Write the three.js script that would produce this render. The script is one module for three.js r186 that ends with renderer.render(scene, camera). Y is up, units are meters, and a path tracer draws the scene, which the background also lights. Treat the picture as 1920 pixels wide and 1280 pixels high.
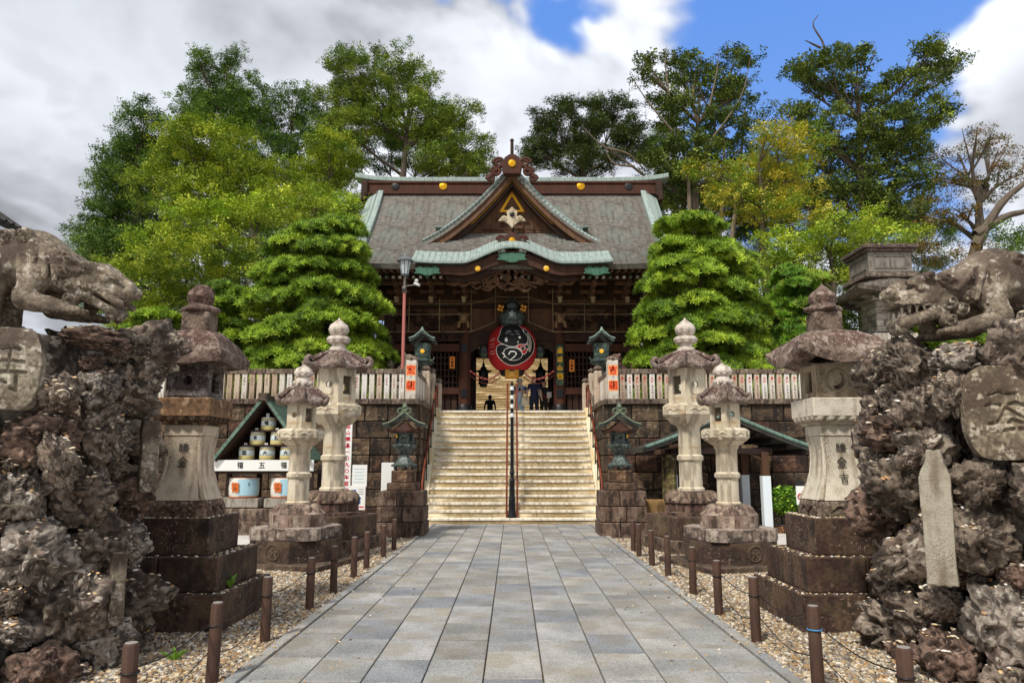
import * as THREE from 'three';
import { mergeGeometries, mergeVertices, toCreasedNormals } from 'three/addons/utils/BufferGeometryUtils.js';
import { RoundedBoxGeometry } from 'three/addons/geometries/RoundedBoxGeometry.js';

// ---------- camera, sky, sun, exposure (metres, y up, the view runs along -z) ----------
const scene = new THREE.Scene();
const camera = new THREE.PerspectiveCamera(49.54, 1.5, 0.1, 900);
camera.position.set(0, 1.6, 0);
camera.lookAt(0, 1.6 + Math.tan(9.33 * Math.PI / 180) * 10, -10);
const renderer = new THREE.WebGLRenderer({ antialias: true });
renderer.toneMapping = THREE.LinearToneMapping;
renderer.toneMappingExposure = 1.22;
renderer.shadowMap.enabled = true;
const SUN_AZ = -32, SUN_EL = 52;                       // degrees: behind the camera to the left, high
const sun = new THREE.DirectionalLight(new THREE.Color(1, 0.955, 0.88), 3.0);
{
  const a = SUN_AZ * Math.PI / 180, e = SUN_EL * Math.PI / 180;
  sun.position.set(Math.sin(a) * Math.cos(e) * 80, Math.sin(e) * 80, Math.cos(a) * Math.cos(e) * 80 - 20);
  sun.target.position.set(0, 0, -20);
  sun.castShadow = true; sun.shadow.radius = 15;
  sun.shadow.mapSize.set(2048, 2048);
  Object.assign(sun.shadow.camera, { left: -45, right: 45, top: 45, bottom: -45, near: 1, far: 220 });
  scene.add(sun, sun.target);
}

// ---------- noise ----------
const hash3 = (x, y, z) => { let h = Math.imul(x, 374761393) + Math.imul(y, 668265263) + Math.imul(z, 1440662683); h = Math.imul(h ^ (h >>> 13), 1274126177); h = Math.imul(h ^ (h >>> 15), 2246822519); return ((h ^ (h >>> 16)) >>> 0) / 4294967296; };
const fade = (t) => t * t * (3 - 2 * t), lerp = (a, b, t) => a + (b - a) * t, clamp = (x, a = 0, b = 1) => Math.min(b, Math.max(a, x));
const sstep = (a, b, x) => { const t = clamp((x - a) / (b - a)); return t * t * (3 - 2 * t); };
function noise3(x, y, z) {
  const i = Math.floor(x), j = Math.floor(y), k = Math.floor(z), u = fade(x - i), v = fade(y - j), w = fade(z - k);
  return lerp(lerp(lerp(hash3(i, j, k), hash3(i + 1, j, k), u), lerp(hash3(i, j + 1, k), hash3(i + 1, j + 1, k), u), v),
    lerp(lerp(hash3(i, j, k + 1), hash3(i + 1, j, k + 1), u), lerp(hash3(i, j + 1, k + 1), hash3(i + 1, j + 1, k + 1), u), v), w);
}
function fbm3(x, y, z, o = 4) { let s = 0, a = 0.5, n = 0; for (let i = 0; i < o; i++) { s += a * noise3(x, y, z); n += a; a *= 0.5; x = x * 2.03 + 17.1; y = y * 2.03 + 3.7; z = z * 2.03 + 9.2; } return s / n; }
function pnoise(x, y, p, q, s) {                       // tiles every p by q cells
  const i = Math.floor(x), j = Math.floor(y), u = fade(x - i), v = fade(y - j), m = (a, b) => ((a % b) + b) % b;
  const a = m(i, p), b = m(i + 1, p), c = m(j, q), d = m(j + 1, q);
  return lerp(lerp(hash3(a, c, s), hash3(b, c, s), u), lerp(hash3(a, d, s), hash3(b, d, s), u), v);
}
function pf(u, v, f, g, s, o = 4) { let r = 0, a = 0.5, n = 0; for (let i = 0; i < o; i++) { r += a * pnoise(u * f, v * g, f, g, s + i * 7); n += a; a *= 0.5; f *= 2; g *= 2; } return r / n; }
function rng(seed) { let s = seed | 0; return () => { s = (s + 0x6d2b79f5) | 0; let t = Math.imul(s ^ (s >>> 15), 1 | s); t = (t + Math.imul(t ^ (t >>> 7), 61 | t)) ^ t; return ((t ^ (t >>> 14)) >>> 0) / 4294967296; }; }

// ---------- the sky: broken cloud with a blue gap ----------
{
  const W = 2048, H = 1024, data = new Float32Array(W * H * 4);
  for (let j = 0; j < H; j++) {
    const up = ((j + 0.5) / H - 0.5) * Math.PI, y = Math.sin(up), cu = Math.cos(up);
    for (let i = 0; i < W; i++) {
      const th = ((i + 0.5) / W - 0.5) * 2 * Math.PI, x = Math.cos(th) * cu, z = Math.sin(th) * cu, o = (j * W + i) * 4;
      const yy = Math.max(y, 0), e = Math.pow(1 - yy, 2.2);
      let r = lerp(0.07, 0.34, e), g = lerp(0.22, 0.52, e), b = lerp(0.66, 0.88, e);
      if (y > -0.02) {
        const k = 1 / (yy + 0.32), px = x * k, pz = z * k;
        const wx = fbm3(px * 2 + 5, pz * 2, 1.5, 3) - 0.5, wz = fbm3(px * 2, pz * 2 + 9, 4.5, 3) - 0.5;
        const big = fbm3(px * 1.15 + 3.3, pz * 1.15 + 1.7, 0.4, 3), det = fbm3(px * 3.4 + wx * 1.2, pz * 3.4 + wz * 1.2, 7.7, 6), fine = fbm3(px * 9 + wx * 2.5, pz * 9 + wz * 2.5, 2.2, 5);
        const az = Math.atan2(x, -z) * 57.3, el = up * 57.3;
        let gap = Math.exp(-(((az - 27) / 9.5) ** 2) - (((el - 31) / 11) ** 2)) * 0.44 + Math.exp(-(((az - 4.5) / 3.5) ** 2) - (((el - 33) / 3) ** 2)) * 0.2;
        gap -= Math.exp(-(((az - 38) / 7) ** 2) - (((el - 21) / 6) ** 2)) * 0.26;
        const wisp = fbm3(px * 24 + wx * 5, pz * 24 + wz * 5, 8.1, 4), d = big * 0.45 + det * 0.55 + (fine - 0.5) * 0.3 + (wisp - 0.5) * 0.12 + 0.125 - gap;
        const cov = sstep(0.41, 0.52, d), thick = sstep(0.50, 0.76, d + (big - 0.5) * 0.3);
        const billow = clamp(0.5 + (det - 0.5) * 2.4 + (fine - 0.5) * 1.9 + (wisp - 0.5) * 0.8);
        let c = lerp(0.88, 0.52, thick) * (0.52 + 0.74 * billow);
        const cr = c * 0.94, cg = c * 0.98, cb = c * 1.07;
        r = lerp(r, cr, cov); g = lerp(g, cg, cov); b = lerp(b, cb, cov);
      } else { const t = sstep(-0.02, -0.2, y); r = lerp(r, 0.24, t); g = lerp(g, 0.24, t); b = lerp(b, 0.22, t); }
      data[o] = r; data[o + 1] = g; data[o + 2] = b; data[o + 3] = 1;
    }
  }
  const t = new THREE.DataTexture(data, W, H, THREE.RGBAFormat, THREE.FloatType);
  t.mapping = THREE.EquirectangularReflectionMapping; t.magFilter = t.minFilter = THREE.LinearFilter; t.needsUpdate = true;
  scene.background = t; scene.environment = t;
}

// ---------- building helpers ----------
const V = (x, y, z) => new THREE.Vector3(x, y, z);
const taken = new Map();
const numbered = (n) => { const k = taken.get(n) ?? 0; taken.set(n, k + 1); return k ? n + '_' + String(k).padStart(3, '0') : n; };
const shade = (m) => { m.castShadow = m.receiveShadow = true; return m; };
function tag(o, label, category, group, kind) { if (label) o.userData.label = label; if (category) o.userData.category = category; if (group) o.userData.group = group; if (kind) o.userData.kind = kind; return o; }
function thing(name, label, category, [x, y, z] = [0, 0, 0], turn = 0, group) {
  const o = new THREE.Group(); o.name = numbered(name); o.position.set(x, y, z); o.rotation.y = turn; scene.add(o);
  return tag(o, label, category, group);
}
function structure(name, label, category) { const o = new THREE.Group(); o.name = numbered(name); scene.add(o); return tag(o, label, category, null, 'structure'); }
function part(name, geo, mat, parent = scene) {
  const m = shade(new THREE.Mesh(Array.isArray(geo) ? merge(geo) : geo, mat)); m.name = parent === scene ? numbered(name) : name; parent.add(m); return m;
}
function copy(o, name, [x, y, z], turn = 0, label) {
  const c = o.clone(); c.name = numbered(name); c.position.set(x, y, z); c.rotation.y = turn; scene.add(c);
  c.userData = { ...o.userData }; if (label) c.userData.label = label; return c;
}
const merge = (a) => { a = a.filter(Boolean).map((g) => { g = g.index ? g.toNonIndexed() : g; for (const k of Object.keys(g.attributes)) if (!['position', 'normal', 'uv'].includes(k)) g.deleteAttribute(k); if (!g.attributes.uv) uvBox(g); return g; }); return a.length === 1 ? a[0] : mergeGeometries(a); };
function uvBox(g, ox = 0, oy = 0) {                     // uv in metres from the face that a triangle points to
  if (g.index) g = g.toNonIndexed();
  const p = g.attributes.position, n = p.count, uv = new Float32Array(n * 2), a = V(), b = V(), c = V();
  for (let i = 0; i < n; i += 3) {
    a.fromBufferAttribute(p, i); b.fromBufferAttribute(p, i + 1); c.fromBufferAttribute(p, i + 2);
    b.sub(a); c.sub(a); b.cross(c); const x = Math.abs(b.x), y = Math.abs(b.y), z = Math.abs(b.z);
    for (let k = i; k < i + 3; k++) {
      const X = p.getX(k), Y = p.getY(k), Z = p.getZ(k);
      if (y >= x && y >= z) { uv[k * 2] = X; uv[k * 2 + 1] = Z; } else if (x >= z) { uv[k * 2] = Z; uv[k * 2 + 1] = Y; } else { uv[k * 2] = X; uv[k * 2 + 1] = Y; }
      uv[k * 2] += ox; uv[k * 2 + 1] += oy;
    }
  }
  g.setAttribute('uv', new THREE.BufferAttribute(uv, 2)); return g;
}
const put = (g, x = 0, y = 0, z = 0, ry = 0, rx = 0, rz = 0) => { if (rx) g.rotateX(rx); if (rz) g.rotateZ(rz); if (ry) g.rotateY(ry); g.translate(x, y, z); return g; };
// a box standing on y, centred on x and z, with rounded edges when r > 0
const box = (w, h, d, x = 0, y = 0, z = 0, r = 0) => uvBox((r ? new RoundedBoxGeometry(w, h, d, 1, Math.min(r, w / 2.2, h / 2.2, d / 2.2)) : new THREE.BoxGeometry(w, h, d)).translate(x, y + h / 2, z));
const crease = (g, a = 0.7) => toCreasedNormals(g, a);
const turned = (pts, n = 24, sharp = 0.7) => uvBox(crease(new THREE.LatheGeometry(pts.map(([r, y]) => new THREE.Vector2(r, y)), n), sharp));
// n-sided turned form: radii are to the middle of a side; a side faces +z
const sided = (pts, n, sharp = 0.5) => uvBox(crease(new THREE.LatheGeometry(pts.map(([r, y]) => new THREE.Vector2(r / Math.cos(Math.PI / n), y)), n).rotateY(Math.PI / n), sharp));
const shape2 = (pts, holes = []) => { const s = new THREE.Shape(pts.map(([x, y]) => new THREE.Vector2(x, y))); for (const h of holes) s.holes.push(h instanceof THREE.Path ? h : new THREE.Path(h.map(([x, y]) => new THREE.Vector2(x, y)))); return s; };
const slab = (pts, d, bevel = 0, holes) => uvBox(new THREE.ExtrudeGeometry(shape2(pts, holes), { depth: d, bevelEnabled: bevel > 0, bevelThickness: bevel, bevelSize: bevel, bevelSegments: 1, curveSegments: 20 }));
const ring = (x, y, r) => { const p = new THREE.Path(); p.absarc(x, y, r, 0, Math.PI * 2); return p; };
const curve = (pts) => new THREE.CatmullRomCurve3(pts.map((p) => V(...p)));
const tube = (pts, r, n = 16, k = 6) => uvBox(new THREE.TubeGeometry(curve(pts), n, r, k));
const bar = (a, b, r, k = 6, r2 = r) => { const A = V(...a), B = V(...b), g = new THREE.CylinderGeometry(r2, r, A.distanceTo(B), k); g.applyQuaternion(new THREE.Quaternion().setFromUnitVectors(V(0, 1, 0), B.clone().sub(A).normalize())); g.translate((A.x + B.x) / 2, (A.y + B.y) / 2, (A.z + B.z) / 2); return uvBox(g); };
function limb(pts, radii, k = 7) {                      // a tapering tube through points
  const c = curve(pts), n = pts.length * 4, g = new THREE.TubeGeometry(c, n, 1, k), p = g.attributes.position, a = V();
  for (let i = 0; i <= n; i++) {
    const t = i / n, q = c.getPointAt(t), f = t * (radii.length - 1), m = Math.min(Math.floor(f), radii.length - 2), r = lerp(radii[m], radii[m + 1], f - m);
    for (let j = 0; j <= k; j++) { const o = i * (k + 1) + j; a.fromBufferAttribute(p, o).sub(q).multiplyScalar(r * (0.9 + 0.2 * hash3(i, j % k, 3))).add(q); p.setXYZ(o, a.x, a.y, a.z); }
  }
  const u = g.attributes.uv; const L = c.getLength(); for (let i = 0; i < u.count; i++) u.setXY(i, u.getY(i) * radii[0] * 6, u.getX(i) * L);
  g.computeVertexNormals(); return g;
}
function grid(nu, nv, fn, uvScale) {                    // a sheet from fn(u, v) -> [x, y, z]; uv in metres
  const pos = [], uv = [], idx = [];
  for (let j = 0; j <= nv; j++) for (let i = 0; i <= nu; i++) { const p = fn(i / nu, j / nv); pos.push(p[0], p[1], p[2]); uv.push(p[3] ?? i / nu, p[4] ?? j / nv); }
  for (let j = 0; j < nv; j++) for (let i = 0; i < nu; i++) { const a = j * (nu + 1) + i, b = a + 1, c = a + nu + 1, d = c + 1; idx.push(a, b, d, a, d, c); }
  const g = new THREE.BufferGeometry(); g.setAttribute('position', new THREE.Float32BufferAttribute(pos, 3)); g.setAttribute('uv', new THREE.Float32BufferAttribute(uv, 2)); g.setIndex(idx); g.computeVertexNormals(); return g;
}
// surface nets: a smooth mesh of the zero level of a signed distance
function sculpt(f, lo, hi, cell) {
  const n = [0, 1, 2].map((i) => Math.ceil((hi[i] - lo[i]) / cell) + 1), [nx, ny, nz] = n, val = new Float32Array(nx * ny * nz), at = (i, j, k) => (k * ny + j) * nx + i;
  const B = 6, far = cell * B * 0.87 * 1.35 + 0.02;       // blocks that lie far from the surface are filled in one go
  for (let K = 0; K < nz; K += B) for (let Jb = 0; Jb < ny; Jb += B) for (let I = 0; I < nx; I += B) {
    const h = (B - 1) / 2, c = f(lo[0] + (I + h) * cell, lo[1] + (Jb + h) * cell, lo[2] + (K + h) * cell), skip = Math.abs(c) > far;
    for (let k = K; k < Math.min(K + B, nz); k++) for (let j = Jb; j < Math.min(Jb + B, ny); j++) for (let i = I; i < Math.min(I + B, nx); i++) val[at(i, j, k)] = skip ? c : f(lo[0] + i * cell, lo[1] + j * cell, lo[2] + k * cell);
  }
  const id = new Int32Array(nx * ny * nz).fill(-1), pos = [], idx = [];
  const C = [[0, 0, 0], [1, 0, 0], [0, 1, 0], [1, 1, 0], [0, 0, 1], [1, 0, 1], [0, 1, 1], [1, 1, 1]], E = [[0, 1], [2, 3], [4, 5], [6, 7], [0, 2], [1, 3], [4, 6], [5, 7], [0, 4], [1, 5], [2, 6], [3, 7]];
  for (let k = 0; k < nz - 1; k++) for (let j = 0; j < ny - 1; j++) for (let i = 0; i < nx - 1; i++) {
    const v = C.map((c) => val[at(i + c[0], j + c[1], k + c[2])]); let m = 0; for (let q = 0; q < 8; q++) if (v[q] < 0) m |= 1 << q;
    if (m === 0 || m === 255) continue;
    let x = 0, y = 0, z = 0, w = 0;
    for (const [a, b] of E) if ((v[a] < 0) !== (v[b] < 0)) { const t = v[a] / (v[a] - v[b]); x += lerp(C[a][0], C[b][0], t); y += lerp(C[a][1], C[b][1], t); z += lerp(C[a][2], C[b][2], t); w++; }
    id[at(i, j, k)] = pos.length / 3; pos.push(lo[0] + (i + x / w) * cell, lo[1] + (j + y / w) * cell, lo[2] + (k + z / w) * cell);
  }
  const quad = (a, b, c, d, flip) => { if (a < 0 || b < 0 || c < 0 || d < 0) return; flip ? idx.push(a, c, b, a, d, c) : idx.push(a, b, c, a, c, d); };
  for (let k = 1; k < nz - 1; k++) for (let j = 1; j < ny - 1; j++) for (let i = 1; i < nx - 1; i++) {
    const s = val[at(i, j, k)] < 0;
    if (s !== val[at(i + 1, j, k)] < 0) quad(id[at(i, j - 1, k - 1)], id[at(i, j, k - 1)], id[at(i, j, k)], id[at(i, j - 1, k)], !s);
    if (s !== val[at(i, j + 1, k)] < 0) quad(id[at(i - 1, j, k - 1)], id[at(i - 1, j, k)], id[at(i, j, k)], id[at(i, j, k - 1)], !s);
    if (s !== val[at(i, j, k + 1)] < 0) quad(id[at(i - 1, j - 1, k)], id[at(i, j - 1, k)], id[at(i, j, k)], id[at(i - 1, j, k)], !s);
  }
  const g = new THREE.BufferGeometry(); g.setAttribute('position', new THREE.Float32BufferAttribute(pos, 3)); g.setIndex(idx); g.computeVertexNormals(); return g;
}
const smin = (a, b, k) => { const h = clamp(0.5 + 0.5 * (b - a) / k); return lerp(b, a, h) - k * h * (1 - h); };
const sdCap = (x, y, z, a, b, ra, rb = ra) => { const bx = b[0] - a[0], by = b[1] - a[1], bz = b[2] - a[2], px = x - a[0], py = y - a[1], pz = z - a[2], t = clamp((px * bx + py * by + pz * bz) / (bx * bx + by * by + bz * bz)); return Math.hypot(px - bx * t, py - by * t, pz - bz * t) - lerp(ra, rb, t); };
const sdEll = (x, y, z, c, r) => { const a = (x - c[0]) / r[0], b = (y - c[1]) / r[1], d = (z - c[2]) / r[2], k = Math.hypot(a, b, d), k2 = Math.hypot(a / r[0], b / r[1], d / r[2]); return k2 ? k * (k - 1) / k2 : -Math.min(...r); };

// ---------- materials ----------
function tex(n, fn, metres, srgb = true, m = n) {
  const d = new Uint8Array(n * m * 4);
  for (let j = 0; j < m; j++) for (let i = 0; i < n; i++) { const c = fn((i + 0.5) / n, (j + 0.5) / m), o = (j * n + i) * 4; for (let k = 0; k < 3; k++) d[o + k] = clamp(c[k]) * 255; d[o + 3] = 255; }
  const t = new THREE.DataTexture(d, n, m); t.wrapS = t.wrapT = THREE.RepeatWrapping; t.magFilter = THREE.LinearFilter; t.minFilter = THREE.LinearMipmapLinearFilter; t.generateMipmaps = true;
  if (srgb) t.colorSpace = THREE.SRGBColorSpace; if (metres) t.repeat.set(1 / metres, 1 / (Array.isArray(metres) ? metres[1] : metres)); t.needsUpdate = true; return t;
}
const mix3 = (a, b, t) => [lerp(a[0], b[0], t), lerp(a[1], b[1], t), lerp(a[2], b[2], t)];
const rgb = (h) => [(h >> 16 & 255) / 255, (h >> 8 & 255) / 255, (h & 255) / 255];
// colour and relief together: fn(u, v) -> [colour, height]
function surf(n, metres, fn, { rough = 0.9, bump = 0.01, metal = 0, color = 0xffffff } = {}) {
  const h = new Uint8Array(n * n * 4), map = tex(n, (u, v) => { const [c, z] = fn(u, v), i = Math.floor(u * n), j = Math.floor(v * n), o = (j * n + i) * 4; h[o] = h[o + 1] = h[o + 2] = clamp(z) * 255; h[o + 3] = 255; return c; }, metres);
  const b = new THREE.DataTexture(h, n, n); b.wrapS = b.wrapT = THREE.RepeatWrapping; b.magFilter = THREE.LinearFilter; b.repeat.set(1 / metres, 1 / metres); b.needsUpdate = true;
  return new THREE.MeshStandardMaterial({ map, bumpMap: b, bumpScale: bump, roughness: rough, metalness: metal, color });
}
const tint = (m, hex) => { const c = m.clone(); c.color.set(hex); return c; };
const plain = (hex, rough = 0.7, metal = 0) => new THREE.MeshStandardMaterial({ color: hex, roughness: rough, metalness: metal });
const M = {};
{
  const speck = (u, v, f, s) => pnoise(u * f, v * f, f, f, s);
  M.granite = surf(512, 1.1, (u, v) => { const a = pf(u, v, 4, 4, 1), b = speck(u, v, 190, 3), c = speck(u, v, 110, 9), t = clamp(0.5 + (a - 0.5) * 0.7 + (b - 0.5) * 0.62 + (c - 0.5) * 0.4); const stain = sstep(0.52, 0.7, pf(u, v, 3, 3, 77, 5)); return [mix3(mix3(rgb(0x94979b), rgb(0xf2f2f1), t), rgb(0xb5a88f), stain * 0.35), b * 0.5 + a * 0.5]; }, { rough: 0.78, bump: 0.003 });
  M.lava = surf(512, 0.9, (u, v) => { const a = pf(u, v, 5, 5, 11, 6), b = pf(u, v, 22, 22, 31, 4), p = pf(u, v, 46, 46, 5, 2), l = sstep(0.60, 0.70, pf(u, v, 9, 9, 61, 5)) * sstep(0.42, 0.62, p); let c = mix3(rgb(0x3c342d), rgb(0xa3978a), sstep(0.3, 0.7, a * 0.5 + b * 0.5)); c = mix3(c, rgb(0x6a4f43), sstep(0.58, 0.74, pf(u, v, 4, 4, 90, 3)) * 0.35); c = mix3(c, rgb(0xd2ccbe), l * 0.75); return [c, a * 0.35 + b * 0.45 + p * 0.3]; }, { rough: 0.95, bump: 0.03 });
  M.lichen = surf(512, 0.8, (u, v) => { const a = pf(u, v, 4, 4, 21, 6), b = pf(u, v, 30, 30, 41, 4), l = sstep(0.56, 0.66, pf(u, v, 10, 10, 71, 6) * 0.7 + b * 0.3), s = sstep(0.62, 0.72, pf(u, v, 40, 40, 75, 2)), g = speck(u, v, 160, 76); let c = mix3(rgb(0x594c44), rgb(0x9c8e83), sstep(0.3, 0.7, a * 0.5 + b * 0.5)); c = mix3(c, rgb(0x6e4c45), sstep(0.45, 0.68, pf(u, v, 3, 3, 93, 5)) * 0.5); c = mix3(c, rgb(0xd9d4cd), Math.max(l * 0.6, s * 0.45)); c = mix3(c, rgb(0x3a312c), sstep(0.8, 0.95, g) * 0.4); return [c, a * 0.3 + b * 0.5 + g * 0.2]; }, { rough: 0.92, bump: 0.012 });
  M.lion = surf(512, 0.7, (u, v) => { const a = pf(u, v, 4, 4, 121, 6), b = pf(u, v, 34, 34, 141, 4), l = sstep(0.57, 0.66, pf(u, v, 9, 9, 171, 6) * 0.75 + b * 0.25), g = speck(u, v, 150, 176); let c = mix3(rgb(0x62584d), rgb(0xa79e8e), sstep(0.32, 0.68, a * 0.55 + b * 0.45)); c = mix3(c, rgb(0x4b3b35), sstep(0.48, 0.66, pf(u, v, 3, 3, 193, 5)) * 0.55); c = mix3(c, rgb(0xe0dcd6), l * 0.7); c = mix3(c, rgb(0x39312a), sstep(0.82, 0.95, g) * 0.35); return [c, a * 0.3 + b * 0.5 + g * 0.2]; }, { rough: 0.9, bump: 0.008 });
  M.cream = surf(512, 0.9, (u, v) => { const a = pf(u, v, 3, 3, 31, 5), b = speck(u, v, 150, 32), c = speck(u, v, 70, 33), o = sstep(0.5, 0.72, pf(u, v, 2, 5, 34, 4)); let k = mix3(rgb(0xb3a284), rgb(0xe8dec8), clamp(a * 0.7 + b * 0.35)); k = mix3(k, rgb(0xa67f50), o * 0.5); k = mix3(k, rgb(0x7d7060), sstep(0.5, 0.72, pf(u, v, 14, 3, 35, 5)) * 0.55); k = mix3(k, rgb(0x6d5c48), sstep(0.84, 0.93, b) * 0.6 + sstep(0.86, 0.93, c) * 0.4); return [k, a * 0.4 + b * 0.5]; }, { rough: 0.88, bump: 0.004 });
  M.grime = surf(512, 1.0, (u, v) => { const d = pf(u, v, 20, 4, 51, 5), a = pf(u, v, 5, 5, 52, 6), b = speck(u, v, 140, 53), f = pf(u, v, 40, 40, 55, 3); let k = mix3(rgb(0xd2c8bb), rgb(0x9c8a79), a); k = mix3(k, rgb(0x3a2f29), sstep(0.44, 0.68, d * 0.4 + a * 0.4 + f * 0.2) * 0.85); k = mix3(k, rgb(0x60453e), sstep(0.5, 0.75, pf(u, v, 5, 5, 54, 5)) * 0.45); k = mix3(k, rgb(0x2d2521), sstep(0.82, 0.95, b) * 0.4); return [k, a * 0.4 + b * 0.3 + f * 0.3]; }, { rough: 0.9, bump: 0.006 });
  M.plinth = surf(512, 1.2, (u, v) => { const d = pf(u, v, 16, 4, 151, 5), a = pf(u, v, 6, 6, 152, 6), f = pf(u, v, 44, 44, 158, 3), s = sstep(0.70, 0.80, pf(u, v, 60, 60, 155, 2)) * sstep(0.42, 0.6, pf(u, v, 5, 5, 157, 3)); let k = mix3(rgb(0x3a322b), rgb(0x94836f), sstep(0.28, 0.75, a * 0.4 + d * 0.35 + f * 0.25)); k = mix3(k, rgb(0x4f3430), sstep(0.48, 0.7, pf(u, v, 4, 3, 154, 5)) * 0.5); k = mix3(k, rgb(0xc2b8aa), s * 0.8); k = mix3(k, rgb(0x8d8a68), sstep(0.5, 0.72, pf(u, v, 6, 6, 156, 5)) * 0.45); return [k, a * 0.4 + f * 0.4 + s * 0.2]; }, { rough: 0.9, bump: 0.012 });
  M.wall = surf(512, 1.3, (u, v) => { const a = pf(u, v, 5, 5, 61, 5), b = pf(u, v, 28, 28, 62, 3), d = pf(u, v, 10, 3, 63, 4), s = sstep(0.73, 0.78, pf(u, v, 20, 20, 65, 2)); let k = mix3(rgb(0x584a3d), rgb(0xa9937c), sstep(0.3, 0.7, a * 0.6 + b * 0.4)); k = mix3(k, rgb(0x2e2621), sstep(0.5, 0.68, d) * 0.6); k = mix3(k, rgb(0xdad2c4), s * 0.6); return [k, a * 0.5 + b * 0.5]; }, { rough: 0.92, bump: 0.02 });
  M.pillar = surf(512, 0.8, (u, v) => { const a = pf(u, v, 4, 3, 261, 5), b = speck(u, v, 120, 262), d = pf(u, v, 12, 2, 263, 4); let k = mix3(rgb(0x9d9488), rgb(0xe6e1d8), sstep(0.3, 0.65, a * 0.7 + b * 0.3)); k = mix3(k, rgb(0x7a6a58), sstep(0.5, 0.75, d * 0.6 + pf(u, v, 7, 6, 264, 5) * 0.4) * 0.55); return [k, a * 0.5 + b * 0.5]; }, { rough: 0.9, bump: 0.006 });
  M.wood = surf(512, 0.9, (u, v) => { const a = pf(u, v, 40, 3, 81, 4), b = pf(u, v, 6, 2, 82, 4); return [mix3(rgb(0x3c2618), rgb(0x86603f), clamp(a * 0.6 + b * 0.5 - 0.05)), a]; }, { rough: 0.8, bump: 0.004 });
  M.roof = surf(512, 2.2, (u, v) => { const a = pf(u, v, 6, 4, 91, 5), row = pf(u, v, 18, 48, 92, 3), d = pf(u, v, 26, 2, 93, 4); let k = mix3(rgb(0x4d4842), rgb(0x9c958a), clamp(row * 0.8 + a * 0.35 - 0.08)); k = mix3(k, rgb(0x7d8f86), sstep(0.48, 0.70, pf(u, v, 5, 3, 94, 6)) * 0.35); k = mix3(k, rgb(0x4e3f35), sstep(0.55, 0.72, d) * 0.45); return [k, row]; }, { rough: 0.62, bump: 0.006 });
  M.verdigris = surf(512, 1.0, (u, v) => { const a = pf(u, v, 5, 5, 101, 5), d = pf(u, v, 20, 3, 102, 4), b = pf(u, v, 40, 40, 103, 2); let k = mix3(rgb(0x7a8a83), rgb(0xb8c4bd), clamp(a * 0.6 + d * 0.45)); k = mix3(k, rgb(0x5a6a62), sstep(0.5, 0.72, d) * 0.6); return [k, a * 0.5 + b * 0.5]; }, { rough: 0.7, bump: 0.003 });
  M.bronze = surf(256, 0.5, (u, v) => { const a = pf(u, v, 5, 5, 111, 5), b = pf(u, v, 30, 30, 112, 3); let k = mix3(rgb(0x2e3331), rgb(0x66706a), sstep(0.3, 0.72, a * 0.6 + b * 0.4)); k = mix3(k, rgb(0xa9c4ba), sstep(0.62, 0.74, b) * 0.5); return [k, a * 0.4 + b * 0.6]; }, { rough: 0.55, bump: 0.006, metal: 0.25 });
  M.paving = surf(512, 3.1, (u, v) => { const a = pf(u, v, 5, 5, 201, 5), b = speck(u, v, 170, 202); return [mix3(rgb(0xb2aca2), rgb(0xe2ded6), clamp(a * 0.7 + b * 0.4 - 0.05)), b]; }, { rough: 0.9, bump: 0.003 });
  M.earth = surf(512, 1.7, (u, v) => { const a = pf(u, v, 5, 5, 211, 5), b = pf(u, v, 60, 60, 212, 2); return [mix3(rgb(0x5a4632), rgb(0xb79a70), clamp(a * 0.5 + b * 0.6 - 0.05)), b]; }, { rough: 0.95, bump: 0.015 });
  M.bark = surf(256, 1.2, (u, v) => { const a = pf(u, v, 26, 4, 221, 4), b = pf(u, v, 5, 4, 222, 4); return [mix3(rgb(0x3a2f26), rgb(0x8f8270), clamp(a * 0.7 + b * 0.5 - 0.15)), a]; }, { rough: 0.95, bump: 0.03 });
  M.barkPale = tint(M.bark, 0xffffff); M.barkPale.color.setRGB(1.6, 1.55, 1.45);
  M.post = surf(256, 0.5, (u, v) => { const a = pf(u, v, 20, 3, 231, 4), b = pf(u, v, 4, 4, 232, 3); return [mix3(rgb(0x2a1a13), rgb(0x6b4a36), clamp(a * 0.7 + b * 0.4 - 0.05)), a]; }, { rough: 0.75, bump: 0.004 });
  M.stair = surf(512, [1.5][0], (u, v) => { const a = pf(u, v, 6, 4, 241, 5), d = pf(u, v, 40, 3, 242, 4), b = speck(u, v, 150, 243); let k = mix3(rgb(0xefe3c4), rgb(0xd8bf8d), sstep(0.35, 0.7, a)); k = mix3(k, rgb(0x6a5836), sstep(0.56, 0.8, d * 0.7 + b * 0.3) * 0.7); return [k, a * 0.5 + b * 0.5]; }, { rough: 0.9, bump: 0.004 });
  M.darkWood = tint(M.wood, 0x8f7a6c); M.redWood = tint(M.wood, 0xc0937a); M.black = plain(0x111111, 0.45); M.gold = plain(0xe0a526, 0.35, 0.85); M.goldPaint = plain(0xf0b92e, 0.45);
  M.white = plain(0xe9e9e4, 0.6); M.red = plain(0xb51a1c, 0.6); M.orange = plain(0xe8641f, 0.65); M.teal = M.verdigris; M.greenBronze = M.bronze;
  M.iron = plain(0x1b1c20, 0.5, 0.4); M.rust = plain(0x7a3517, 0.55, 0.2); M.lavaDark = M.lava;
}

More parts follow.
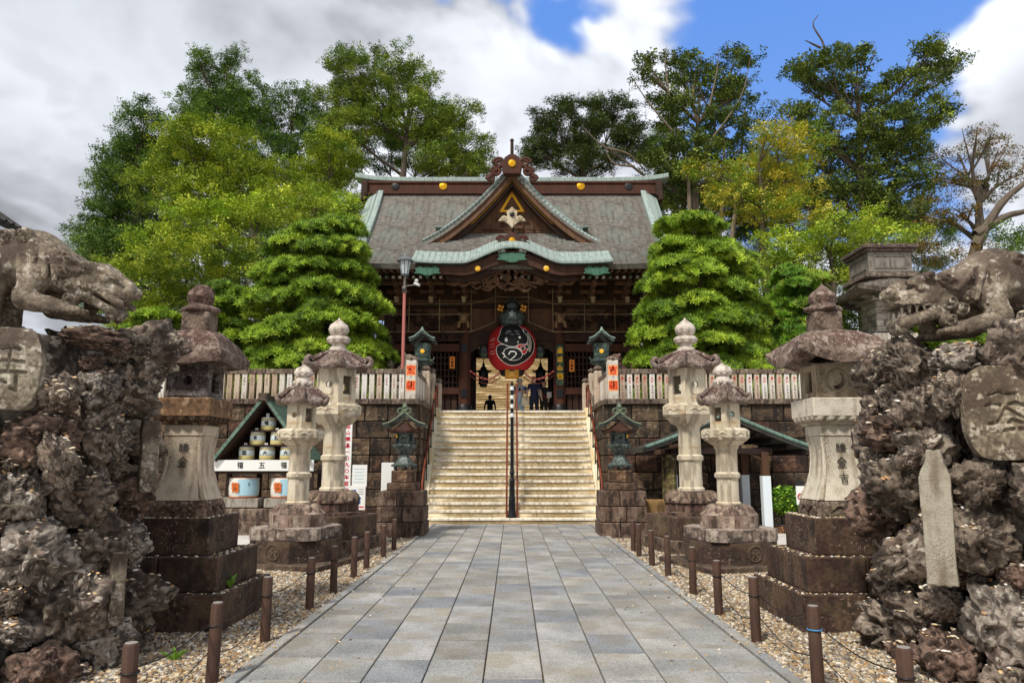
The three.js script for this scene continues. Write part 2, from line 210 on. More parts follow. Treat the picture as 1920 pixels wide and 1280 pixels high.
// ---------- lettering made of strokes on a 100 x 100 grid ----------
const GLYPH = {
  成: '22,28 85,28;22,28 22,60 10,90;25,50 48,50 46,78 36,74;50,8 58,50 75,85 90,72;80,45 50,88;68,8 80,18', 田: '20,20 80,20 80,85 20,85 20,20;50,20 50,85;20,52 80,52', 山: '50,12 50,80;18,40 18,82 82,82 82,40',
  開: '12,12 12,92;12,12 42,12 42,40 12,40;12,26 42,26;88,12 88,92;58,12 88,12;58,12 58,40 88,40;58,26 88,26;30,52 70,52;25,66 75,66;42,52 38,86;60,52 60,88',
  基: '18,18 82,18;35,8 35,58;65,8 65,58;35,32 65,32;35,45 65,45;8,58 92,58;35,58 12,76;65,58 90,76;50,62 50,90;32,76 68,76;15,92 85,92', 一: '10,52 90,48', 〇: '50,15 75,25 85,50 75,78 50,88 25,78 15,50 25,25 50,15',
  九: '12,35 62,35 60,80 72,88 90,85 90,68;40,10 38,50 12,92', 年: '30,8 15,30;25,25 85,25;25,50 80,50;25,50 25,68;8,68 92,68;52,25 52,95', 祭: '35,8 15,30;25,20 45,20 15,55;55,15 85,15 55,45;60,20 90,50;35,58 65,58;15,70 85,70;50,70 50,95;32,78 22,92;68,78 78,92',
  記: '10,15 40,15;14,30 38,30;14,43 38,43;14,58 38,58 38,85 14,85 14,58;52,20 85,20 85,48 55,48;55,48 55,85 90,85 90,70', 念: '50,5 10,40;50,5 90,40;35,35 65,35;30,48 70,48 52,62;25,70 15,88;40,68 45,90 70,90 72,78;58,65 62,76;80,68 90,85',
  大: '10,38 90,38;50,8 48,45 12,92;52,45 90,92', 帳: '10,30 10,75;10,30 40,30 40,70;25,8 25,95;50,12 88,12;55,12 55,52;55,25 85,25;55,38 85,38;45,52 95,52;58,52 55,92 68,82;65,55 92,92;88,60 72,72',
  組: '30,8 12,30 32,32;38,20 10,52 42,50;26,52 26,92;14,62 8,80;36,62 42,78;55,15 85,15 85,85 55,85 55,15;55,38 85,38;55,60 85,60;45,88 95,88', 金: '50,5 10,42;50,5 90,42;30,42 70,42;20,58 80,58;50,42 50,88;30,66 36,80;70,66 64,80;12,90 88,90',
  奉: '20,18 80,18;15,32 85,32;8,46 92,46;50,6 48,40 15,72;52,46 85,72;30,62 70,62;30,76 70,76;50,55 50,96', 護: '8,20 36,20;12,34 34,34;12,46 34,46;12,60 34,60 34,86 12,86 12,60;42,18 94,18;56,8 56,28;78,8 78,28;58,30 46,50;52,42 52,68;70,30 70,68;52,38 92,38;52,48 90,48;52,58 90,58;52,68 94,68;48,76 86,76 44,96;56,80 92,96',
  吉: '12,25 88,25;50,6 50,46;22,46 78,46;28,60 72,60 72,90 28,90 28,60', 宏: '50,4 50,14;14,28 14,16 86,16 86,28;20,42 84,42;46,28 14,90;52,58 40,88 82,84;72,66 88,92', 五: '15,15 85,15;48,15 36,88;24,48 74,48 70,88;8,90 92,90', 福: '22,6 30,16;10,24 38,24 12,56;26,42 26,94;30,48 40,58;48,12 92,12;54,24 86,24 86,42 54,42 54,24;50,54 90,54 90,92 50,92 50,54;70,54 70,92;50,73 90,73', 酒: '10,12 20,20;6,36 16,44;8,90 22,62;32,14 94,14;54,14 54,34;72,14 72,34;36,34 90,34 90,92 36,92 36,34;36,62 90,62;36,78 90,78',
};
// strokes as flat ribbons facing +z, from (0, 0) down to (size, -size)
function glyphs(text, size, { width = 0.09, step = 1.12, across = false } = {}) {
  const pos = [], w = size * width / 2; let k = 0;
  for (const ch of text) {
    const ox = across ? k * size * step : 0, oy = across ? 0 : -k * size * step; k++;
    for (const st of (GLYPH[ch] ?? '').split(';')) {
      const p = st.trim().split(' ').map((q) => q.split(',').map((n) => n * size / 100));
      for (let i = 0; i + 1 < p.length; i++) {
        const [x0, y0] = p[i], [x1, y1] = p[i + 1], L = Math.hypot(x1 - x0, y1 - y0) || 1, dx = (x1 - x0) / L * w, dy = (y1 - y0) / L * w, nx = -dy, ny = dx, b = 0.75;
        const q = [[x0 - dx * b + nx, y0 - dy * b + ny], [x1 + dx * b + nx * 0.8, y1 + dy * b + ny * 0.8], [x1 + dx * b - nx * 0.8, y1 + dy * b - ny * 0.8], [x0 - dx * b - nx, y0 - dy * b - ny]].map(([x, y]) => [ox + x, oy - y, (i % 3) * 0.0004]);
        for (const m of [0, 2, 1, 0, 3, 2]) pos.push(...q[m]);
      }
    }
  }
  const g = new THREE.BufferGeometry(); g.setAttribute('position', new THREE.Float32BufferAttribute(pos, 3)); g.computeVertexNormals(); return uvBox(g);
}

// ---------- ground, paved way, gravel ----------
const T = 3.2;                                          // height of the terrace
{
  const g = part('ground', uvBox(new THREE.PlaneGeometry(700, 700).rotateX(-Math.PI / 2)), M.paving); tag(g, null, null, null, 'structure');
  const way = structure('stone_path', 'long straight approach paved with grey granite slabs');
  part('path_bed', box(4.1, 0.012, 16.6, 0, 0.004, -11.4), M.earth, way);
  const r = rng(5), tones = [0xc4c1bb, 0xb9b8b6, 0xcdc8bf, 0xadaeb0, 0xbfbab2, 0xc9c6c2, 0xb3afa8].map((h) => tint(M.granite, h));
  const pieces = [], cw = 0.44, variants = [];
  for (let c = 0; c < 9; c++) {
    let z = 3.15 + r() * 0.5;
    while (z < 19.62) {
      const len = Math.min(0.62 + r() * 0.26, 19.66 - z); if (len < 0.2) break;
      const x = (c - 4) * cw, h = 0.035 + r() * 0.004, g = uvBox(new RoundedBoxGeometry(cw - 0.011, h, len - 0.012, 1, 0.006), r() * 9, r() * 9);
      const m = part('paving_slab', g, tones[Math.floor(r() * tones.length)], way); m.position.set(x + 0.01, h / 2 + 0.008, -(z + len / 2)); m.rotation.set((r() - 0.5) * 0.004, (r() - 0.5) * 0.004, (r() - 0.5) * 0.006);
      z += len;
    }
  }
  for (const s of [-1, 1]) { let z = 3.2; while (z < 19.4) { const len = 1.1 + r() * 0.7, g = uvBox(new RoundedBoxGeometry(0.1, 0.08, len - 0.01, 1, 0.008), r() * 9, r() * 9); const m = part('edging_stone', g, tones[Math.floor(r() * 3)], way); m.position.set(s * 2.045 + 0.01, 0.014, -(z + len / 2)); z += len; } }
  // gravel beds on both sides
  const pebble = new THREE.IcosahedronGeometry(1, 0), cols = [0xc2a67c, 0xd8c4a0, 0xa08868, 0x85786a, 0xe6dccb, 0x655a50, 0xb08a5c, 0x9a9288, 0xcfc3ac].map((h) => new THREE.Color(h));
  for (const s of [-1, 1]) {
    const bed = structure('gravel_bed'); bed.userData.kind = 'structure';
    part('bed_soil', box(2.5, 0.01, 12.6, s * 3.36, 0.002, -10.0), M.earth, bed);
    const N = 64000, im = shade(new THREE.InstancedMesh(pebble, plain(0xffffff, 0.75), N)), m = new THREE.Matrix4(), q = new THREE.Quaternion(), e = new THREE.Euler(), c = new THREE.Color();
    im.name = 'gravel'; im.userData.kind = 'stuff';
    for (let i = 0; i < N; i++) {
      const t = Math.pow(r(), 1.5), x = s * (2.12 + r() * 2.46), z = 3.8 + t * 12.4, k = 0.008 + r() * r() * 0.017;
      m.compose(V(x, 0.012 + k * 0.3 * r() + 0.01 * noise3(x * 3, 0, z * 3), -z), q.setFromEuler(e.set(r() * 0.6, r() * 6.3, r() * 0.6)), V(k * (1 + r() * 0.6), k * 0.6, k)); im.setMatrixAt(i, m);
      im.setColorAt(i, c.copy(cols[Math.floor(r() * cols.length)]).multiplyScalar(0.6 + r() * 0.35));
    }
    bed.add(im);
    // a few stones kicked on to the slabs
    const F = 260, fs = shade(new THREE.InstancedMesh(pebble, im.material, F)); fs.name = 'stray_gravel'; fs.userData.kind = 'stuff';
    for (let i = 0; i < F; i++) { const x = s * (2.08 - Math.pow(r(), 3) * 0.9), z = 4 + r() * 13, k = 0.006 + r() * 0.008; m.compose(V(x, (Math.abs(x) > 1.995 ? 0.054 : 0.045) + k * 0.4, -z), q.setFromEuler(e.set(0, r() * 6.3, 0)), V(k * 1.3, k * 0.7, k)); fs.setMatrixAt(i, m); fs.setColorAt(i, c.copy(cols[Math.floor(r() * cols.length)])); }
    bed.add(fs);
  }
}

// ---------- terrace, retaining wall, stairs, fence ----------
{
  const t = structure('terrace', 'raised ground in front of the gate');
  for (const s of [-1, 1]) part('terrace_fill', box(58, T - 0.02, 3.0, s * (2.75 + 29), 0, -21.75), M.earth, t);
  part('terrace_floor', box(121.5, T, 100, 0, 0, -73.2), M.paving, t);
  const r = rng(11), tones = [0xb4a898, 0x9a8c7c, 0x92766a, 0xaaa294, 0x80766a].map((h) => tint(M.wall, h));
  const block = (parent, w, h, d, x, y, z, turn = 0) => {
    const g = uvBox(new RoundedBoxGeometry(w, h, d, 1, 0.028), r() * 9, r() * 9), p = g.attributes.position;
    const sx = r() * 50; for (let i = 0; i < p.count; i++) { const a = p.getX(i), b = p.getY(i), c = p.getZ(i); if (c > 0) p.setZ(i, c + (noise3(a * 5 + sx, b * 5, 2) - 0.5) * 0.05); }
    const m = part('stone_block', g, tones[Math.floor(r() * tones.length)], parent); m.position.set(x, y, z); m.rotation.y = turn; m.rotation.z = (r() - 0.5) * 0.012; return m;
  };
  for (const s of [-1, 1]) {
    const side = s < 0 ? 'beside the barrel display' : 'behind the small roofed shelter';
    const w = thing('retaining_wall', 'weathered brown stone block wall holding up the terrace ' + side, 'wall');
    part('wall_core', [box(12, T - 0.02, 0.1, s * 8.66, 0, -20.2), box(0.1, T - 0.02, 2.9, s * 2.72, 0, -21.55)], tint(M.wall, 0x9a8c7c), w);
    const nc = 7, ch = (T - 0.04) / nc;
    for (let c = 0; c < nc; c++) {
      let x = 2.56; const y = c * ch + ch / 2, back = c * 0.012;
      while (x < 14.4) { const len = 0.5 + r() * 0.55; block(w, len - 0.016, ch - 0.014, 0.3, s * (x + len / 2), y, -20.12 - back + r() * 0.03); x += len; }
      let z = 20.3; while (z < 22.9) { const len = Math.min(0.42 + r() * 0.4, 23 - z); if (len < 0.1) break; block(w, len - 0.016, ch - 0.014, 0.24, s * 2.62, y, -(z + len / 2), -s * Math.PI / 2); z += len; }
    }
    let x = 2.5; while (x < 14.4) { const len = 0.9 + r() * 0.5; const g = uvBox(new RoundedBoxGeometry(len - 0.01, 0.15, 0.5, 1, 0.02), r() * 9, r() * 9); part('coping_stone', g, tint(M.grime, 0xb8b0a6), w).position.set(s * (x + len / 2), T + 0.04, -20.2); x += len; }
    for (let i = 0; i < 3; i++) { const g = uvBox(new RoundedBoxGeometry(0.36, 0.15, 0.84, 1, 0.02), r() * 9, r() * 9); part('coping_stone', g, tint(M.grime, 0xb8b0a6), w).position.set(s * 2.62, T + 0.04, -(20.9 + i * 0.85)); }
  }
  // stairs
  const st = thing('stone_stairs', 'broad flight of cream stone steps stained brown, leading up to the gate', 'stairs');
  const n = 17, rise = T / n, run = 0.2, z0 = 19.7, riser = M.riser = new THREE.MeshStandardMaterial({ roughness: 0.9 });
  // weathered risers: brown-black grime on the worn middle of each half, drawn in metres across the flight
  riser.map = tex(1024, (u, v) => {
    const x = (u - 0.5) * 4.5, a = Math.abs(x), mid = x < 0 ? 1.05 : 1.15, wob = (pf(u, v, 7, 17, 301, 4) - 0.5) * 1.1;
    const band = sstep(1.25, 0.5, Math.abs(a - mid) + wob), fr = pf(u, v, 260, 102, 302, 2), gr = pf(u, v, 10, 34, 303, 4), row = (v * 17) % 1;
    let k = mix3(rgb(0xf3e6c8), rgb(0xdcc294), sstep(0.4, 0.65, gr)); k = mix3(k, rgb(0x75623f), band * (0.45 + 0.35 * sstep(0.35, 0.65, fr)) * sstep(0.02, 0.35, row + 0.12)); return mix3(k, rgb(0x8a6f45), sstep(0.7, 0.85, fr) * 0.25);
  }, null, true, 512);
  const cream = tint(M.pillar, 0xffffff); cream.color.setRGB(1.15, 1.12, 1.02);
  for (let i = 0; i < n; i++) {
    const z = z0 + run * i, g = new THREE.BoxGeometry(4.5, rise - 0.06, 0.3), uv = g.attributes.uv;
    for (let k = 0; k < uv.count; k++) uv.setXY(k, uv.getX(k), (i + 0.1 + uv.getY(k) * 0.8) / n);
    part('step', g, riser, st).position.set(0, rise * i + (rise - 0.06) / 2, -(z + 0.15));
    part('tread', uvBox(new RoundedBoxGeometry(4.5, 0.06, 0.3, 1, 0.01), r(), r()), cream, st).position.set(0, rise * (i + 1) - 0.03, -(z + 0.12));
  }
  part('top_landing_stone', box(4.5, 0.1, 0.4, 0, T - 0.1, -23.15, 0.008), cream, st);
  for (const s of [-1, 1]) {
    const L = n * run, pts = [[-z0 + 0.05, 0], [-z0 + 0.05, 0.22], [-z0 - L, T + 0.1], [-z0 - L - 0.25, T + 0.1], [-z0 - L - 0.25, T - 0.4], [-z0 - 0.4, 0]];
    const g = slab(pts.map(([a, b]) => [-a, b]), 0.16, 0.006).rotateY(Math.PI / 2); part('side_kerb', uvBox(g.translate(s > 0 ? 2.26 : -2.42, 0, 0)), tint(M.stair, 0xffffff), st);
  }
  // rails
  for (const s of [-1, 1]) {
    const h = thing('stair_handrail', 'rusty brown pipe handrail along the ' + (s < 0 ? 'stair side nearest the barrel display' : 'stair side nearest the roofed shelter'), 'handrail');
    const x = s * 2.36;
    part('rail', tube([[x, 0.35, -19.72], [x, 1.0, -19.75], [x, 1.35, -20.0], [x, 2.6, -21.45], [x, 3.9, -22.85], [x, 4.0, -23.1], [x, 3.9, -23.3], [x, T, -23.32]], 0.03, 40), M.rust, h);
    for (let i = 0; i < 6; i++) { const z = 20.15 + i * 0.52, y = (z - z0) / run * rise; part('rail_post', [bar([x, y + 0.18, -z], [x, y + 1.12, -z], 0.018), box(0.07, 0.03, 0.07, x, y + 0.16, -z)], M.iron, h); }
  }
  for (const s of [-1, 1]) {
    const h = thing('centre_handrail', 'brown pipe handrail flanking the dark pole up the middle of the stairs', 'handrail', [0, 0, 0], 0, 'centre handrails'), x = s * 0.14;
    part('rail', tube([[x, rise, -19.82], [x, 1.0, -19.84], [x, 1.25, -20.05], [x, 2.6, -21.5], [x, 4.0, -23.05], [x, 4.05, -23.3], [x, 3.95, -23.42], [x, T, -23.44]], 0.026, 40), M.rust, h);
    for (let i = 1; i < 5; i++) { const k = i * 3 + 1, z = z0 + run * k + 0.12; part('rail_post', bar([x, rise * (k + 1), -z], [x, 1.25 + (z - 20.05) * 0.94, -z], 0.016), M.rust, h); if (s > 0) part('cross_bar', bar([x, rise * (k + 1) + 0.62, -z], [-x + 0.03, rise * (k + 1) + 0.62, -z], 0.014), M.rust, h); }
  }
  const pole = thing('centre_pole', 'black iron pole with a turned base at the foot of the stairs', 'pole', [0, rise, -19.82]);
  part('base', turned([[0, 0], [0.11, 0], [0.11, 0.06], [0.09, 0.1], [0.085, 0.42], [0.095, 0.45], [0.075, 0.5], [0.065, 0.92], [0.08, 0.96], [0.05, 1.02], [0.045, 1.1], [0.075, 1.16], [0.05, 1.23], [0.035, 1.3], [0, 1.3]], 8), M.iron, pole);
  part('shaft', bar([0, 1.28, 0], [0, 3.5, 0], 0.05, 10, 0.042), M.iron, pole);
  for (let i = 0; i < 4; i++) part('white_band', turned([[0.042, 0], [0.052, 0.005], [0.052, 0.1], [0.042, 0.105]], 12).translate(0, 2.62 + i * 0.24, 0), M.white, pole);
  part('cap', turned([[0.03, 0], [0.045, 0.02], [0.02, 0.07], [0, 0.08]], 10).translate(0, 3.5, 0), M.iron, pole);

  const words = (...a) => { const m = part('inscription', ...a); m.userData.kind = 'stuff'; return m; };
  // fence of inscribed stone posts
  const red = plain(0xc2261c, 0.7), dark = plain(0x4a2f28, 0.8), names = ['成田山大', '金吉組', '開基大年', '山田吉五', '福田組', '大山九年', '吉田五', '宏福山'];
  const faint = plain(0x8f7a70, 0.85), rosy = plain(0xa8584a, 0.8), heads = ['金一', '大五', '田山', '吉一', '九大'].map((t) => glyphs(t, 0.08, { width: 0.17, step: 1.15 })), picks = names.map((t) => glyphs(t, 0.06, { width: 0.13, step: 1.3 })), pm = [0xffffff, 0xe3d3c2, 0xcbb6a2, 0xf3efe8].map((h) => tint(M.pillar, h));
  for (const s of [-1, 1]) {
    const f = thing('stone_fence', 'stone fence of upright posts carved with red names, on the wall ' + (s < 0 ? 'above the barrel display' : 'above the roofed shelter'), 'fence');
    const y0 = T + 0.115;
    let x = 3.02, k = 0;
    while (x < 14.2) {
      const h = 0.7, m = part('fence_post', box(0.14, h, 0.12, 0, 0, 0, 0.012), pm[Math.floor(r() * 4)], f); m.position.set(s * x, y0, -20.2); m.rotation.y = (r() - 0.5) * 0.05;
      if (s > 0) { const g = words(heads[k % heads.length], red, m); g.position.set(-0.04, h - 0.08, 0.0635); const g2 = words(picks[k % picks.length], faint, m); g2.position.set(-0.03, h - 0.32, 0.0635); } else if (r() < 0.75) { const g = words(picks[(k * 3) % picks.length], x > 6 ? faint : rosy, m); g.position.set(-0.03, h - 0.1, 0.0635); } x += 0.205; k++;
    }
    for (let i = 0; i < 8; i++) part('top_rail', box(1.42, 0.13, 0.16, s * (3.6 + i * 1.43), y0 + 0.7, -20.2, 0.02), tint(M.grime, 0xd8d2c8), f);
    for (let z = 20.55; z < 22.3; z += 0.21) { const m = part('fence_post', box(0.12, 0.7, 0.14, 0, 0, 0, 0.012), pm[Math.floor(r() * 4)], f); m.position.set(s * 2.7, y0, -z); }
    part('top_rail', box(0.16, 0.13, 2.0, s * 2.7, y0 + 0.7, -21.42, 0.02), tint(M.grime, 0xd8d2c8), f);
    const c = part('corner_pillar', box(0.3, 1.15, 0.3, 0, 0, 0, 0.03), pm[3], f); c.position.set(s * 2.76, y0 - 0.08, -20.2);
    const og = s < 0 ? '宏組' : '吉組';
    [...og].forEach((ch, i) => part('painted_character', glyphs(ch, 0.25, { width: 0.2 }).translate(-0.125, -0.1 - i * 0.42, 0), plain(0xd8450f, 0.6), c).position.set(0, 1.1, 0.153));
    for (const y of [0.72, 0.3]) part('painted_panel', box(0.26, 0.29, 0.002, 0, y, 0.15), plain(0xef9a5a, 0.7), c);
    part('pillar_cap', turned([[0, 0], [0.17, 0], [0.18, 0.04], [0.14, 0.09], [0.06, 0.13], [0, 0.14]], 8).translate(0, 1.15, 0), tint(M.grime, 0xe2dcd2), c);
    for (const [z, x2, h] of [[22.45, 2.62, 1.05], [23.3, 2.55, 1.2], [23.9, 2.4, 0.95]]) {
      const p = part('newel_post', box(0.24, h, 0.24, 0, 0, 0, 0.03), pm[1], f); p.position.set(s * x2, z < 23 ? y0 : T, -z);
      part('newel_cap', turned([[0, 0], [0.11, 0], [0.09, 0.03], [0.14, 0.07], [0.13, 0.12], [0.06, 0.16], [0, 0.17]], 10).translate(0, h, 0), tint(M.grime, 0xe2dcd2), p);
    }
  }
}

// ---------- wooden bollards and rope along the way ----------
{
  const r = rng(21), end = plain(0x8f8a84, 0.8);
  const spots = { '-1': [[4.5, 0.575], [5.73, 0.58], [6.98, 0.58], [8.44, 0.57], [9.5, 0.58], [10.76, 0.57], [11.65, 0.56], [12.97, 0.55], [14.07, 0.57]], 1: [[4.42, 0.57], [5.6, 0.58], [6.97, 0.58], [8.2, 0.57], [9.4, 0.58], [10.9, 0.57], [11.9, 0.56], [13.1, 0.56], [13.9, 0.57]] };
  for (const s of [-1, 1]) {
    const pts = [];
    spots[s].forEach(([z, h], i) => {
      const x = s * (2.2 + (r() - 0.5) * 0.05);
      const b = thing('wooden_bollard', 'brown wooden bollard ' + ['beside the rock mound', 'beside the rock mound', 'beside the rock mound', 'beside the stepped square lantern', 'between square and slim lantern', 'between square and slim lantern', 'beside the slim lantern', 'between slim and tall lantern', 'beside the tall lantern'][i] + (s < 0 ? ' on the barrel side' : ' on the shelter side'), 'bollard', [x, 0, -z], r() * 6, s < 0 ? 'bollards on the barrel side' : 'bollards on the shelter side');
      b.rotation.z = (r() - 0.5) * 0.05;
      part('shaft', turned([[0, 0], [0.046, 0], [0.045, h - 0.012], [0.036, h], [0, h + 0.001]], 14), M.post, b); part('end_grain', turned([[0, 0], [0.036, 0], [0.034, 0.003], [0, 0.004]], 14).translate(0, h, 0), end, b);
      pts.push([x, h * 0.72, -z]);
    });
    const rp = thing('barrier_rope', 'thin dark rope strung between the wooden bollards on the ' + (s < 0 ? 'barrel display' : 'roofed shelter') + ' side', 'rope');
    for (let i = 0; i + 1 < pts.length; i++) { const [a, b] = [pts[i], pts[i + 1]], o = s * 0.047; for (const [dy, sag] of [[0, 0.05], [-0.2, 0.09]]) part('rope', tube([[a[0] + o, a[1] + dy, a[2]], [(a[0] + b[0]) / 2 + o, (a[1] + b[1]) / 2 + dy - sag, (a[2] + b[2]) / 2], [b[0] + o, b[1] + dy, b[2]]], 0.005, 10, 4), M.black, rp); }
    for (let i = 0; i < 5; i++) part('rope_tie', new THREE.TorusGeometry(0.05, 0.006, 5, 14).rotateX(Math.PI / 2).translate(pts[i][0], pts[i][1], pts[i][2]), i === 1 && s > 0 ? plain(0x3f86b5, 0.5) : M.black, rp);
  }
}

// ---------- the temple gate (its base is on the terrace; local z runs towards the stairs) ----------
const gate = thing('temple_gate', 'large dark wooden temple gate with sweeping copper roof and front gable', 'gate', [0, T, -30.5]);
{
  const r = rng(31), DK = M.darkWood, WD = M.wood, RW = M.redWood, soot = M.wood;
  const roofY = (t) => 10 - 4.74 * (1.3 * t - 0.3 * t * t), NC = 40;
  const halfW = (t) => t < 0.74 ? 5.75 : lerp(5.75, 7.6, (t - 0.74) / 0.26), lift = (x, t) => 0.4 * Math.pow(Math.abs(x) / 7.6, 6) * t * t;
  for (const s of [1, -1]) {
    const g = grid(36, NC * 2, (u, v) => { const k = v * NC * 2, c = Math.min(Math.floor(k / 2), NC - 1), low = k - c * 2 >= 1, t = (low ? c + (k - c * 2 > 1.5 ? 1 : 1) : c) / NC, x = (u * 2 - 1) * halfW(t); return [x, roofY(t) + lift(x, t) + (low ? 0.06 : 0.004), s * 5.2 * t, x, t * 7.2]; });
    part('roof_slope', crease(g, 0.5), M.roof, gate);
    part('eave_edge', grid(36, 1, (u, v) => { const x = (u * 2 - 1) * 7.6; return [x, roofY(1) + lift(x, 1) + 0.045 - v * 0.16, s * (5.2 - v * 0.04), x, v * 0.2]; }), tint(M.roof, 0xc9c2b8), gate);
    part('soffit', grid(12, 4, (u, v) => { const x = (u * 2 - 1) * lerp(7.5, 5.2, v); return [x, lerp(roofY(1) - 0.1, 6.1, v) + lift(x, 1) * (1 - v), s * lerp(5.15, 2.2, v), x, v * 3]; }), soot, gate);
    part('hip_roof', grid(4, 10, (u, v) => { const x = s * lerp(5.7, 7.6, u), z = (v * 2 - 1) * lerp(3.85, 5.2, u), y = lerp(roofY(0.74), roofY(1), u) + lift(x, 1) * u * Math.pow(Math.abs(v * 2 - 1), 3); return [x, y + 0.01, z, z, u * 2.4]; }), M.roof, gate);
    const tri = []; for (let i = -14; i <= 14; i++) tri.push([i / 14 * 3.9, roofY(Math.abs(i) / 14 * 0.75) - 0.12]); tri.push([3.9, 5.4], [-3.9, 5.4]);
    part('gable_wall', slab(tri, 0.1).rotateY(Math.PI / 2).translate(s * 5.5 - 0.05, 0, 0), DK, gate);
    // verge: a teal bar and a strip of copper tiles leaning outwards
    for (const f of [1, -1]) {
      const bar_ = []; for (let i = 0; i <= 20; i++) { const t = i / 20 * 0.76; bar_.push([f * 5.2 * t, roofY(t) + 0.02]); }
      const outline = [...bar_.map(([a, b]) => [a, b + 0.24]), ...bar_.slice().reverse()];
      part('verge_bar', slab(outline, 0.2, 0.012).rotateY(-Math.PI / 2).translate(s * 5.62 + 0.1, 0, 0), M.verdigris, gate);
      for (let i = 0; i < 30; i++) { const t = 0.05 + i / 30 * 0.7, dt = 0.011, m = part('verge_tile', box(0.5, 0.05, 0.2, 0, 0, 0, 0.012), M.verdigris, gate); m.position.set(s * 5.97, roofY(t) - 0.02, f * 5.2 * t); m.rotation.set(f * Math.atan2(roofY(t - dt) - roofY(t + dt), 5.2 * dt * 2), 0, -s * 0.5, 'YXZ'); }
      part('verge_end', [put(new THREE.TorusGeometry(0.13, 0.06, 6, 14), s * 5.66, roofY(0.78) + 0.1, f * 4.12), box(0.34, 0.3, 0.3, s * 5.66, roofY(0.78) - 0.12, f * 4.0, 0.06)], DK, gate);
    }
  }
  // ridge
  const ridge = part('ridge', [box(12.5, 0.5, 0.62, 0, 9.72, 0, 0.02), box(12.7, 0.1, 0.74, 0, 10.22, 0, 0.02), box(12.4, 0.05, 0.8, 0, 9.74, 0)], RW, gate);
  const capPts = []; for (let i = -24; i <= 24; i++) { const x = i / 24 * 6.7; capPts.push([x, 10.31 + 0.2 * Math.pow(Math.abs(x) / 6.7, 8)]); }
  part('ridge_cap', slab([...capPts.map(([x, y]) => [x, y + 0.15]), ...capPts.slice().reverse()], 0.7, 0.03).translate(0, 0, -0.35), M.verdigris, ridge);
  for (const x of [-2.95, 2.95, -5, 5]) part('crest_disc', put(turned([[0, 0], [0.17, 0], [0.17, 0.03], [0.1, 0.05], [0, 0.06]], 24), x, 10.1, 0.31, 0, Math.PI / 2), Math.abs(x) < 4 ? M.gold : M.black, ridge).scale.set(Math.abs(x) < 4 ? 1 : 1, 1, 1);
  for (const s of [-1, 1]) part('ridge_end', [box(0.3, 0.75, 0.9, s * 6.3, 9.6, 0, 0.08), box(0.2, 0.4, 1.1, s * 6.34, 9.4, 0, 0.06)], DK, ridge);
  // triangular front gable
  const gz = 3.4, gp = (s) => { const a = Math.abs(s); return [3.49 * s, 9.7 - 3.1 * (1.5 * a - 0.5 * a * a)]; };
  const band = (a, b, from = -1, to = 1, n = 40) => { const p = [], q = []; for (let i = 0; i <= n; i++) { const s = lerp(from, to, i / n), [x, y] = gp(s); p.push([x, y + a]); q.unshift([x, y + b]); } return [...p, ...q]; };
  const dorm = part('front_gable', slab(band(0, -0.12), 3.1).translate(0, 0, 0.3), M.roof, gate);
  part('bargeboard', slab(band(-0.13, -0.42, -0.97, 0.97), 0.14, 0.01).translate(0, 0, gz - 0.22), WD, dorm);
  part('bargeboard_edge', slab(band(-0.12, -0.19, -0.99, 0.99), 0.03).translate(0, 0, gz - 0.06), tint(M.wood, 0xd8c8b0), dorm);
  part('inner_bargeboard', slab(band(-0.43, -0.64, -0.9, 0.9), 0.14, 0.01).translate(0, 0, gz - 0.42), DK, dorm);
  part('gilt_edge', slab(band(-0.43, -0.47, -0.45, 0.45), 0.02).translate(0, 0, gz - 0.26), M.gold, dorm);
  for (const s of [-1, 1]) {
    for (let i = 0; i < 24; i++) { const a = 0.06 + i / 24 * 0.93, [x, y] = gp(s * a), [x2, y2] = gp(s * (a + 0.01)), m = part('verge_tile', box(0.145 + 0.03 * (1 - a), 0.05, 0.42, 0, 0, 0, 0.012), M.verdigris, dorm); m.position.set(x, y + 0.02, gz - 0.2); m.rotation.set(0.72, 0, Math.atan2(y2 - y, x2 - x), 'ZYX'); }
    const f = s * 0.1, t = s * 0.74;
    part('verge_ridge', slab(band(0.3, 0, Math.min(f, t), Math.max(f, t), 24), 0.3, 0.01).translate(0, 0, gz - 0.85), RW, dorm);
    part('verge_ridge_cap', slab(band(0.37, 0.31, Math.min(f, s * 0.78), Math.max(f, s * 0.78), 24), 0.42, 0.012).translate(0, 0, gz - 0.91), M.verdigris, dorm);
    const [ex, ey] = gp(s * 0.76); part('verge_ridge_end', [box(0.22, 0.36, 0.36, ex, ey + 0.02, gz - 0.7, 0.04), put(box(0.4, 0.06, 0.46, 0, 0, 0, 0.01), ex + s * 0.14, ey + 0.34, gz - 0.7, 0, 0, s * 0.12)], tint(M.verdigris, 0xbfc9c4), dorm);
  }
  const face = band(-0.55, -0.56, -0.86, 0.86).slice(0, 41); part('gable_face', slab([...face, [2.9, 6.3], [-2.9, 6.3]], 0.08).translate(0, 0, gz - 0.85), soot, dorm);
  part('gilt_panel', slab([[0, 8.98], [0.5, 8.12], [-0.5, 8.12]], 0.03, 0, [[[0, 8.78], [0.34, 8.2], [-0.34, 8.2]]]).translate(0, 0, gz - 0.74), tint(M.gold, 0xd99a2b), dorm);
  for (let i = -3; i <= 3; i++) part('lattice_bar', box(0.05, 1.75 - Math.abs(i) * 0.36, 0.05, i * 0.42, 6.6, gz - 0.7), tint(M.wood, 0xb8a898), dorm);
  for (let i = 0; i < 3; i++) part('lattice_rail', box(3.4 - i * 1.05, 0.05, 0.05, 0, 6.95 + i * 0.42, gz - 0.66), tint(M.wood, 0xb8a898), dorm);
  part('gable_beam', [box(5.3, 0.2, 0.4, 0, 6.28, gz - 0.55, 0.02), box(4.6, 0.14, 0.3, 0, 6.48, gz - 0.58, 0.02)], RW, dorm);
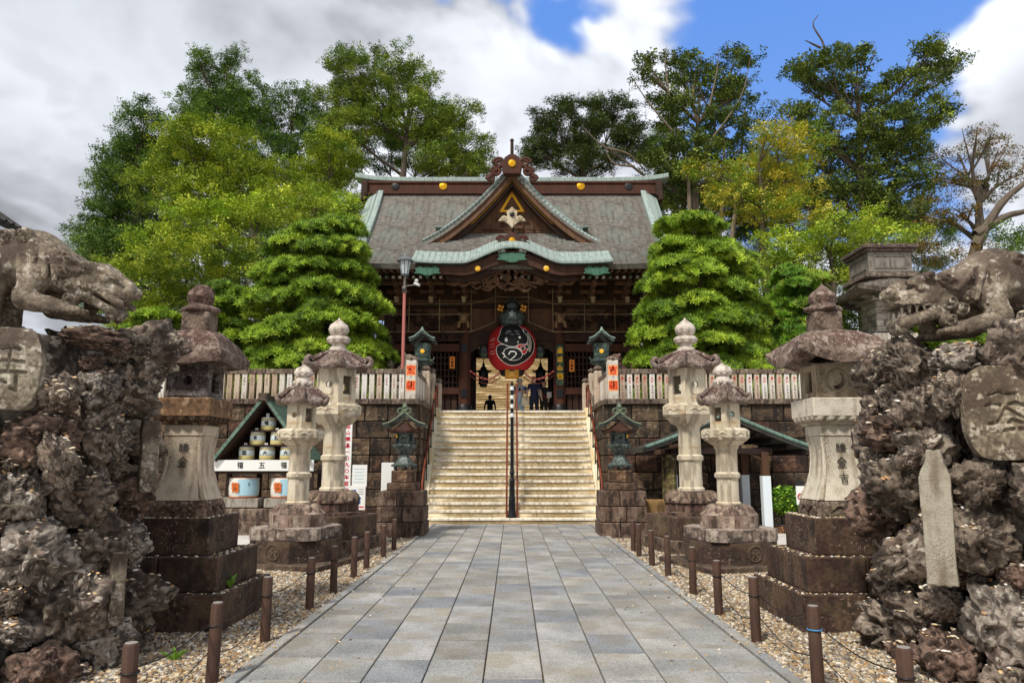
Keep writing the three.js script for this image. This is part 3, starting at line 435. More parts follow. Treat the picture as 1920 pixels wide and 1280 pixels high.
  const curl = (x, y, z, R, dir, w = 0.05) => { const p = []; for (let i = 0; i <= 16; i++) { const a = i / 16 * 4.4 * Math.PI / 1.6, q = R * (1 - i / 22); p.push([x + dir * Math.cos(a) * q, y + Math.sin(a) * q, z + i * 0.002]); } return tube(p, w, 22, 5); };
  const ped = part('gable_pendant', [slab([[0, 8.15], [0.2, 7.95], [0.16, 7.78], [0.42, 7.72], [0.52, 7.6], [0.3, 7.6], [0.1, 7.45], [0, 7.32], [-0.1, 7.45], [-0.3, 7.6], [-0.52, 7.6], [-0.42, 7.72], [-0.16, 7.78], [-0.2, 7.95]], 0.06, 0.015).translate(0, 0, gz - 0.3), curl(0.3, 7.68, gz - 0.22, 0.1, 1, 0.03), curl(-0.3, 7.68, gz - 0.22, 0.1, -1, 0.03)], tint(M.cream, 0xf2eee6), dorm);
  part('pendant_boss', put(turned([[0, 0], [0.1, 0], [0.08, 0.05], [0, 0.08]], 14), 0, 7.85, gz - 0.22, 0, Math.PI / 2), M.black, ped);
  const crest = (name, y, z, k, parent) => {
    const c = part(name, [slab([[-0.3, 0], [0.3, 0], [0.36, 0.3], [0.26, 0.62], [0.1, 0.74], [-0.1, 0.74], [-0.26, 0.62], [-0.36, 0.3]].map(([a, b]) => [a * k, b * k]), 0.24 * k, 0.03 * k).translate(0, y, z),
      ...[-1, 1].flatMap((s) => [curl(s * 0.5 * k, y + 0.46 * k, z + 0.12 * k, 0.22 * k, s, 0.07 * k), curl(s * 0.62 * k, y + 0.1 * k, z + 0.12 * k, 0.2 * k, s, 0.07 * k), curl(s * 0.82 * k, y - 0.16 * k, z + 0.1 * k, 0.16 * k, s, 0.06 * k), tube([[s * 0.3 * k, y + 0.5 * k, z + 0.1 * k], [s * 0.6 * k, y + 0.2 * k, z + 0.1 * k], [s * 0.95 * k, y - 0.2 * k, z + 0.1 * k]], 0.1 * k, 10, 6)])], RW, parent);
    part('crest_disc', put(turned([[0, 0], [0.15 * k, 0], [0.14 * k, 0.04 * k], [0, 0.07 * k]], 20), 0, y + 0.38 * k, z + 0.27 * k, 0, Math.PI / 2), M.gold, c); return c;
  };
  const top = crest('apex_ornament', 9.32, gz + 0.02, 1.0, dorm); part('apex_spike', [bar([0, 10.0, gz + 0.1], [0, 10.68, gz + 0.14], 0.07, 8, 0.06), put(new THREE.SphereGeometry(0.08, 8, 6), 0, 10.7, gz + 0.14)], DK, top);
  // undulating front eave
  const kx = 3.52, kz = 5.62, bell = (x) => { const a = Math.min(Math.abs(x) / 1.75, 1); return 0.56 * Math.pow(0.5 + 0.5 * Math.cos(a * Math.PI), 0.8) + 0.06 * Math.pow(Math.max(0, Math.abs(x) - 2.4) / 1.1, 2); };
  const kb = (a, b, w, n = 56, f = 1) => { const p = [], q = []; for (let i = 0; i <= n; i++) { const x = (i / n * 2 - 1) * w; p.push([x, 5.2 + bell(x) * f + (typeof a === 'function' ? a(x) : a)]); q.unshift([x, 5.2 + bell(x) * f + (typeof b === 'function' ? b(x) : b)]); } return [...p, ...q]; };
  const kara = part('curved_eave', grid(64, 6, (u, v) => { const x = (u * 2 - 1) * kx; return [x, 5.2 + bell(x) + 0.12 + v * 0.55 + v * v * 0.14, kz - v * 1.25, x, v * 1.4]; }), M.verdigris, gate);
  part('eave_edge', slab(kb(0.13, 0.05, kx), 0.1, 0.01).translate(0, 0, kz - 0.1), M.verdigris, kara);
  for (let i = -16; i <= 16; i++) { const x = i * 0.21, p = []; for (let v = 0; v <= 4; v++) { const q = v / 4; p.push([x * (1 + q * 0.02), 5.2 + bell(x) + 0.128 + q * 0.55 + q * q * 0.14, kz - q * 1.25]); } part('standing_seam', tube(p, 0.011, 6, 4), M.verdigris, kara); }
  part('curved_bargeboard', slab(kb(-0.02, (x) => -0.34 - 0.08 * Math.cos(x), kx - 0.15), 0.12, 0.012).translate(0, 0, kz - 0.34), tint(M.wood, 0xb49a86), kara);
  part('inner_curved_board', slab(kb(-0.3, (x) => -0.5 - 0.1 * Math.cos(x), 2.3), 0.12, 0.012).translate(0, 0, kz - 0.6), DK, kara);
  const leafy = [[0, 0.16], [0.2, 0.12], [0.34, 0.2], [0.56, 0.06], [0.5, -0.06], [0.62, -0.14], [0.3, -0.16], [0.1, -0.24], [-0.1, -0.24], [-0.3, -0.16], [-0.62, -0.14], [-0.5, -0.06], [-0.56, 0.06], [-0.34, 0.2], [-0.2, 0.12]];
  const green = tint(M.verdigris, 0x6fa88c);
  for (const [x, y, k] of [[0, 5.52, 0.85], [-2.95, 5.02, 0.75], [2.95, 5.02, 0.75]]) part('green_pendant', slab(leafy.map(([a, b]) => [a * k + x, b * k + y]), 0.06, 0.012).translate(0, 0, kz - 0.18), green, kara);
  for (const s of [-1, 1]) { part('gilt_boss', put(turned([[0, 0], [0.1, 0], [0.1, 0.03], [0.04, 0.06], [0, 0.06]], 18), s * 1.2, 5.1, kz - 0.2, 0, Math.PI / 2), M.goldPaint, kara); part('gilt_cap', box(0.26, 0.15, 0.06, s * 1.82, 4.98, 4.62), M.goldPaint, gate); }
  crest('eave_ornament', 6.0, 4.6, 0.78, kara);
  // carved frieze under the curved eave
  const knots = (n, w, h, x, y, z, seed) => { const q = rng(seed), a = []; for (let i = 0; i < n; i++) { const cx = x + (q() - 0.5) * w, cy = y + (q() - 0.5) * h * (1 - Math.abs(cx - x) / w * 1.2), R = 0.08 + q() * 0.13; a.push(q() < 0.5 ? curl(cx, cy, z + q() * 0.14, R, q() < 0.5 ? 1 : -1, 0.025 + q() * 0.02) : tube([[cx - R * 1.6, cy + (q() - 0.5) * R, z], [cx, cy + (q() - 0.5) * R * 3, z + 0.16 * q()], [cx + R * 1.6, cy + (q() - 0.5) * R, z]], 0.03 + q() * 0.03, 8, 5)); } return a; };
  part('dragon_carving', knots(46, 2.9, 0.8, 0, 4.86, 4.75, 41), WD, gate);
  part('carved_beam_ends', [...knots(10, 0.8, 0.3, -1.7, 4.86, 4.8, 42), ...knots(10, 0.8, 0.3, 1.7, 4.86, 4.8, 43)], WD, gate);
  // rafters with painted ends
  const ends = [tint(M.white, 0xd9d4c6), tint(M.verdigris, 0x9fbfae), tint(M.white, 0xb9b2a4)], raf = box(0.1, 0.1, 2.6, 0, -0.05, -1.3, 0.008), tip = box(0.104, 0.104, 0.012, 0, -0.052, 0.006);
  for (const s of [1]) for (let i = 0; i < 58; i++) { const x = -7 + i * 0.2456, m = part('rafter', raf, soot, gate); m.position.set(x, 5.02 + lift(x, 1) * 0.8, 4.5); m.rotation.x = 0.2; part('painted_end', tip, ends[i % 3], m); const m2 = part('flying_rafter', raf, soot, gate); m2.position.set(x, 5.13 + lift(x, 1), 5.08); m2.rotation.x = 0.16; }
  // frame: columns, beams, brackets
  const colX = [-4.7, -1.81, 1.81, 4.7];
  for (const z of [2.5, 0.3, -1.9]) for (const x of colX) {
    const c = part('column', turned([[0, 0], [0.3, 0], [0.3, 0.06], [0.235, 0.1], [0.235, 4.55], [0, 4.55]], 18).translate(x, 0, z), z === 2.5 && Math.abs(x) < 2 ? RW : DK, gate);
    if (z === 2.5 && Math.abs(x) < 2) { part('base_sleeve', turned([[0.24, 0], [0.3, 0.02], [0.3, 0.42], [0.25, 0.55], [0.24, 0.55]], 18).translate(x, 0.02, z), M.black, c); for (const y of [2.55, 0.82]) part('plaque', [box(0.24, 0.32, 0.05, x, y, z + 0.235, 0.01), box(0.13, 0.2, 0.02, x, y + 0.06, z + 0.26)], M.iron, c); }
  }
  const sign = part('name_board', box(0.3, 1.55, 0.05, 1.81, 0.92 + 0.35, 2.77, 0.02), tint(M.bronze, 0xc2d8b0), gate); part('gilt_letters', glyphs('成田山福', 0.24, { width: 0.16, step: 1.35 }).translate(1.69, 2.72, 2.798), M.gold, sign);
  for (const z of [2.5, -1.9]) part('tie_beam', [box(10.4, 0.42, 0.3, 0, 2.98, z, 0.03), box(10.6, 0.3, 0.36, 0, 4.3, z, 0.03)], DK, gate);
  part('frieze_wall', box(9.4, 0.9, 0.1, 0, 3.4, 2.4), soot, gate);
  for (const s of [-1, 1]) part('frieze_carving', [...knots(26, 2.6, 0.6, s * 3.2, 3.8, 2.52, 51 + s), ...knots(12, 2.4, 0.3, s * 3.2, 3.18, 2.68, 61 + s)], DK, gate);
  part('arch_beam', slab([[-1.6, 3.0], [-1.6, 2.6], [-1.2, 2.86], [-0.5, 3.02], [0.5, 3.02], [1.2, 2.86], [1.6, 2.6], [1.6, 3.0]], 0.3, 0.02).translate(0, 0, 2.35), DK, gate);
  part('ceiling', box(9.6, 0.12, 5.0, 0, 4.45, 0.3), soot, gate);
  part('upper_wall', box(9.4, 1.5, 0.12, 0, 4.6, 2.1), soot, gate);
  part('loft', box(9.4, 1.4, 4.2, 0, 4.6, 0), soot, gate);
  for (const s of [-1, 1]) {
    const cx = s * 3.25;
    part('bay_wall', [box(0.1, 4.4, 4.4, s * 1.86, 0, 0.3), box(0.1, 4.4, 4.4, s * 4.72, 0, 0.3), box(2.8, 4.4, 0.1, cx, 0, -1.7)], soot, gate);
    part('bay_beam', [box(2.5, 0.3, 0.24, cx, 2.6, 2.5, 0.02), box(2.5, 0.26, 0.24, cx, 0.96, 2.5, 0.02), box(2.5, 0.16, 0.3, cx, 0, 2.5, 0.02)], RW, gate);
    for (let i = 0; i < 16; i++) part('lattice_bar', box(0.045, 1.38, 0.045, cx - 1.14 + i * 0.152, 1.22, 2.46), DK, gate);
    for (let i = 0; i < 5; i++) part('lattice_rail', box(2.4, 0.04, 0.03, cx, 1.4 + i * 0.24, 2.49), DK, gate);
    for (let i = 0; i < 10; i++) part('lower_board', box(0.2, 0.8, 0.06, cx - 1.06 + i * 0.235, 0.16, 2.44, 0.01), tint(M.wood, i % 2 ? 0xa08c7e : 0x8a6a58), gate);
    const paper = part('paper_notice', box(0.2, 0.46, 0.012, s * 2.28, 1.95 - (s > 0 ? 0.12 : 0), 2.54), plain(0xe9882f, 0.7), gate); part('letters', glyphs('大開帳', 0.1, { width: 0.16, step: 1.25 }).translate(s * 2.28 - 0.05, 2.36 - (s > 0 ? 0.12 : 0), 2.549), plain(0x5a1f10, 0.7), paper);
    for (const x of [1.81, 3.05, 4.35, 5.4]) {
      part('bracket_set', [box(0.34, 0.16, 0.4, s * x, 4.6, 2.7, 0.03), box(0.18, 0.16, 1.1, s * x, 4.72, 2.9, 0.03), box(0.9, 0.14, 0.16, s * x, 4.78, 2.95, 0.03), box(0.18, 0.16, 1.7, s * x, 4.9, 3.2, 0.03), box(1.0, 0.14, 0.16, s * x, 4.96, 3.6, 0.03)], soot, gate);
      if (x < 5) part('bracket_tip', sided([[0, 0], [0.065, 0], [0.085, 0.2], [0, 0.2]], 4).translate(s * x, 4.36, 3.3), tint(M.cream, 0xd9cdb8), gate);
    }
    // carved beast heads on the beam ends
    const hd = sculpt((x, y, z) => { let d = sdEll(x, y, z, [0, 0, 0], [0.2, 0.2, 0.22]); d = smin(d, sdEll(x, y, z, [0, -0.06, 0.2], [0.13, 0.1, 0.14]), 0.06); for (const q of [-1, 1]) { d = smin(d, sdEll(x, y, z, [q * 0.17, 0.16, 0.02], [0.07, 0.06, 0.08]), 0.03); d = smin(d, Math.hypot(x - q * 0.09, y - 0.06, z - 0.2) - 0.05, 0.02); d = smin(d, sdCap(x, y, z, [q * 0.16, -0.2, 0.1], [q * 0.18, -0.34, 0.14], 0.07), 0.05); } return d + 0.015 * Math.sin(y * 60) * Math.sin(x * 50); }, [-0.32, -0.45, -0.3], [0.32, 0.32, 0.42], 0.026);
    part('beast_head', uvBox(hd.translate(s * 1.84, 3.85, 2.85)), tint(M.cream, 0xb49a80), gate);
  }
  // wire screen frame in front of the upper beams
  const wire = tint(M.cream, 0xa89880), fz = 3.05, seg = [];
  const L = (a, b, w = 0.022) => part('screen_bar', bar([a[0], a[1], fz], [b[0], b[1], fz], w, 5), wire, gate);
  for (const s of [-1, 1]) { L([s * 1.55, 4.35], [s * 4.9, 4.35]); L([s * 1.55, 3.95], [s * 4.9, 3.95]); L([s * 1.55, 3.28], [s * 4.9, 3.28]); L([s * 0.62, 4.62], [s * 1.55, 4.35]); L([s * 0.62, 3.66], [s * 1.55, 3.28]); for (const x of [1.55, 2.75, 3.9, 4.9]) L([s * x, 3.28], [s * x, x < 2 ? 4.95 : 4.6]); L([s * 0.62, 3.66], [s * 0.62, 4.95]); }
  L([-0.62, 4.62], [0.62, 4.62]);
  for (const s of [-1, 1]) for (const x of [1.55, 4.9]) part('screen_stay', bar([s * x, 4.3, fz], [s * x, 4.3, 2.5], 0.02, 5), wire, gate);
}

// ---------- giant red paper lantern in the middle bay ----------
{
  const N = 512, cv = document.createElement('canvas'); cv.width = cv.height = N; const c = cv.getContext('2d'), k = N / 980;
  c.fillStyle = '#b3161b'; c.fillRect(0, 0, N, N); c.setTransform(k, 0, 0, k, -150 * k, -115 * k); c.lineJoin = c.lineCap = 'round';
  const poly = (pts, fill, stroke, w = 22, close = true) => { c.beginPath(); const q = pts.length; if (close) { c.moveTo((pts[q - 1][0] + pts[0][0]) / 2, (pts[q - 1][1] + pts[0][1]) / 2); pts.forEach(([x, y], i) => { const [a, b] = pts[(i + 1) % q]; c.quadraticCurveTo(x, y, (x + a) / 2, (y + b) / 2); }); c.closePath(); } else { c.moveTo(...pts[0]); for (let i = 1; i < q - 1; i++) c.quadraticCurveTo(...pts[i], (pts[i][0] + pts[i + 1][0]) / 2, (pts[i][1] + pts[i + 1][1]) / 2); c.lineTo(...pts[q - 1]); } if (stroke) { c.strokeStyle = stroke; c.lineWidth = w; c.stroke(); } if (fill) { c.fillStyle = fill; c.fill(); } };
  const W = '#f4efe6', B = '#0b0a0a';
  for (const y of [430, 470, 555, 612, 705, 755]) { c.fillStyle = '#d9a58c'; c.fillRect(195, y, 100, 14); }
  poly([[360, 590], [325, 720], [370, 870], [480, 985], [660, 1020], [850, 985], [990, 870], [1070, 700], [1080, 480], [1000, 300], [940, 210], [900, 300], [960, 520], [960, 700], [880, 840], [760, 640], [520, 600]], B, W, 24);
  poly([[385, 130], [880, 130], [880, 320], [960, 400], [950, 530], [890, 585], [770, 580], [720, 640], [580, 640], [500, 590], [400, 545], [350, 460], [400, 370], [375, 260]], B, W, 24);
  poly([[500, 690], [640, 655], [790, 700], [860, 800], [800, 900], [620, 925], [520, 860], [470, 780]], B, W, 22);
  poly([[575, 800], [590, 755], [650, 735], [720, 760], [730, 800], [690, 850], [600, 915]], null, W, 22, false);
  poly([[440, 770], [475, 790], [500, 830], [460, 860]], null, W, 18, false);
  poly([[800, 650], [850, 625], [900, 680], [845, 720]], B, W, 18); poly([[880, 610], [930, 585], [980, 640], [930, 675]], B, W, 18); poly([[872, 790], [880, 750], [930, 705], [925, 750]], '#d61f24');
  poly([[540, 430], [490, 480], [500, 540], [570, 535], [545, 480]], W); poly([[790, 400], [830, 430], [800, 480], [760, 450]], W); poly([[765, 500], [770, 570], [740, 560]], W);
  for (const [x, y, w] of [[520, 295, 90], [700, 300, 90], [500, 345, 60], [600, 375, 80], [720, 358, 80], [560, 325, 60]]) { c.fillStyle = '#d8d2ca'; c.fillRect(x, y, w, 9); }
  poly([[950, 290], [1000, 360], [1030, 520], [1010, 700], [985, 740], [965, 690], [990, 520]], '#b9b09a', W, 8);
  const px = c.getImageData(0, 0, N, N).data;
  const skin = tex(1024, (u, v) => { const a = (u - 0.5) * 2 * Math.PI, back = Math.cos(a) < 0, x = Math.sin(a) * (back ? -1 : 1), i = clamp(Math.floor((x * 0.5 + 0.5) * N), 0, N - 1), j = clamp(Math.floor((1 - v) * N), 0, N - 1), o = (j * N + i) * 4; return [px[o] / 255, px[o + 1] / 255, px[o + 2] / 255]; }, null, true, 512);
  const lan = thing('paper_lantern', 'giant red paper lantern with bold black and white lettering hanging in the gate', 'lantern', [0, 5.0, -27.6]);
  const pts = []; for (let i = 0; i <= 68; i++) { const t = i / 68, y = t * 1.72, a = (t - 0.5) * 2, q = 0.92 * Math.pow(1 - Math.pow(Math.abs(a), 2.6) * 0.72, 0.55); pts.push(new THREE.Vector2(q + 0.012 * Math.cos(t * 17 * 2 * Math.PI), y)); }
  const g = new THREE.LatheGeometry(pts, 72, Math.PI); part('paper_body', g, new THREE.MeshStandardMaterial({ map: skin, roughness: 0.75 }), lan);
  part('top_ring', turned([[0, 1.95], [0.5, 1.95], [0.52, 1.7], [0.5, 1.66], [0, 1.66]], 32), M.black, lan); part('bottom_ring', turned([[0, -0.16], [0.4, -0.16], [0.46, -0.1], [0.5, 0.06], [0, 0.06]], 32), M.black, lan);
  const np = part('name_plate', box(0.52, 0.34, 0.1, 0, -0.32, 0.42, 0.02), tint(M.gold, 0xa8742a), lan); part('plate_emblem', glyphs('大', 0.2, { width: 0.12 }).translate(-0.1, -0.05, 0.472), plain(0xd8b060, 0.4, 0.5), np);
  part('plate_bracket', box(0.4, 0.12, 0.3, 0, -0.28, 0.22), M.black, lan);
  const can = part('bronze_canopy', turned([[0, 2.28], [0.18, 2.27], [0.36, 2.21], [0.47, 2.08], [0.48, 1.9], [0.42, 1.74], [0.3, 1.64], [0.16, 1.6], [0, 1.6]], 36).translate(0, 0, 0.35), M.bronze, lan);
  const star = []; for (let i = 0; i < 10; i++) { const a = i / 10 * Math.PI * 2 + Math.PI / 2, q = i % 2 ? 0.07 : 0.14; star.push([Math.cos(a) * q, Math.sin(a) * q]); } part('canopy_flower', slab(star, 0.03, 0.01).translate(0, 2.02, 0.83), tint(M.verdigris, 0xffffff), can);
  part('bronze_bud', turned([[0, 0], [0.1, 0], [0.2, 0.08], [0.22, 0.18], [0.14, 0.32], [0.04, 0.42], [0, 0.46]], 24).translate(0, 2.26, 0.35), M.bronze, can);
  for (const s of [-1, 1]) { const fl = []; for (let i = 0; i < 4; i++) { const a = i / 4 * 2 * Math.PI + 0.5; fl.push(new THREE.SphereGeometry(0.075, 10, 8).scale(1, 1, 0.4).translate(s * 0.43 + Math.cos(a) * 0.08, 2.35 + Math.sin(a) * 0.09, 0.4)); } part('gilt_flower', [...fl, bar([s * 0.43, 2.3, 0.4], [s * 0.38, 2.16, 0.38], 0.02)], tint(M.gold, 0xc98a3a), can); part('stay', bar([s * 0.38, 2.44, 0.36], [0, 2.78, 0.35], 0.014), M.bronze, can); }
  const ch = []; for (let i = 0; i < 9; i++) ch.push(put(new THREE.TorusGeometry(0.045, 0.012, 5, 10), 0, 2.76 + i * 0.075, 0.35, i % 2 ? Math.PI / 2 : 0)); part('chain', ch, M.iron, lan);
  part('hanger', bar([0, 1.9, 0], [0, 2.72, 0], 0.05), M.iron, lan);
  for (const s of [-1, 1]) { const rp = thing('rope_swag', 'red and white twisted rope swagged from the lantern to the gate column', 'rope', [0, 0, 0], 0, 'rope swags under the lantern'); const pts2 = [[s * 0.42, 4.95, -27.5], [s * 0.8, 4.72, -27.6], [s * 1.2, 4.78, -27.7], [s * 1.6, 5.05, -27.8]]; part('rope', tube(pts2, 0.035, 24, 7), plain(0xc2453a, 0.7), rp); const tw = []; const cc = curve(pts2); for (let i = 0; i <= 60; i++) { const q = cc.getPointAt(i / 60), a = i * 0.9; tw.push([q.x, q.y + Math.cos(a) * 0.03, q.z + Math.sin(a) * 0.03]); } part('white_strand', tube(tw, 0.014, 90, 4), tint(M.white, 0xe6d6cc), rp); part('lower_rope', tube(pts2.map(([x, y, z]) => [x, y - 0.16, z - 0.1]), 0.018, 20, 5), plain(0x8c4a3c, 0.7), rp); }
}
// small hanging lanterns beside it
{
  const make = (mat, big, label, group) => { const o = thing('hanging_lantern', label, 'lantern', [0, 0, 0], 0, group); part('body', [sided([[0, 0], [0.16, 0], [0.2, 0.04], [0.16, 0.09], [0.15, 0.44], [0.2, 0.5], [0, 0.5]], 6), ...[0, 1, 2, 3, 4, 5].map((i) => bar([0.18 * Math.sin(i * 1.047 + 0.52), 0.06, 0.18 * Math.cos(i * 1.047 + 0.52)], [0.18 * Math.sin(i * 1.047 + 0.52), 0.48, 0.18 * Math.cos(i * 1.047 + 0.52)], 0.016))], mat, o); part('roof', [sided([[0.27, 0.48], [0.26, 0.52], [0.12, 0.6], [0.06, 0.74], [0, 0.75]], 6), turned([[0, 0.74], [0.05, 0.74], [0.06, 0.8], [0.02, 0.9], [0, 0.92]], 10), ...[0, 1, 2, 3, 4, 5].map((i) => new THREE.SphereGeometry(0.035, 6, 5).translate(0.3 * Math.sin(i * 1.047 + 0.52), 0.54, 0.3 * Math.cos(i * 1.047 + 0.52)))], mat, o); part('foot', sided([[0, -0.12], [0.1, -0.12], [0.15, 0], [0, 0]], 6), mat, o); part('rod', bar([0, 0.9, 0], [0, big, 0], 0.014, 5), M.iron, o); return o; };
  const a = make(M.bronze, 2.0, 'green bronze hexagonal lantern hanging beside the giant red lantern', 'green hanging lanterns'); a.position.set(-1.08, 5.75, -28.3); copy(a, 'hanging_lantern', [1.08, 5.75, -28.3]);
  const b = make(M.iron, 2.9, 'black openwork lantern hanging low in the gate passage', 'black hanging lanterns'); b.position.set(-1.15, 4.72, -29.6); copy(b, 'hanging_lantern', [1.15, 4.72, -29.6]);
}
// ---------- the next flight of steps behind the gate ----------
{
  const s = thing('rear_stairs', 'pale stone steps climbing behind the gate passage', 'stairs'), m = tint(M.stair, 0xe8dcc4);
  for (let i = 0; i < 40; i++) part('step', (() => { const g = new THREE.BoxGeometry(7, 0.14, 0.42).translate(0, T + i * 0.17 + 0.07, -37.2 - i * 0.3), uv = g.attributes.uv; for (let k = 0; k < uv.count; k++) uv.setXY(k, uv.getX(k) * 1.4 + i * 0.13, (i % 17 + 0.1 + uv.getY(k) * 0.8) / 17); return g; })(), M.riser, s), part('tread', box(7, 0.032, 0.36, 0, T + i * 0.17 + 0.138, -37.14 - i * 0.3, 0.006), m, s);
}

// ---------- stone lanterns ----------
// a roof with n sides: concave slopes, corners turned up
function roofN(n, R, h, { lift = 0.1, thick = 0.06, p = 1.6, top = 0.12, bulge = 0 } = {}) {
  const nu = n * 10, nv = 10, poly = (a) => { const w = 2 * Math.PI / n, q = ((a % w) + w) % w - w / 2; return Math.cos(Math.PI / n) / Math.cos(q); };
  const corner = (a) => { const w = 2 * Math.PI / n, q = Math.abs((((a + w / 2) % w) + w) % w - w / 2) / (w / 2); return Math.pow(Math.max(0, 1 - q), 2.2); };
  const at = (u, v, low) => { const a = u * 2 * Math.PI + Math.PI / n, rr = lerp(top, R, v), rad = rr * lerp(1, poly(a + Math.PI / n * 0) / Math.cos(Math.PI / n), Math.min(1, v * 1.4)), y = h * Math.pow(1 - v, p) + bulge * Math.sin(v * Math.PI) + lift * Math.pow(v, 4) * corner(a - Math.PI / n + Math.PI / n) - (low ? thick : 0); return [Math.sin(a) * rad * (low ? 0.97 : 1), y, Math.cos(a) * rad * (low ? 0.97 : 1)]; };
  const up = grid(nu, nv, (u, v) => at(u, v, false)), rim = grid(nu, 1, (u, v) => at(u, 1, v > 0.5)), under = grid(nu, 2, (u, v) => { const q = at(u, 1, true), k = 1 - v * 0.6; return [q[0] * k, lerp(q[1], 0, v * 0.9), q[2] * k]; });
  return crease(merge([uvBox(up), uvBox(rim), uvBox(under)]), 0.6).rotateY(Math.PI / n);
}
// a panel of a fire box with an opening
const panel = (w, h, t, hole) => { const hs = hole === 'disc' ? [ring(0, h * 0.52, Math.min(w, h) * 0.17)] : hole === 'slot' ? [[[-w * 0.24, h * 0.25], [w * 0.24, h * 0.25], [w * 0.24, h * 0.78], [-w * 0.24, h * 0.78]]] : []; return slab([[-w / 2, 0], [w / 2, 0], [w / 2, h], [-w / 2, h]], t, 0, hs); };
function fireBox(n, R, h, holes, parent, mat, y) {
  const w = 2 * R * Math.tan(Math.PI / n);
  for (let i = 0; i < n; i++) { const m = part('fire_box_panel', panel(w - 0.002, h, 0.05, holes[i % holes.length]), mat, parent); m.rotation.y = i * 2 * Math.PI / n; m.position.set(Math.sin(m.rotation.y) * (R - 0.05), y, Math.cos(m.rotation.y) * (R - 0.05)); }
}
const scroll = (R, w) => { const p = []; for (let i = 0; i <= 20; i++) { const a = -0.9 + i / 20 * 4.9, q = R * (1 - i / 26); p.push([0, R + Math.sin(a - 1.2) * q * 1.0, R * 0.2 + Math.cos(a - 1.2) * q]); } return tube(p, w, 26, 7); };
const petals = (n, R, h, k, y, flare) => { const a = []; for (let i = 0; i < n; i++) { const t = i / n * 2 * Math.PI; a.push(new THREE.SphereGeometry(1, 10, 7).scale(R * 2.4 / n, h * 0.62, R * 0.2).rotateX(flare).translate(0, y + h * 0.45, R * k).rotateY(t)); } return merge(a.map((g) => uvBox(g))); };
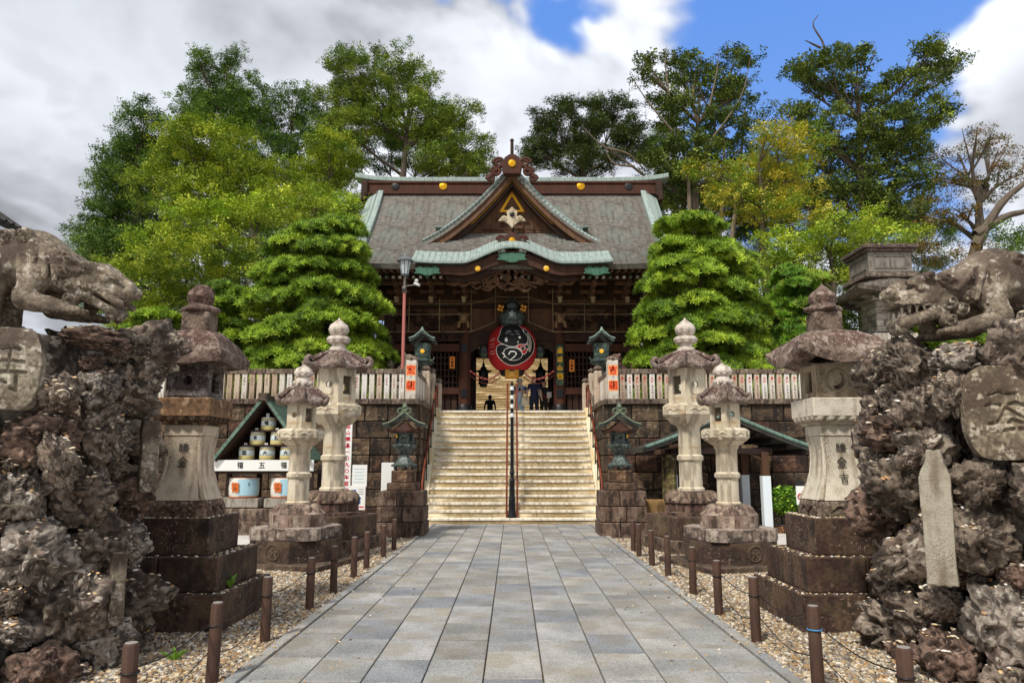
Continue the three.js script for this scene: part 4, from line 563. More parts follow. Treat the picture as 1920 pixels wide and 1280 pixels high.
function midLantern(tall) {
  const o = new THREE.Group(), s = tall ? 1 : 0;
  const cream = M.cream, top = tint(M.lichen, 0xd8cec8), base = M.grime;
  if (tall) {
    const b1 = part('plinth', [box(1.5, 0.25, 1.5, 0, 0, 0, 0.02)], tint(M.grime, 0xb5a89c), o);
    for (const x of [-1, 1]) part('plinth_stone', box(0.645, 0.4, 1.3, x * 0.325, 0.25, 0, 0.02), tint(M.plinth, 0xd8c4b8), o);
    part('carved_block', [sided([[0, 0.65], [0.5, 0.65], [0.5, 0.7], [0.46, 0.72], [0.46, 0.86], [0.5, 0.88], [0, 0.88]], 6), ...[0, 1, 2, 3, 4, 5].flatMap((i) => [-0.14, 0, 0.14].map((x) => box(0.05, 0.13, 0.03, x, 0.725, 0.46).rotateY(i * Math.PI / 3)))], tint(M.grime, 0xa8948a), o);
    part('lotus_base', [turned([[0, 0.88], [0.5, 0.88], [0.5, 0.92], [0.32, 1.09], [0, 1.09]], 24), petals(14, 0.47, 0.22, 0.86, 0.88, -0.75)], tint(M.grime, 0xd2c6ba), o);
    part('shaft', turned([[0, 1.09], [0.25, 1.09], [0.25, 1.13], [0.215, 1.16], [0.21, 1.63], [0.245, 1.66], [0.245, 1.73], [0.21, 1.76], [0.205, 2.24], [0.24, 2.3], [0.26, 2.33], [0, 2.33]], 26), cream, o);
    part('platform', [sided([[0, 2.32], [0.3, 2.33], [0.42, 2.46], [0.45, 2.5], [0.45, 2.66], [0.38, 2.72], [0, 2.72]], 6), ...[0, 1, 2, 3, 4, 5].map((i) => tube([[-0.17, 2.58, 0.452], [-0.08, 2.61, 0.456], [0, 2.57, 0.456], [0.08, 2.61, 0.456], [0.17, 2.58, 0.452]], 0.012, 12, 4).rotateY(i * Math.PI / 3))], cream, o);
    fireBox(6, 0.34, 0.66, ['disc', 'slot', 'none'], o, cream, 2.72);
    part('fire_box_carving', tube([[-0.1, 2.93, 0.34], [-0.04, 2.89, 0.345], [0.05, 2.89, 0.345], [0.1, 2.94, 0.34]], 0.011, 10, 4), cream, o);
    part('roof', [roofN(6, 0.56, 0.36, { lift: 0.1, bulge: 0.07, top: 0.16 }).translate(0, 3.39, 0), ...[0, 1, 2, 3, 4, 5].map((i) => limb([[0, 3.72, 0.18], [0, 3.62, 0.4], [0, 3.5, 0.6]], [0.04, 0.05, 0.06], 6).rotateY(i * Math.PI / 3 + Math.PI / 6))], top, o);
    for (let i = 0; i < 6; i++) { const m = part('corner_scroll', scroll(0.1, 0.056).translate(0, 3.42, 0.6), tint(M.lichen, 0xf2ebe6), o); m.rotation.y = i * Math.PI / 3 + Math.PI / 6; }
    part('finial', [turned([[0, 3.73], [0.17, 3.73], [0.17, 3.79], [0.13, 3.82], [0.12, 3.87], [0.2, 3.9], [0.225, 3.96], [0.2, 4.02], [0.12, 4.04], [0.17, 4.08], [0.2, 4.16], [0.17, 4.25], [0.08, 4.32], [0.03, 4.36], [0, 4.41]], 24), ...Array.from({ length: 10 }, (_, i) => new THREE.SphereGeometry(0.05, 6, 5).scale(1, 0.8, 0.5).translate(0, 3.965, 0.205).rotateY(i * 0.628))], tint(M.pillar, 0xf4ece6), o);
  } else {
    part('ground_slab', box(1.7, 0.1, 1.6, 0, 0, 0, 0.02), tint(M.plinth, 0xd8ccc0), o);
    part('plinth', [sided([[0, 0.1], [0.66, 0.1], [0.66, 0.42], [0, 0.42]], 8, 0.3)], tint(M.plinth, 0xb8a8a0), o);
    part('crest_carving', [put(new THREE.TorusGeometry(0.11, 0.014, 5, 22), 0, 0.26, 0.66), glyphs('大', 0.15, { width: 0.16 }).translate(-0.075, 0.335, 0.668)], tint(M.plinth, 0xe8dcd0), o);
    for (let i = 0; i < 4; i++) part('plinth_stone', slab([[0, 0], [0.57, 0], [0.57, 0.4], [0.4, 0.57], [0, 0.57]].map(([a, b]) => [a, b]), 0.17, 0.01).rotateX(-Math.PI / 2).translate(0.006, 0.43, -0.006).rotateY(i * Math.PI / 2), M.grime, o);
    part('lotus_base', [sided([[0, 0.61], [0.42, 0.61], [0.42, 0.8], [0.38, 0.84], [0.24, 0.955], [0, 0.955]], 8, 0.4), petals(12, 0.36, 0.18, 0.86, 0.79, -0.85)], tint(M.grime, 0xf0e8e0), o);
    part('shaft', turned([[0, 0.95], [0.2, 0.95], [0.2, 0.98], [0.17, 1.0], [0.168, 1.35], [0.2, 1.38], [0.2, 1.43], [0.168, 1.46], [0.165, 1.8], [0.19, 1.84], [0.2, 1.88], [0, 1.88]], 26), cream, o);
    part('platform', [sided([[0, 1.87], [0.2, 1.88], [0.28, 1.94], [0.35, 2.0], [0.355, 2.11], [0.3, 2.15], [0, 2.15]], 8), ...Array.from({ length: 8 }, (_, i) => tube([[-0.1, 2.05, 0.357], [-0.04, 2.08, 0.36], [0.04, 2.04, 0.36], [0.1, 2.07, 0.357]], 0.009, 10, 4).rotateY(i * Math.PI / 4)), ...Array.from({ length: 16 }, (_, i) => new THREE.SphereGeometry(0.06, 6, 5).scale(1, 0.6, 0.6).translate(0, 1.98, 0.31).rotateY(i * Math.PI / 8))], cream, o);
    fireBox(6, 0.23, 0.42, ['disc', 'slot', 'none'], o, cream, 2.15);
    part('roof', [roofN(6, 0.37, 0.3, { lift: 0.06, bulge: 0.07, top: 0.12, thick: 0.05 }).translate(0, 2.57, 0), ...[0, 1, 2, 3, 4, 5].map((i) => limb([[0, 2.85, 0.13], [0, 2.77, 0.27], [0, 2.66, 0.39]], [0.03, 0.04, 0.045], 6).rotateY(i * Math.PI / 3 + Math.PI / 6))], top, o);
    for (let i = 0; i < 6; i++) { const m = part('corner_scroll', scroll(0.07, 0.04).translate(0, 2.57, 0.39), tint(M.lichen, 0xeae2dc), o); m.rotation.y = i * Math.PI / 3 + Math.PI / 6; }
    part('finial', [turned([[0, 2.84], [0.13, 2.84], [0.14, 2.9], [0.12, 2.95], [0.1, 3.0], [0.14, 3.02], [0.155, 3.08], [0.12, 3.15], [0.05, 3.18], [0.02, 3.21], [0, 3.22]], 20), ...Array.from({ length: 8 }, (_, i) => new THREE.SphereGeometry(0.045, 6, 5).translate(0, 2.9, 0.13).rotateY(i * 0.785)), ...Array.from({ length: 9 }, (_, i) => new THREE.SphereGeometry(0.04, 6, 5).translate(0, 3.06, 0.125).rotateY(i * 0.698))], tint(M.pillar, 0xf4ece6), o);
  }
  return o;
}
{
  const P = [[false, -3.46, 12.2, 'slim pale stone lantern with scrolled hexagonal roof, in front of the barrel display', -0.25], [false, 3.44, 12.0, 'slim pale stone lantern with scrolled hexagonal roof, in front of the roofed shelter', 0.28],
    [true, -3.38, 14.2, 'tall pale stone lantern with onion finial, beside the white banner', -0.2], [true, 3.38, 14.2, 'tall pale stone lantern with onion finial, beside the roofed shelter', 0.2]];
  for (const [tall, x, z, label, turn] of P) { const o = midLantern(tall); o.name = numbered('stone_lantern'); o.position.set(x, 0, -z); o.rotation.y = turn + (x < 0 ? 0 : Math.PI / 3 * 0); if (x > 0) o.scale.x = -1; scene.add(o); tag(o, label, 'stone lantern', 'stone lanterns along the approach'); }
}
// the two large square lanterns on stepped plinths
for (const s of [-1, 1]) {
  const o = thing('square_stone_lantern', s < 0 ? 'large square stone lantern with waisted shaft, round window and ball finial on dark steps' : 'large square stone lantern with waisted shaft, crescent moon window and pointed finial on dark steps', 'stone lantern', [s * 3.46, 0, -8.05], 0, 'large lanterns on stepped plinths');
  const dark = s < 0 ? 0xb9a49a : 0xc4aea2;
  for (const [h0, h1, w, n] of [[0, 0.36, 0.71, 2], [0.36, 0.69, 0.59, 2], [0.69, 1.05, 0.42, 1]]) for (let i = 0; i < n; i++) for (let j = 0; j < n; j++) { const q = 2 * w / n; part('plinth_stone', uvBox(new RoundedBoxGeometry(q - 0.008, h1 - h0, q - 0.008, 1, 0.014).translate((i - (n - 1) / 2) * q, (h0 + h1) / 2, (j - (n - 1) / 2) * q), i * 0.7 + h0 * 3, j + h1), tint(M.plinth, dark), o); }
  { // grit and pebbles lying on the steps
    const r = rng(55 + s), N = 420, im = shade(new THREE.InstancedMesh(new THREE.IcosahedronGeometry(1, 0), plain(0xffffff, 0.8), N)), m = new THREE.Matrix4(), q = new THREE.Quaternion(), e = new THREE.Euler(), c = new THREE.Color(); im.name = 'pebbles'; im.userData.kind = 'stuff';
    for (let i = 0; i < N; i++) { const t = i % 3, w0 = [0.6, 0.43, 0.31][t], w1 = [0.7, 0.58, 0.41][t], y = [0.36, 0.69, 1.05][t], d = lerp(w0, w1, Math.pow(r(), 0.7)), u = (r() * 2 - 1) * w1 * 0.97, sd = Math.floor(r() * 4), k = 0.006 + r() * 0.009; m.compose(V(sd < 2 ? u : (sd === 2 ? d : -d), y + k * 0.35, sd < 2 ? (sd ? d : -d) : u), q.setFromEuler(e.set(0, r() * 6, 0)), V(k * 1.4, k * 0.6, k)); im.setMatrixAt(i, m); im.setColorAt(i, c.set([0xd8c8a8, 0xc2a67c, 0xe6dccb, 0x9a8a70][Math.floor(r() * 4)])); }
    o.add(im);
  }
  const body = tint(M.pillar, s < 0 ? 0xe2d4c2 : 0xf0eadc);
  part('foot', [sided([[0, 1.05], [0.3, 1.05], [0.3, 1.12], [0.28, 1.2], [0.27, 1.22], [0, 1.22]], 4), ...[0, 1, 2, 3].map((i) => tube([[-0.2, 1.1, 0.3], [-0.1, 1.17, 0.305], [0, 1.11, 0.305], [0.1, 1.17, 0.305], [0.2, 1.1, 0.3]], 0.012, 14, 4).rotateY(i * Math.PI / 2))], tint(M.lichen, s < 0 ? 0xd8c4b0 : 0xd2ccbc), o);
  const prof = []; for (let i = 0; i <= 14; i++) { const t = i / 14; prof.push([0.165 + 0.115 * Math.pow(1 - t, 2.6) + 0.035 * Math.pow(t, 4), 1.22 + t * 0.66]); }
  const sh = part('shaft', [sided([[0, 1.22], ...prof, [0, 1.88]], 4, 0.35), ...[0, 1, 2, 3].map((i) => limb(prof.map(([r, y]) => [r - 0.012, y, r - 0.012]).filter((_, k) => k % 2 === 0), [0.03, 0.022, 0.022, 0.022], 6).rotateY(i * Math.PI / 2))], body, o);
  const txt = s < 0 ? '護金' : '護金吉'; [...txt].forEach((ch, i) => { const g = glyphs(ch, 0.115, { width: 0.11 }), m = part('carved_character', g, plain(0x4a443c, 0.95), sh), y = 1.83 - i * 0.165, t = (y - 0.06 - 1.22) / 0.66, rad = 0.165 + 0.115 * Math.pow(Math.max(0, 1 - t), 2.6) + 0.035 * Math.pow(t, 4); m.position.set(-0.055, y, rad + 0.004); m.rotation.x = -0.02 - 0.1 * i; });
  part('collar', box(0.42, 0.12, 0.42, 0, 1.88, 0, 0.012), body, o);
  const tier = part('platform', [box(0.62, 0.2, 0.62, 0, 2.08, 0, 0.015), sided([[0, 2.0], [0.22, 2.0], [0.3, 2.08], [0, 2.08]], 4)], s < 0 ? tint(M.wall, 0xd8bfa4) : tint(M.pillar, 0xf2ece0), o);
  part('carved_edge', [0, 1, 2, 3].flatMap((k) => [-2, -1, 0, 1, 2].map((i) => new THREE.SphereGeometry(1, 10, 6).scale(0.062, 0.05, 0.05).translate(i * 0.118, 2.07, 0.262).rotateY(k * Math.PI / 2))), s < 0 ? tint(M.wall, 0xb8a08a) : tint(M.pillar, 0xe8e0d2), tier);
  const bx = s < 0 ? tint(M.lichen, 0xc2c4c6) : tint(M.pillar, 0xcfc2ac);
  for (let i = 0; i < 4; i++) {
    const w = i % 2 ? 0.338 : 0.44, h = 0.36, hole = i === 0 ? (s < 0 ? [ring(0, 0.19, 0.055)] : [(() => { const p = new THREE.Path(); p.absarc(0, 0.19, 0.095, 1.0, -1.9, true); p.absarc(-0.035, 0.215, 0.085, -1.65, 0.75, false); return p; })()]) : [[[-0.1, 0.07], [0.1, 0.07], [0.1, 0.3], [-0.1, 0.3]]];
    const m = part('fire_box_panel', [slab([[-w / 2, 0], [w / 2, 0], [w / 2, h], [-w / 2, h]], 0.05, 0, hole), ...(i === 0 ? [put(new THREE.TorusGeometry(s < 0 ? 0.09 : 0.115, 0.012, 6, 24), 0, 0.19, 0.05), box(w - 0.05, 0.014, 0.014, 0, 0.025, 0.052), box(w - 0.05, 0.014, 0.014, 0, 0.325, 0.052), box(0.014, 0.286, 0.014, -w / 2 + 0.032, 0.0395, 0.052), box(0.014, 0.286, 0.014, w / 2 - 0.032, 0.0395, 0.052)] : [])], bx, o);
    m.rotation.y = i * Math.PI / 2; m.position.set(Math.sin(m.rotation.y) * 0.17, 2.28, Math.cos(m.rotation.y) * 0.17);
  }
  const R = s < 0 ? 0.43 : 0.5, rf = roofN(4, R, 0.3, { lift: s < 0 ? 0.03 : 0.13, bulge: 0.12, top: 0.16, thick: 0.09, p: 1.3 }), rp = rf.attributes.position; for (let i = 0; i < rp.count; i++) { const x = rp.getX(i), y = rp.getY(i), z = rp.getZ(i), d = (fbm3(x * 7 + s, y * 7, z * 7, 3) - 0.5) * 0.05; rp.setXYZ(i, x * (1 + d), y + d * 0.6, z * (1 + d)); }
  rf.computeVertexNormals(); part('roof', uvBox(crease(rf, 0.8)).translate(0, 2.72, 0), s < 0 ? tint(M.lichen, 0xc4b2a8) : tint(M.lichen, 0xe0d2c8), o);
  part('neck', box(0.3, 0.24, 0.3, 0, 3.0, 0, 0.03), tint(M.lichen, 0xcabdb0), o);
  const fin = sculpt((x, y, z) => { const q = Math.hypot(x, z), a = Math.atan2(z, x); let d; if (s < 0) { d = sdEll(x, y, z, [0, 0.2, 0], [0.145, 0.14, 0.145]); d = smin(d, sdEll(x, y, z, [0, 0.05, 0], [0.2 + 0.02 * Math.cos(a * 4), 0.06, 0.2]), 0.03); } else { d = sdEll(x, y, z, [0, 0.18, 0], [0.15, 0.12, 0.15]); d = smin(d, sdCap(x, y, z, [0, 0.26, 0], [0, 0.36, 0], 0.05, 0.008), 0.07); d = smin(d, sdEll(x, y, z, [0, 0.06, 0], [0.19 + 0.025 * Math.cos(a * 4), 0.055, 0.19 + 0.025 * Math.cos(a * 4)]), 0.03); } return d + (fbm3(x * 14, y * 14, z * 14, 2) - 0.5) * 0.02; }, [-0.26, -0.03, -0.26], [0.26, 0.42, 0.26], 0.016);
  part('finial', uvBox(fin.translate(0, 3.22, 0)), tint(M.lichen, s < 0 ? 0xc2b0a6 : 0xdccfc6), o);
}
// ---------- bronze lanterns beside the foot of the stairs ----------
function gabledRoof(w, d, h, lift) {                     // curved gable roof, ridge along z
  const p = [], q = []; for (let i = 0; i <= 24; i++) { const u = i / 24 * 2 - 1, a = Math.abs(u), y = h * Math.pow(1 - a, 1.25) + lift * Math.pow(a, 4); p.push([u * w / 2, y]); q.unshift([u * w / 2 * 0.98, y - 0.05]); }
  return slab([...p, ...q], d, 0.008).translate(0, 0, -d / 2);
}
for (const s of [-1, 1]) {
  const o = thing('bronze_lantern', 'green bronze lantern on a stone block pedestal at the stair foot ' + (s < 0 ? 'beside the notice board' : 'beside the stone planter'), 'bronze lantern', [s * 2.43, 0, -16.9], 0, 'bronze lanterns at the stair foot');
  const r = rng(70 + s);
  for (let c = 0; c < 3; c++) for (let i = 0; i < 2; i++) { const w = 1.06 - c * 0.04, cut = (c % 2 ? 0.55 : 0.42) * w, a = i ? cut : 0, b = i ? w : cut; part('pedestal_stone', uvBox(new RoundedBoxGeometry(b - a - 0.01, 0.325, w, 1, 0.02).translate((a + b) / 2 - w / 2, c * 0.335 + 0.163, 0), r(), r()), tint(M.grime, i ? 0xa8988e : 0xb9a89c), o); }
  part('pedestal_step', box(0.66, 0.17, 0.66, 0, 1.0, 0, 0.02), tint(M.wall, 0xa8988c), o); part('pedestal_block', box(0.5, 0.27, 0.5, 0, 1.17, 0, 0.03), tint(M.wall, 0xc0a894), o);
  const pale = tint(M.bronze, 0xffffff);
  part('foot', [...[0, 1, 2, 3, 4, 5].map((i) => tube([[0, 1.44, 0.2], [0, 1.5, 0.24], [0, 1.55, 0.16]], 0.025, 8, 5).rotateY(i * 1.047)), sided([[0, 1.52], [0.25, 1.52], [0.26, 1.56], [0.18, 1.6], [0.1, 1.74], [0.1, 1.8], [0.16, 1.9], [0.22, 1.94], [0.25, 1.98], [0.25, 2.02], [0, 2.02]], 6)], pale, o);
  for (let i = 0; i < 6; i++) { const m = part('lantern_panel', panel(0.2, 0.28, 0.02, i % 2 ? 'slot' : 'disc'), i === (s < 0 ? 5 : 1) ? tint(M.bronze, 0xa8c8e8) : pale, o); m.rotation.y = i * Math.PI / 3; m.position.set(Math.sin(m.rotation.y) * 0.155, 2.02, Math.cos(m.rotation.y) * 0.155); }
  part('gilt_crest', put(turned([[0, 0], [0.05, 0], [0.03, 0.015], [0, 0.02]], 12), s * -0.165 * -1, 2.2, 0.12, s * 1.05, Math.PI / 2), M.goldPaint, o);
  part('bronze_eave', roofN(6, 0.36, 0.2, { lift: 0.05, top: 0.08, thick: 0.04 }).translate(0, 2.3, 0), tint(M.wood, 0xa8887a), o);
  part('gabled_roof', gabledRoof(0.94, 0.62, 0.3, 0.04).translate(0, 2.42, -0.14), tint(M.bronze, 0xe6ecea), o);
  part('roof_edge', [-1, 1].map((q) => tube([[0, 2.74, 0.185], [q * 0.16, 2.61, 0.19], [q * 0.32, 2.51, 0.19], [q * 0.48, 2.46, 0.19]], 0.022, 12, 6)), tint(M.verdigris, 0xc2c4a8), o);
  part('ridge_crest', [turned([[0, 2.7], [0.09, 2.7], [0.1, 2.76], [0.05, 2.8], [0.07, 2.85], [0.03, 2.93], [0, 2.95]], 10).translate(0, 0, 0.12), put(new THREE.TorusGeometry(0.06, 0.02, 5, 12), -0.09, 2.76, 0.18), put(new THREE.TorusGeometry(0.06, 0.02, 5, 12), 0.09, 2.76, 0.18)], tint(M.verdigris, 0xa8aa8c), o);
}
// ---------- bronze lanterns, lions and lamp on the terrace ----------
for (const s of [-1, 1]) {
  const o = thing('crest_lantern', 'green bronze lantern with gold crest and gable roof ' + (s < 0 ? 'beside the street lamp' : 'beside the large round pine'), 'bronze lantern', [s * 2.78, T, -22.9], 0, 'crest lanterns on the terrace');
  part('pedestal', [box(0.5, 0.5, 0.5, 0, 0, 0, 0.04), turned([[0, 0.5], [0.2, 0.5], [0.13, 0.7], [0.11, 1.2], [0.2, 1.45], [0, 1.45]], 16)], M.bronze, o);
  part('tray', [box(0.64, 0.06, 0.64, 0, 1.5, 0, 0.02), ...[-1, 1].map((q) => tube([[q * 0.3, 1.53, 0.3], [q * 0.36, 1.55, 0.3], [q * 0.38, 1.62, 0.3]], 0.022, 8, 5)), box(0.5, 0.07, 0.5, 0, 1.43, 0, 0.02)], tint(M.bronze, 0xe0efe8), o);
  part('lantern_box', [sided([[0, 1.56], [0.2, 1.56], [0.235, 2.08], [0, 2.08]], 4), ...[-1, 1].map((q) => bar([q * 0.2, 1.57, 0.2], [q * 0.235, 2.07, 0.235], 0.02)), box(0.46, 0.03, 0.03, 0, 1.95, 0.225), box(0.42, 0.03, 0.03, 0, 1.68, 0.215)], tint(M.bronze, 0xc8dcd4), o);
  part('gold_crest', put(turned([[0, 0], [0.075, 0], [0.07, 0.02], [0, 0.035]], 10), 0, 1.82, 0.222, 0, Math.PI / 2), M.goldPaint, o);
  part('roof', gabledRoof(0.78, 0.8, 0.3, 0.03).translate(0, 2.14, 0), tint(M.bronze, 0xe6ecea), o);
  part('roof_edge', [...[-1, 1].map((q) => tube([[0, 2.47, 0.41], [q * 0.12, 2.36, 0.42], [q * 0.26, 2.25, 0.42], [q * 0.4, 2.2, 0.42]], 0.024, 12, 6)), put(turned([[0, 0], [0.06, 0], [0.02, 0.1], [0, 0.11]], 8), 0, 2.46, 0.36)], tint(M.verdigris, 0xe0eae2), o);
}
const beast = uvBox(sculpt((x, y, z) => {                // a seated guardian lion looking along +x
  let d = sdCap(x, y, z, [-0.16, 0.22, 0], [0.08, 0.5, 0], 0.2, 0.17); d = smin(d, sdEll(x, y, z, [0.16, 0.74, 0], [0.2, 0.18, 0.17]), 0.06); d = smin(d, sdEll(x, y, z, [0.33, 0.7, 0], [0.1, 0.09, 0.1]), 0.04);
  for (const q of [-1, 1]) { d = smin(d, sdCap(x, y, z, [0.14, 0.45, q * 0.12], [0.22, 0.04, q * 0.13], 0.075, 0.06), 0.05); d = smin(d, sdEll(x, y, z, [0.27, 0.04, q * 0.13], [0.09, 0.05, 0.07]), 0.03); d = smin(d, sdCap(x, y, z, [-0.2, 0.2, q * 0.14], [0.04, 0.06, q * 0.17], 0.14, 0.07), 0.05); d = smin(d, sdEll(x, y, z, [0.06, 0.86, q * 0.13], [0.06, 0.08, 0.04]), 0.03); }
  d = smin(d, sdCap(x, y, z, [-0.32, 0.2, 0], [-0.42, 0.6, 0], 0.06, 0.11), 0.05); return d + 0.02 * Math.sin(y * 40 + x * 12) * Math.sin(z * 40) * sstep(0.4, 0.7, y);
}, [-0.62, -0.06, -0.4], [0.52, 1.05, 0.4], 0.028));
for (const s of [-1, 1]) { const o = thing('lion_statue', 'small stone guardian lion sitting behind the fence beside the ' + (s < 0 ? 'street lamp' : 'large round pine'), 'statue', [s * 3.5, T, -23.6], s < 0 ? 0 : Math.PI, 'small guardian lions'); part('plinth', [box(1.0, 0.8, 0.7, 0, 0, 0, 0.03), box(1.15, 0.12, 0.85, 0, 0.8, 0, 0.03)], tint(M.pillar, 0xc8c0b6), o); part('lion', beast, tint(M.lion, s < 0 ? 0xe0dcd2 : 0xd8b8b0), o).position.y = 0.94; }
{
  const o = thing('street_lamp', 'street lamp with a pink painted pole and grey lantern head', 'street lamp', [-3.22, T, -21.6]);
  part('pole', [bar([0, 0, 0], [0, 3.5, 0], 0.055, 10, 0.045), turned([[0, 0], [0.12, 0], [0.1, 0.15], [0.06, 0.22], [0, 0.22]], 12)], plain(0xb46a62, 0.55), o);
  part('neck', [turned([[0.045, 3.42], [0.08, 3.46], [0.05, 3.54], [0.04, 3.9], [0.07, 3.96], [0, 3.97]], 12), bar([0, 3.62, 0], [0.36, 3.66, 0.05], 0.02), box(0.12, 0.1, 0.12, 0, 3.5, 0.08, 0.02)], tint(M.iron, 0x6c6660), o);
  part('lamp_glass', turned([[0, 3.97], [0.1, 3.97], [0.175, 4.38], [0, 4.38]], 8, 0.3), new THREE.MeshPhysicalMaterial({ color: 0xdfe8ea, roughness: 0.35, transmission: 0.35, thickness: 0 }), o);
  part('lamp_frame', [...Array.from({ length: 8 }, (_, i) => bar([0.104 * Math.sin(i * 0.785), 3.97, 0.104 * Math.cos(i * 0.785)], [0.18 * Math.sin(i * 0.785), 4.4, 0.18 * Math.cos(i * 0.785)], 0.01, 4)), turned([[0.1, 3.94], [0.12, 3.95], [0.12, 3.99], [0.1, 4]], 8)], plain(0x54585c, 0.5, 0.3), o);
  part('lamp_cap', turned([[0, 4.38], [0.24, 4.38], [0.25, 4.41], [0.16, 4.5], [0.05, 4.55], [0.025, 4.63], [0, 4.64]], 16), plain(0x6a6e72, 0.5, 0.3), o);
  part('camera', [bar([0.3, 3.7, 0.05], [0.46, 3.62, 0.14], 0.045, 8), new THREE.SphereGeometry(0.06, 8, 6).translate(0.36, 3.78, 0.05)], tint(M.white, 0xc8c8c4), o);
}

// ---------- lava rock mounds with crouching lions ----------
function cells(x, y, z) {                                // distances to the nearest two scattered points
  const i = Math.floor(x), j = Math.floor(y), k = Math.floor(z); let a = 9, b = 9;
  for (let u = -1; u < 2; u++) for (let v = -1; v < 2; v++) for (let w = -1; w < 2; w++) { const I = i + u, J = j + v, K = k + w, d = Math.hypot(I + hash3(I, J, K) - x, J + hash3(I + 71, J, K) - y, K + hash3(I, J + 53, K) - z); if (d < a) { b = a; a = d; } else if (d < b) b = d; }
  return [a, b];
}
function rockGeo(seed) {
  const g = mergeVertices(new THREE.IcosahedronGeometry(1, 9).deleteAttribute('uv').deleteAttribute('normal'), 1e-4), p = g.attributes.position, o = seed * 13.7;
  for (let i = 0; i < p.count; i++) {
    const x = p.getX(i), y = p.getY(i), z = p.getZ(i), w = fbm3(x * 1.6 + o, y * 1.6, z * 1.6, 3) - 0.5;
    const [a, b] = cells(x * 1.25 + o + w, y * 1.25 + w, z * 1.25 - w), [c, e] = cells(x * 3.1 + o, y * 3.1 + 4 + w, z * 3.1), mid = fbm3(x * 5 + o, y * 5, z * 5 + 3, 3), pit = sstep(0.55, 0.75, noise3(x * 6.5 + o, y * 6.5 + 9, z * 6.5));
    const k = 0.72 + 0.27 * clamp(b - a) + 0.66 * w + 0.13 * clamp(e - c) + 0.34 * (mid - 0.5) - 0.14 * pit; p.setXYZ(i, x * k, y * k, z * k);
  }
  g.computeVertexNormals(); const q = uvBox(g), uv = q.attributes.uv; for (let i = 0; i < uv.count; i++) uv.setXY(i, uv.getX(i) * 0.28 + seed * 0.37, uv.getY(i) * 0.28 + seed * 0.61); return q;
}
const rocks = Array.from({ length: 12 }, (_, i) => rockGeo(i + 1));
function tablet(w, h, d, strokes, seed) {
  const segs = strokes.flatMap((s) => s.slice(0, -1).map((a, i) => [a, s[i + 1]]));
  return uvBox(sculpt((x, y, z) => {
    const q = Math.pow(Math.pow(Math.abs(x) / (w / 2), 3.2) + Math.pow(Math.abs(y - h / 2) / (h / 2), 3.2), 1 / 3.2); let k = Math.max((q - 1) * w * 0.4, Math.abs(z) - d * (1 - 0.3 * q * q)); k += (fbm3(x * 6 + seed, y * 6, z * 6, 3) - 0.5) * 0.025;
    if (z > 0) { let m = 1; for (const [a, b] of segs) { const t = clamp(((x - a[0]) * (b[0] - a[0]) + (y - a[1]) * (b[1] - a[1])) / ((b[0] - a[0]) ** 2 + (b[1] - a[1]) ** 2)); m = Math.min(m, Math.hypot(x - lerp(a[0], b[0], t), y - lerp(a[1], b[1], t))); } k = Math.max(k, -(Math.hypot(m / 0.013, (z - d) / 0.035) - 1) * 0.013); }
    return k;
  }, [-w / 2 - 0.05, -0.05, -d - 0.04], [w / 2 + 0.05, h + 0.05, d + 0.05], 0.0085));
}
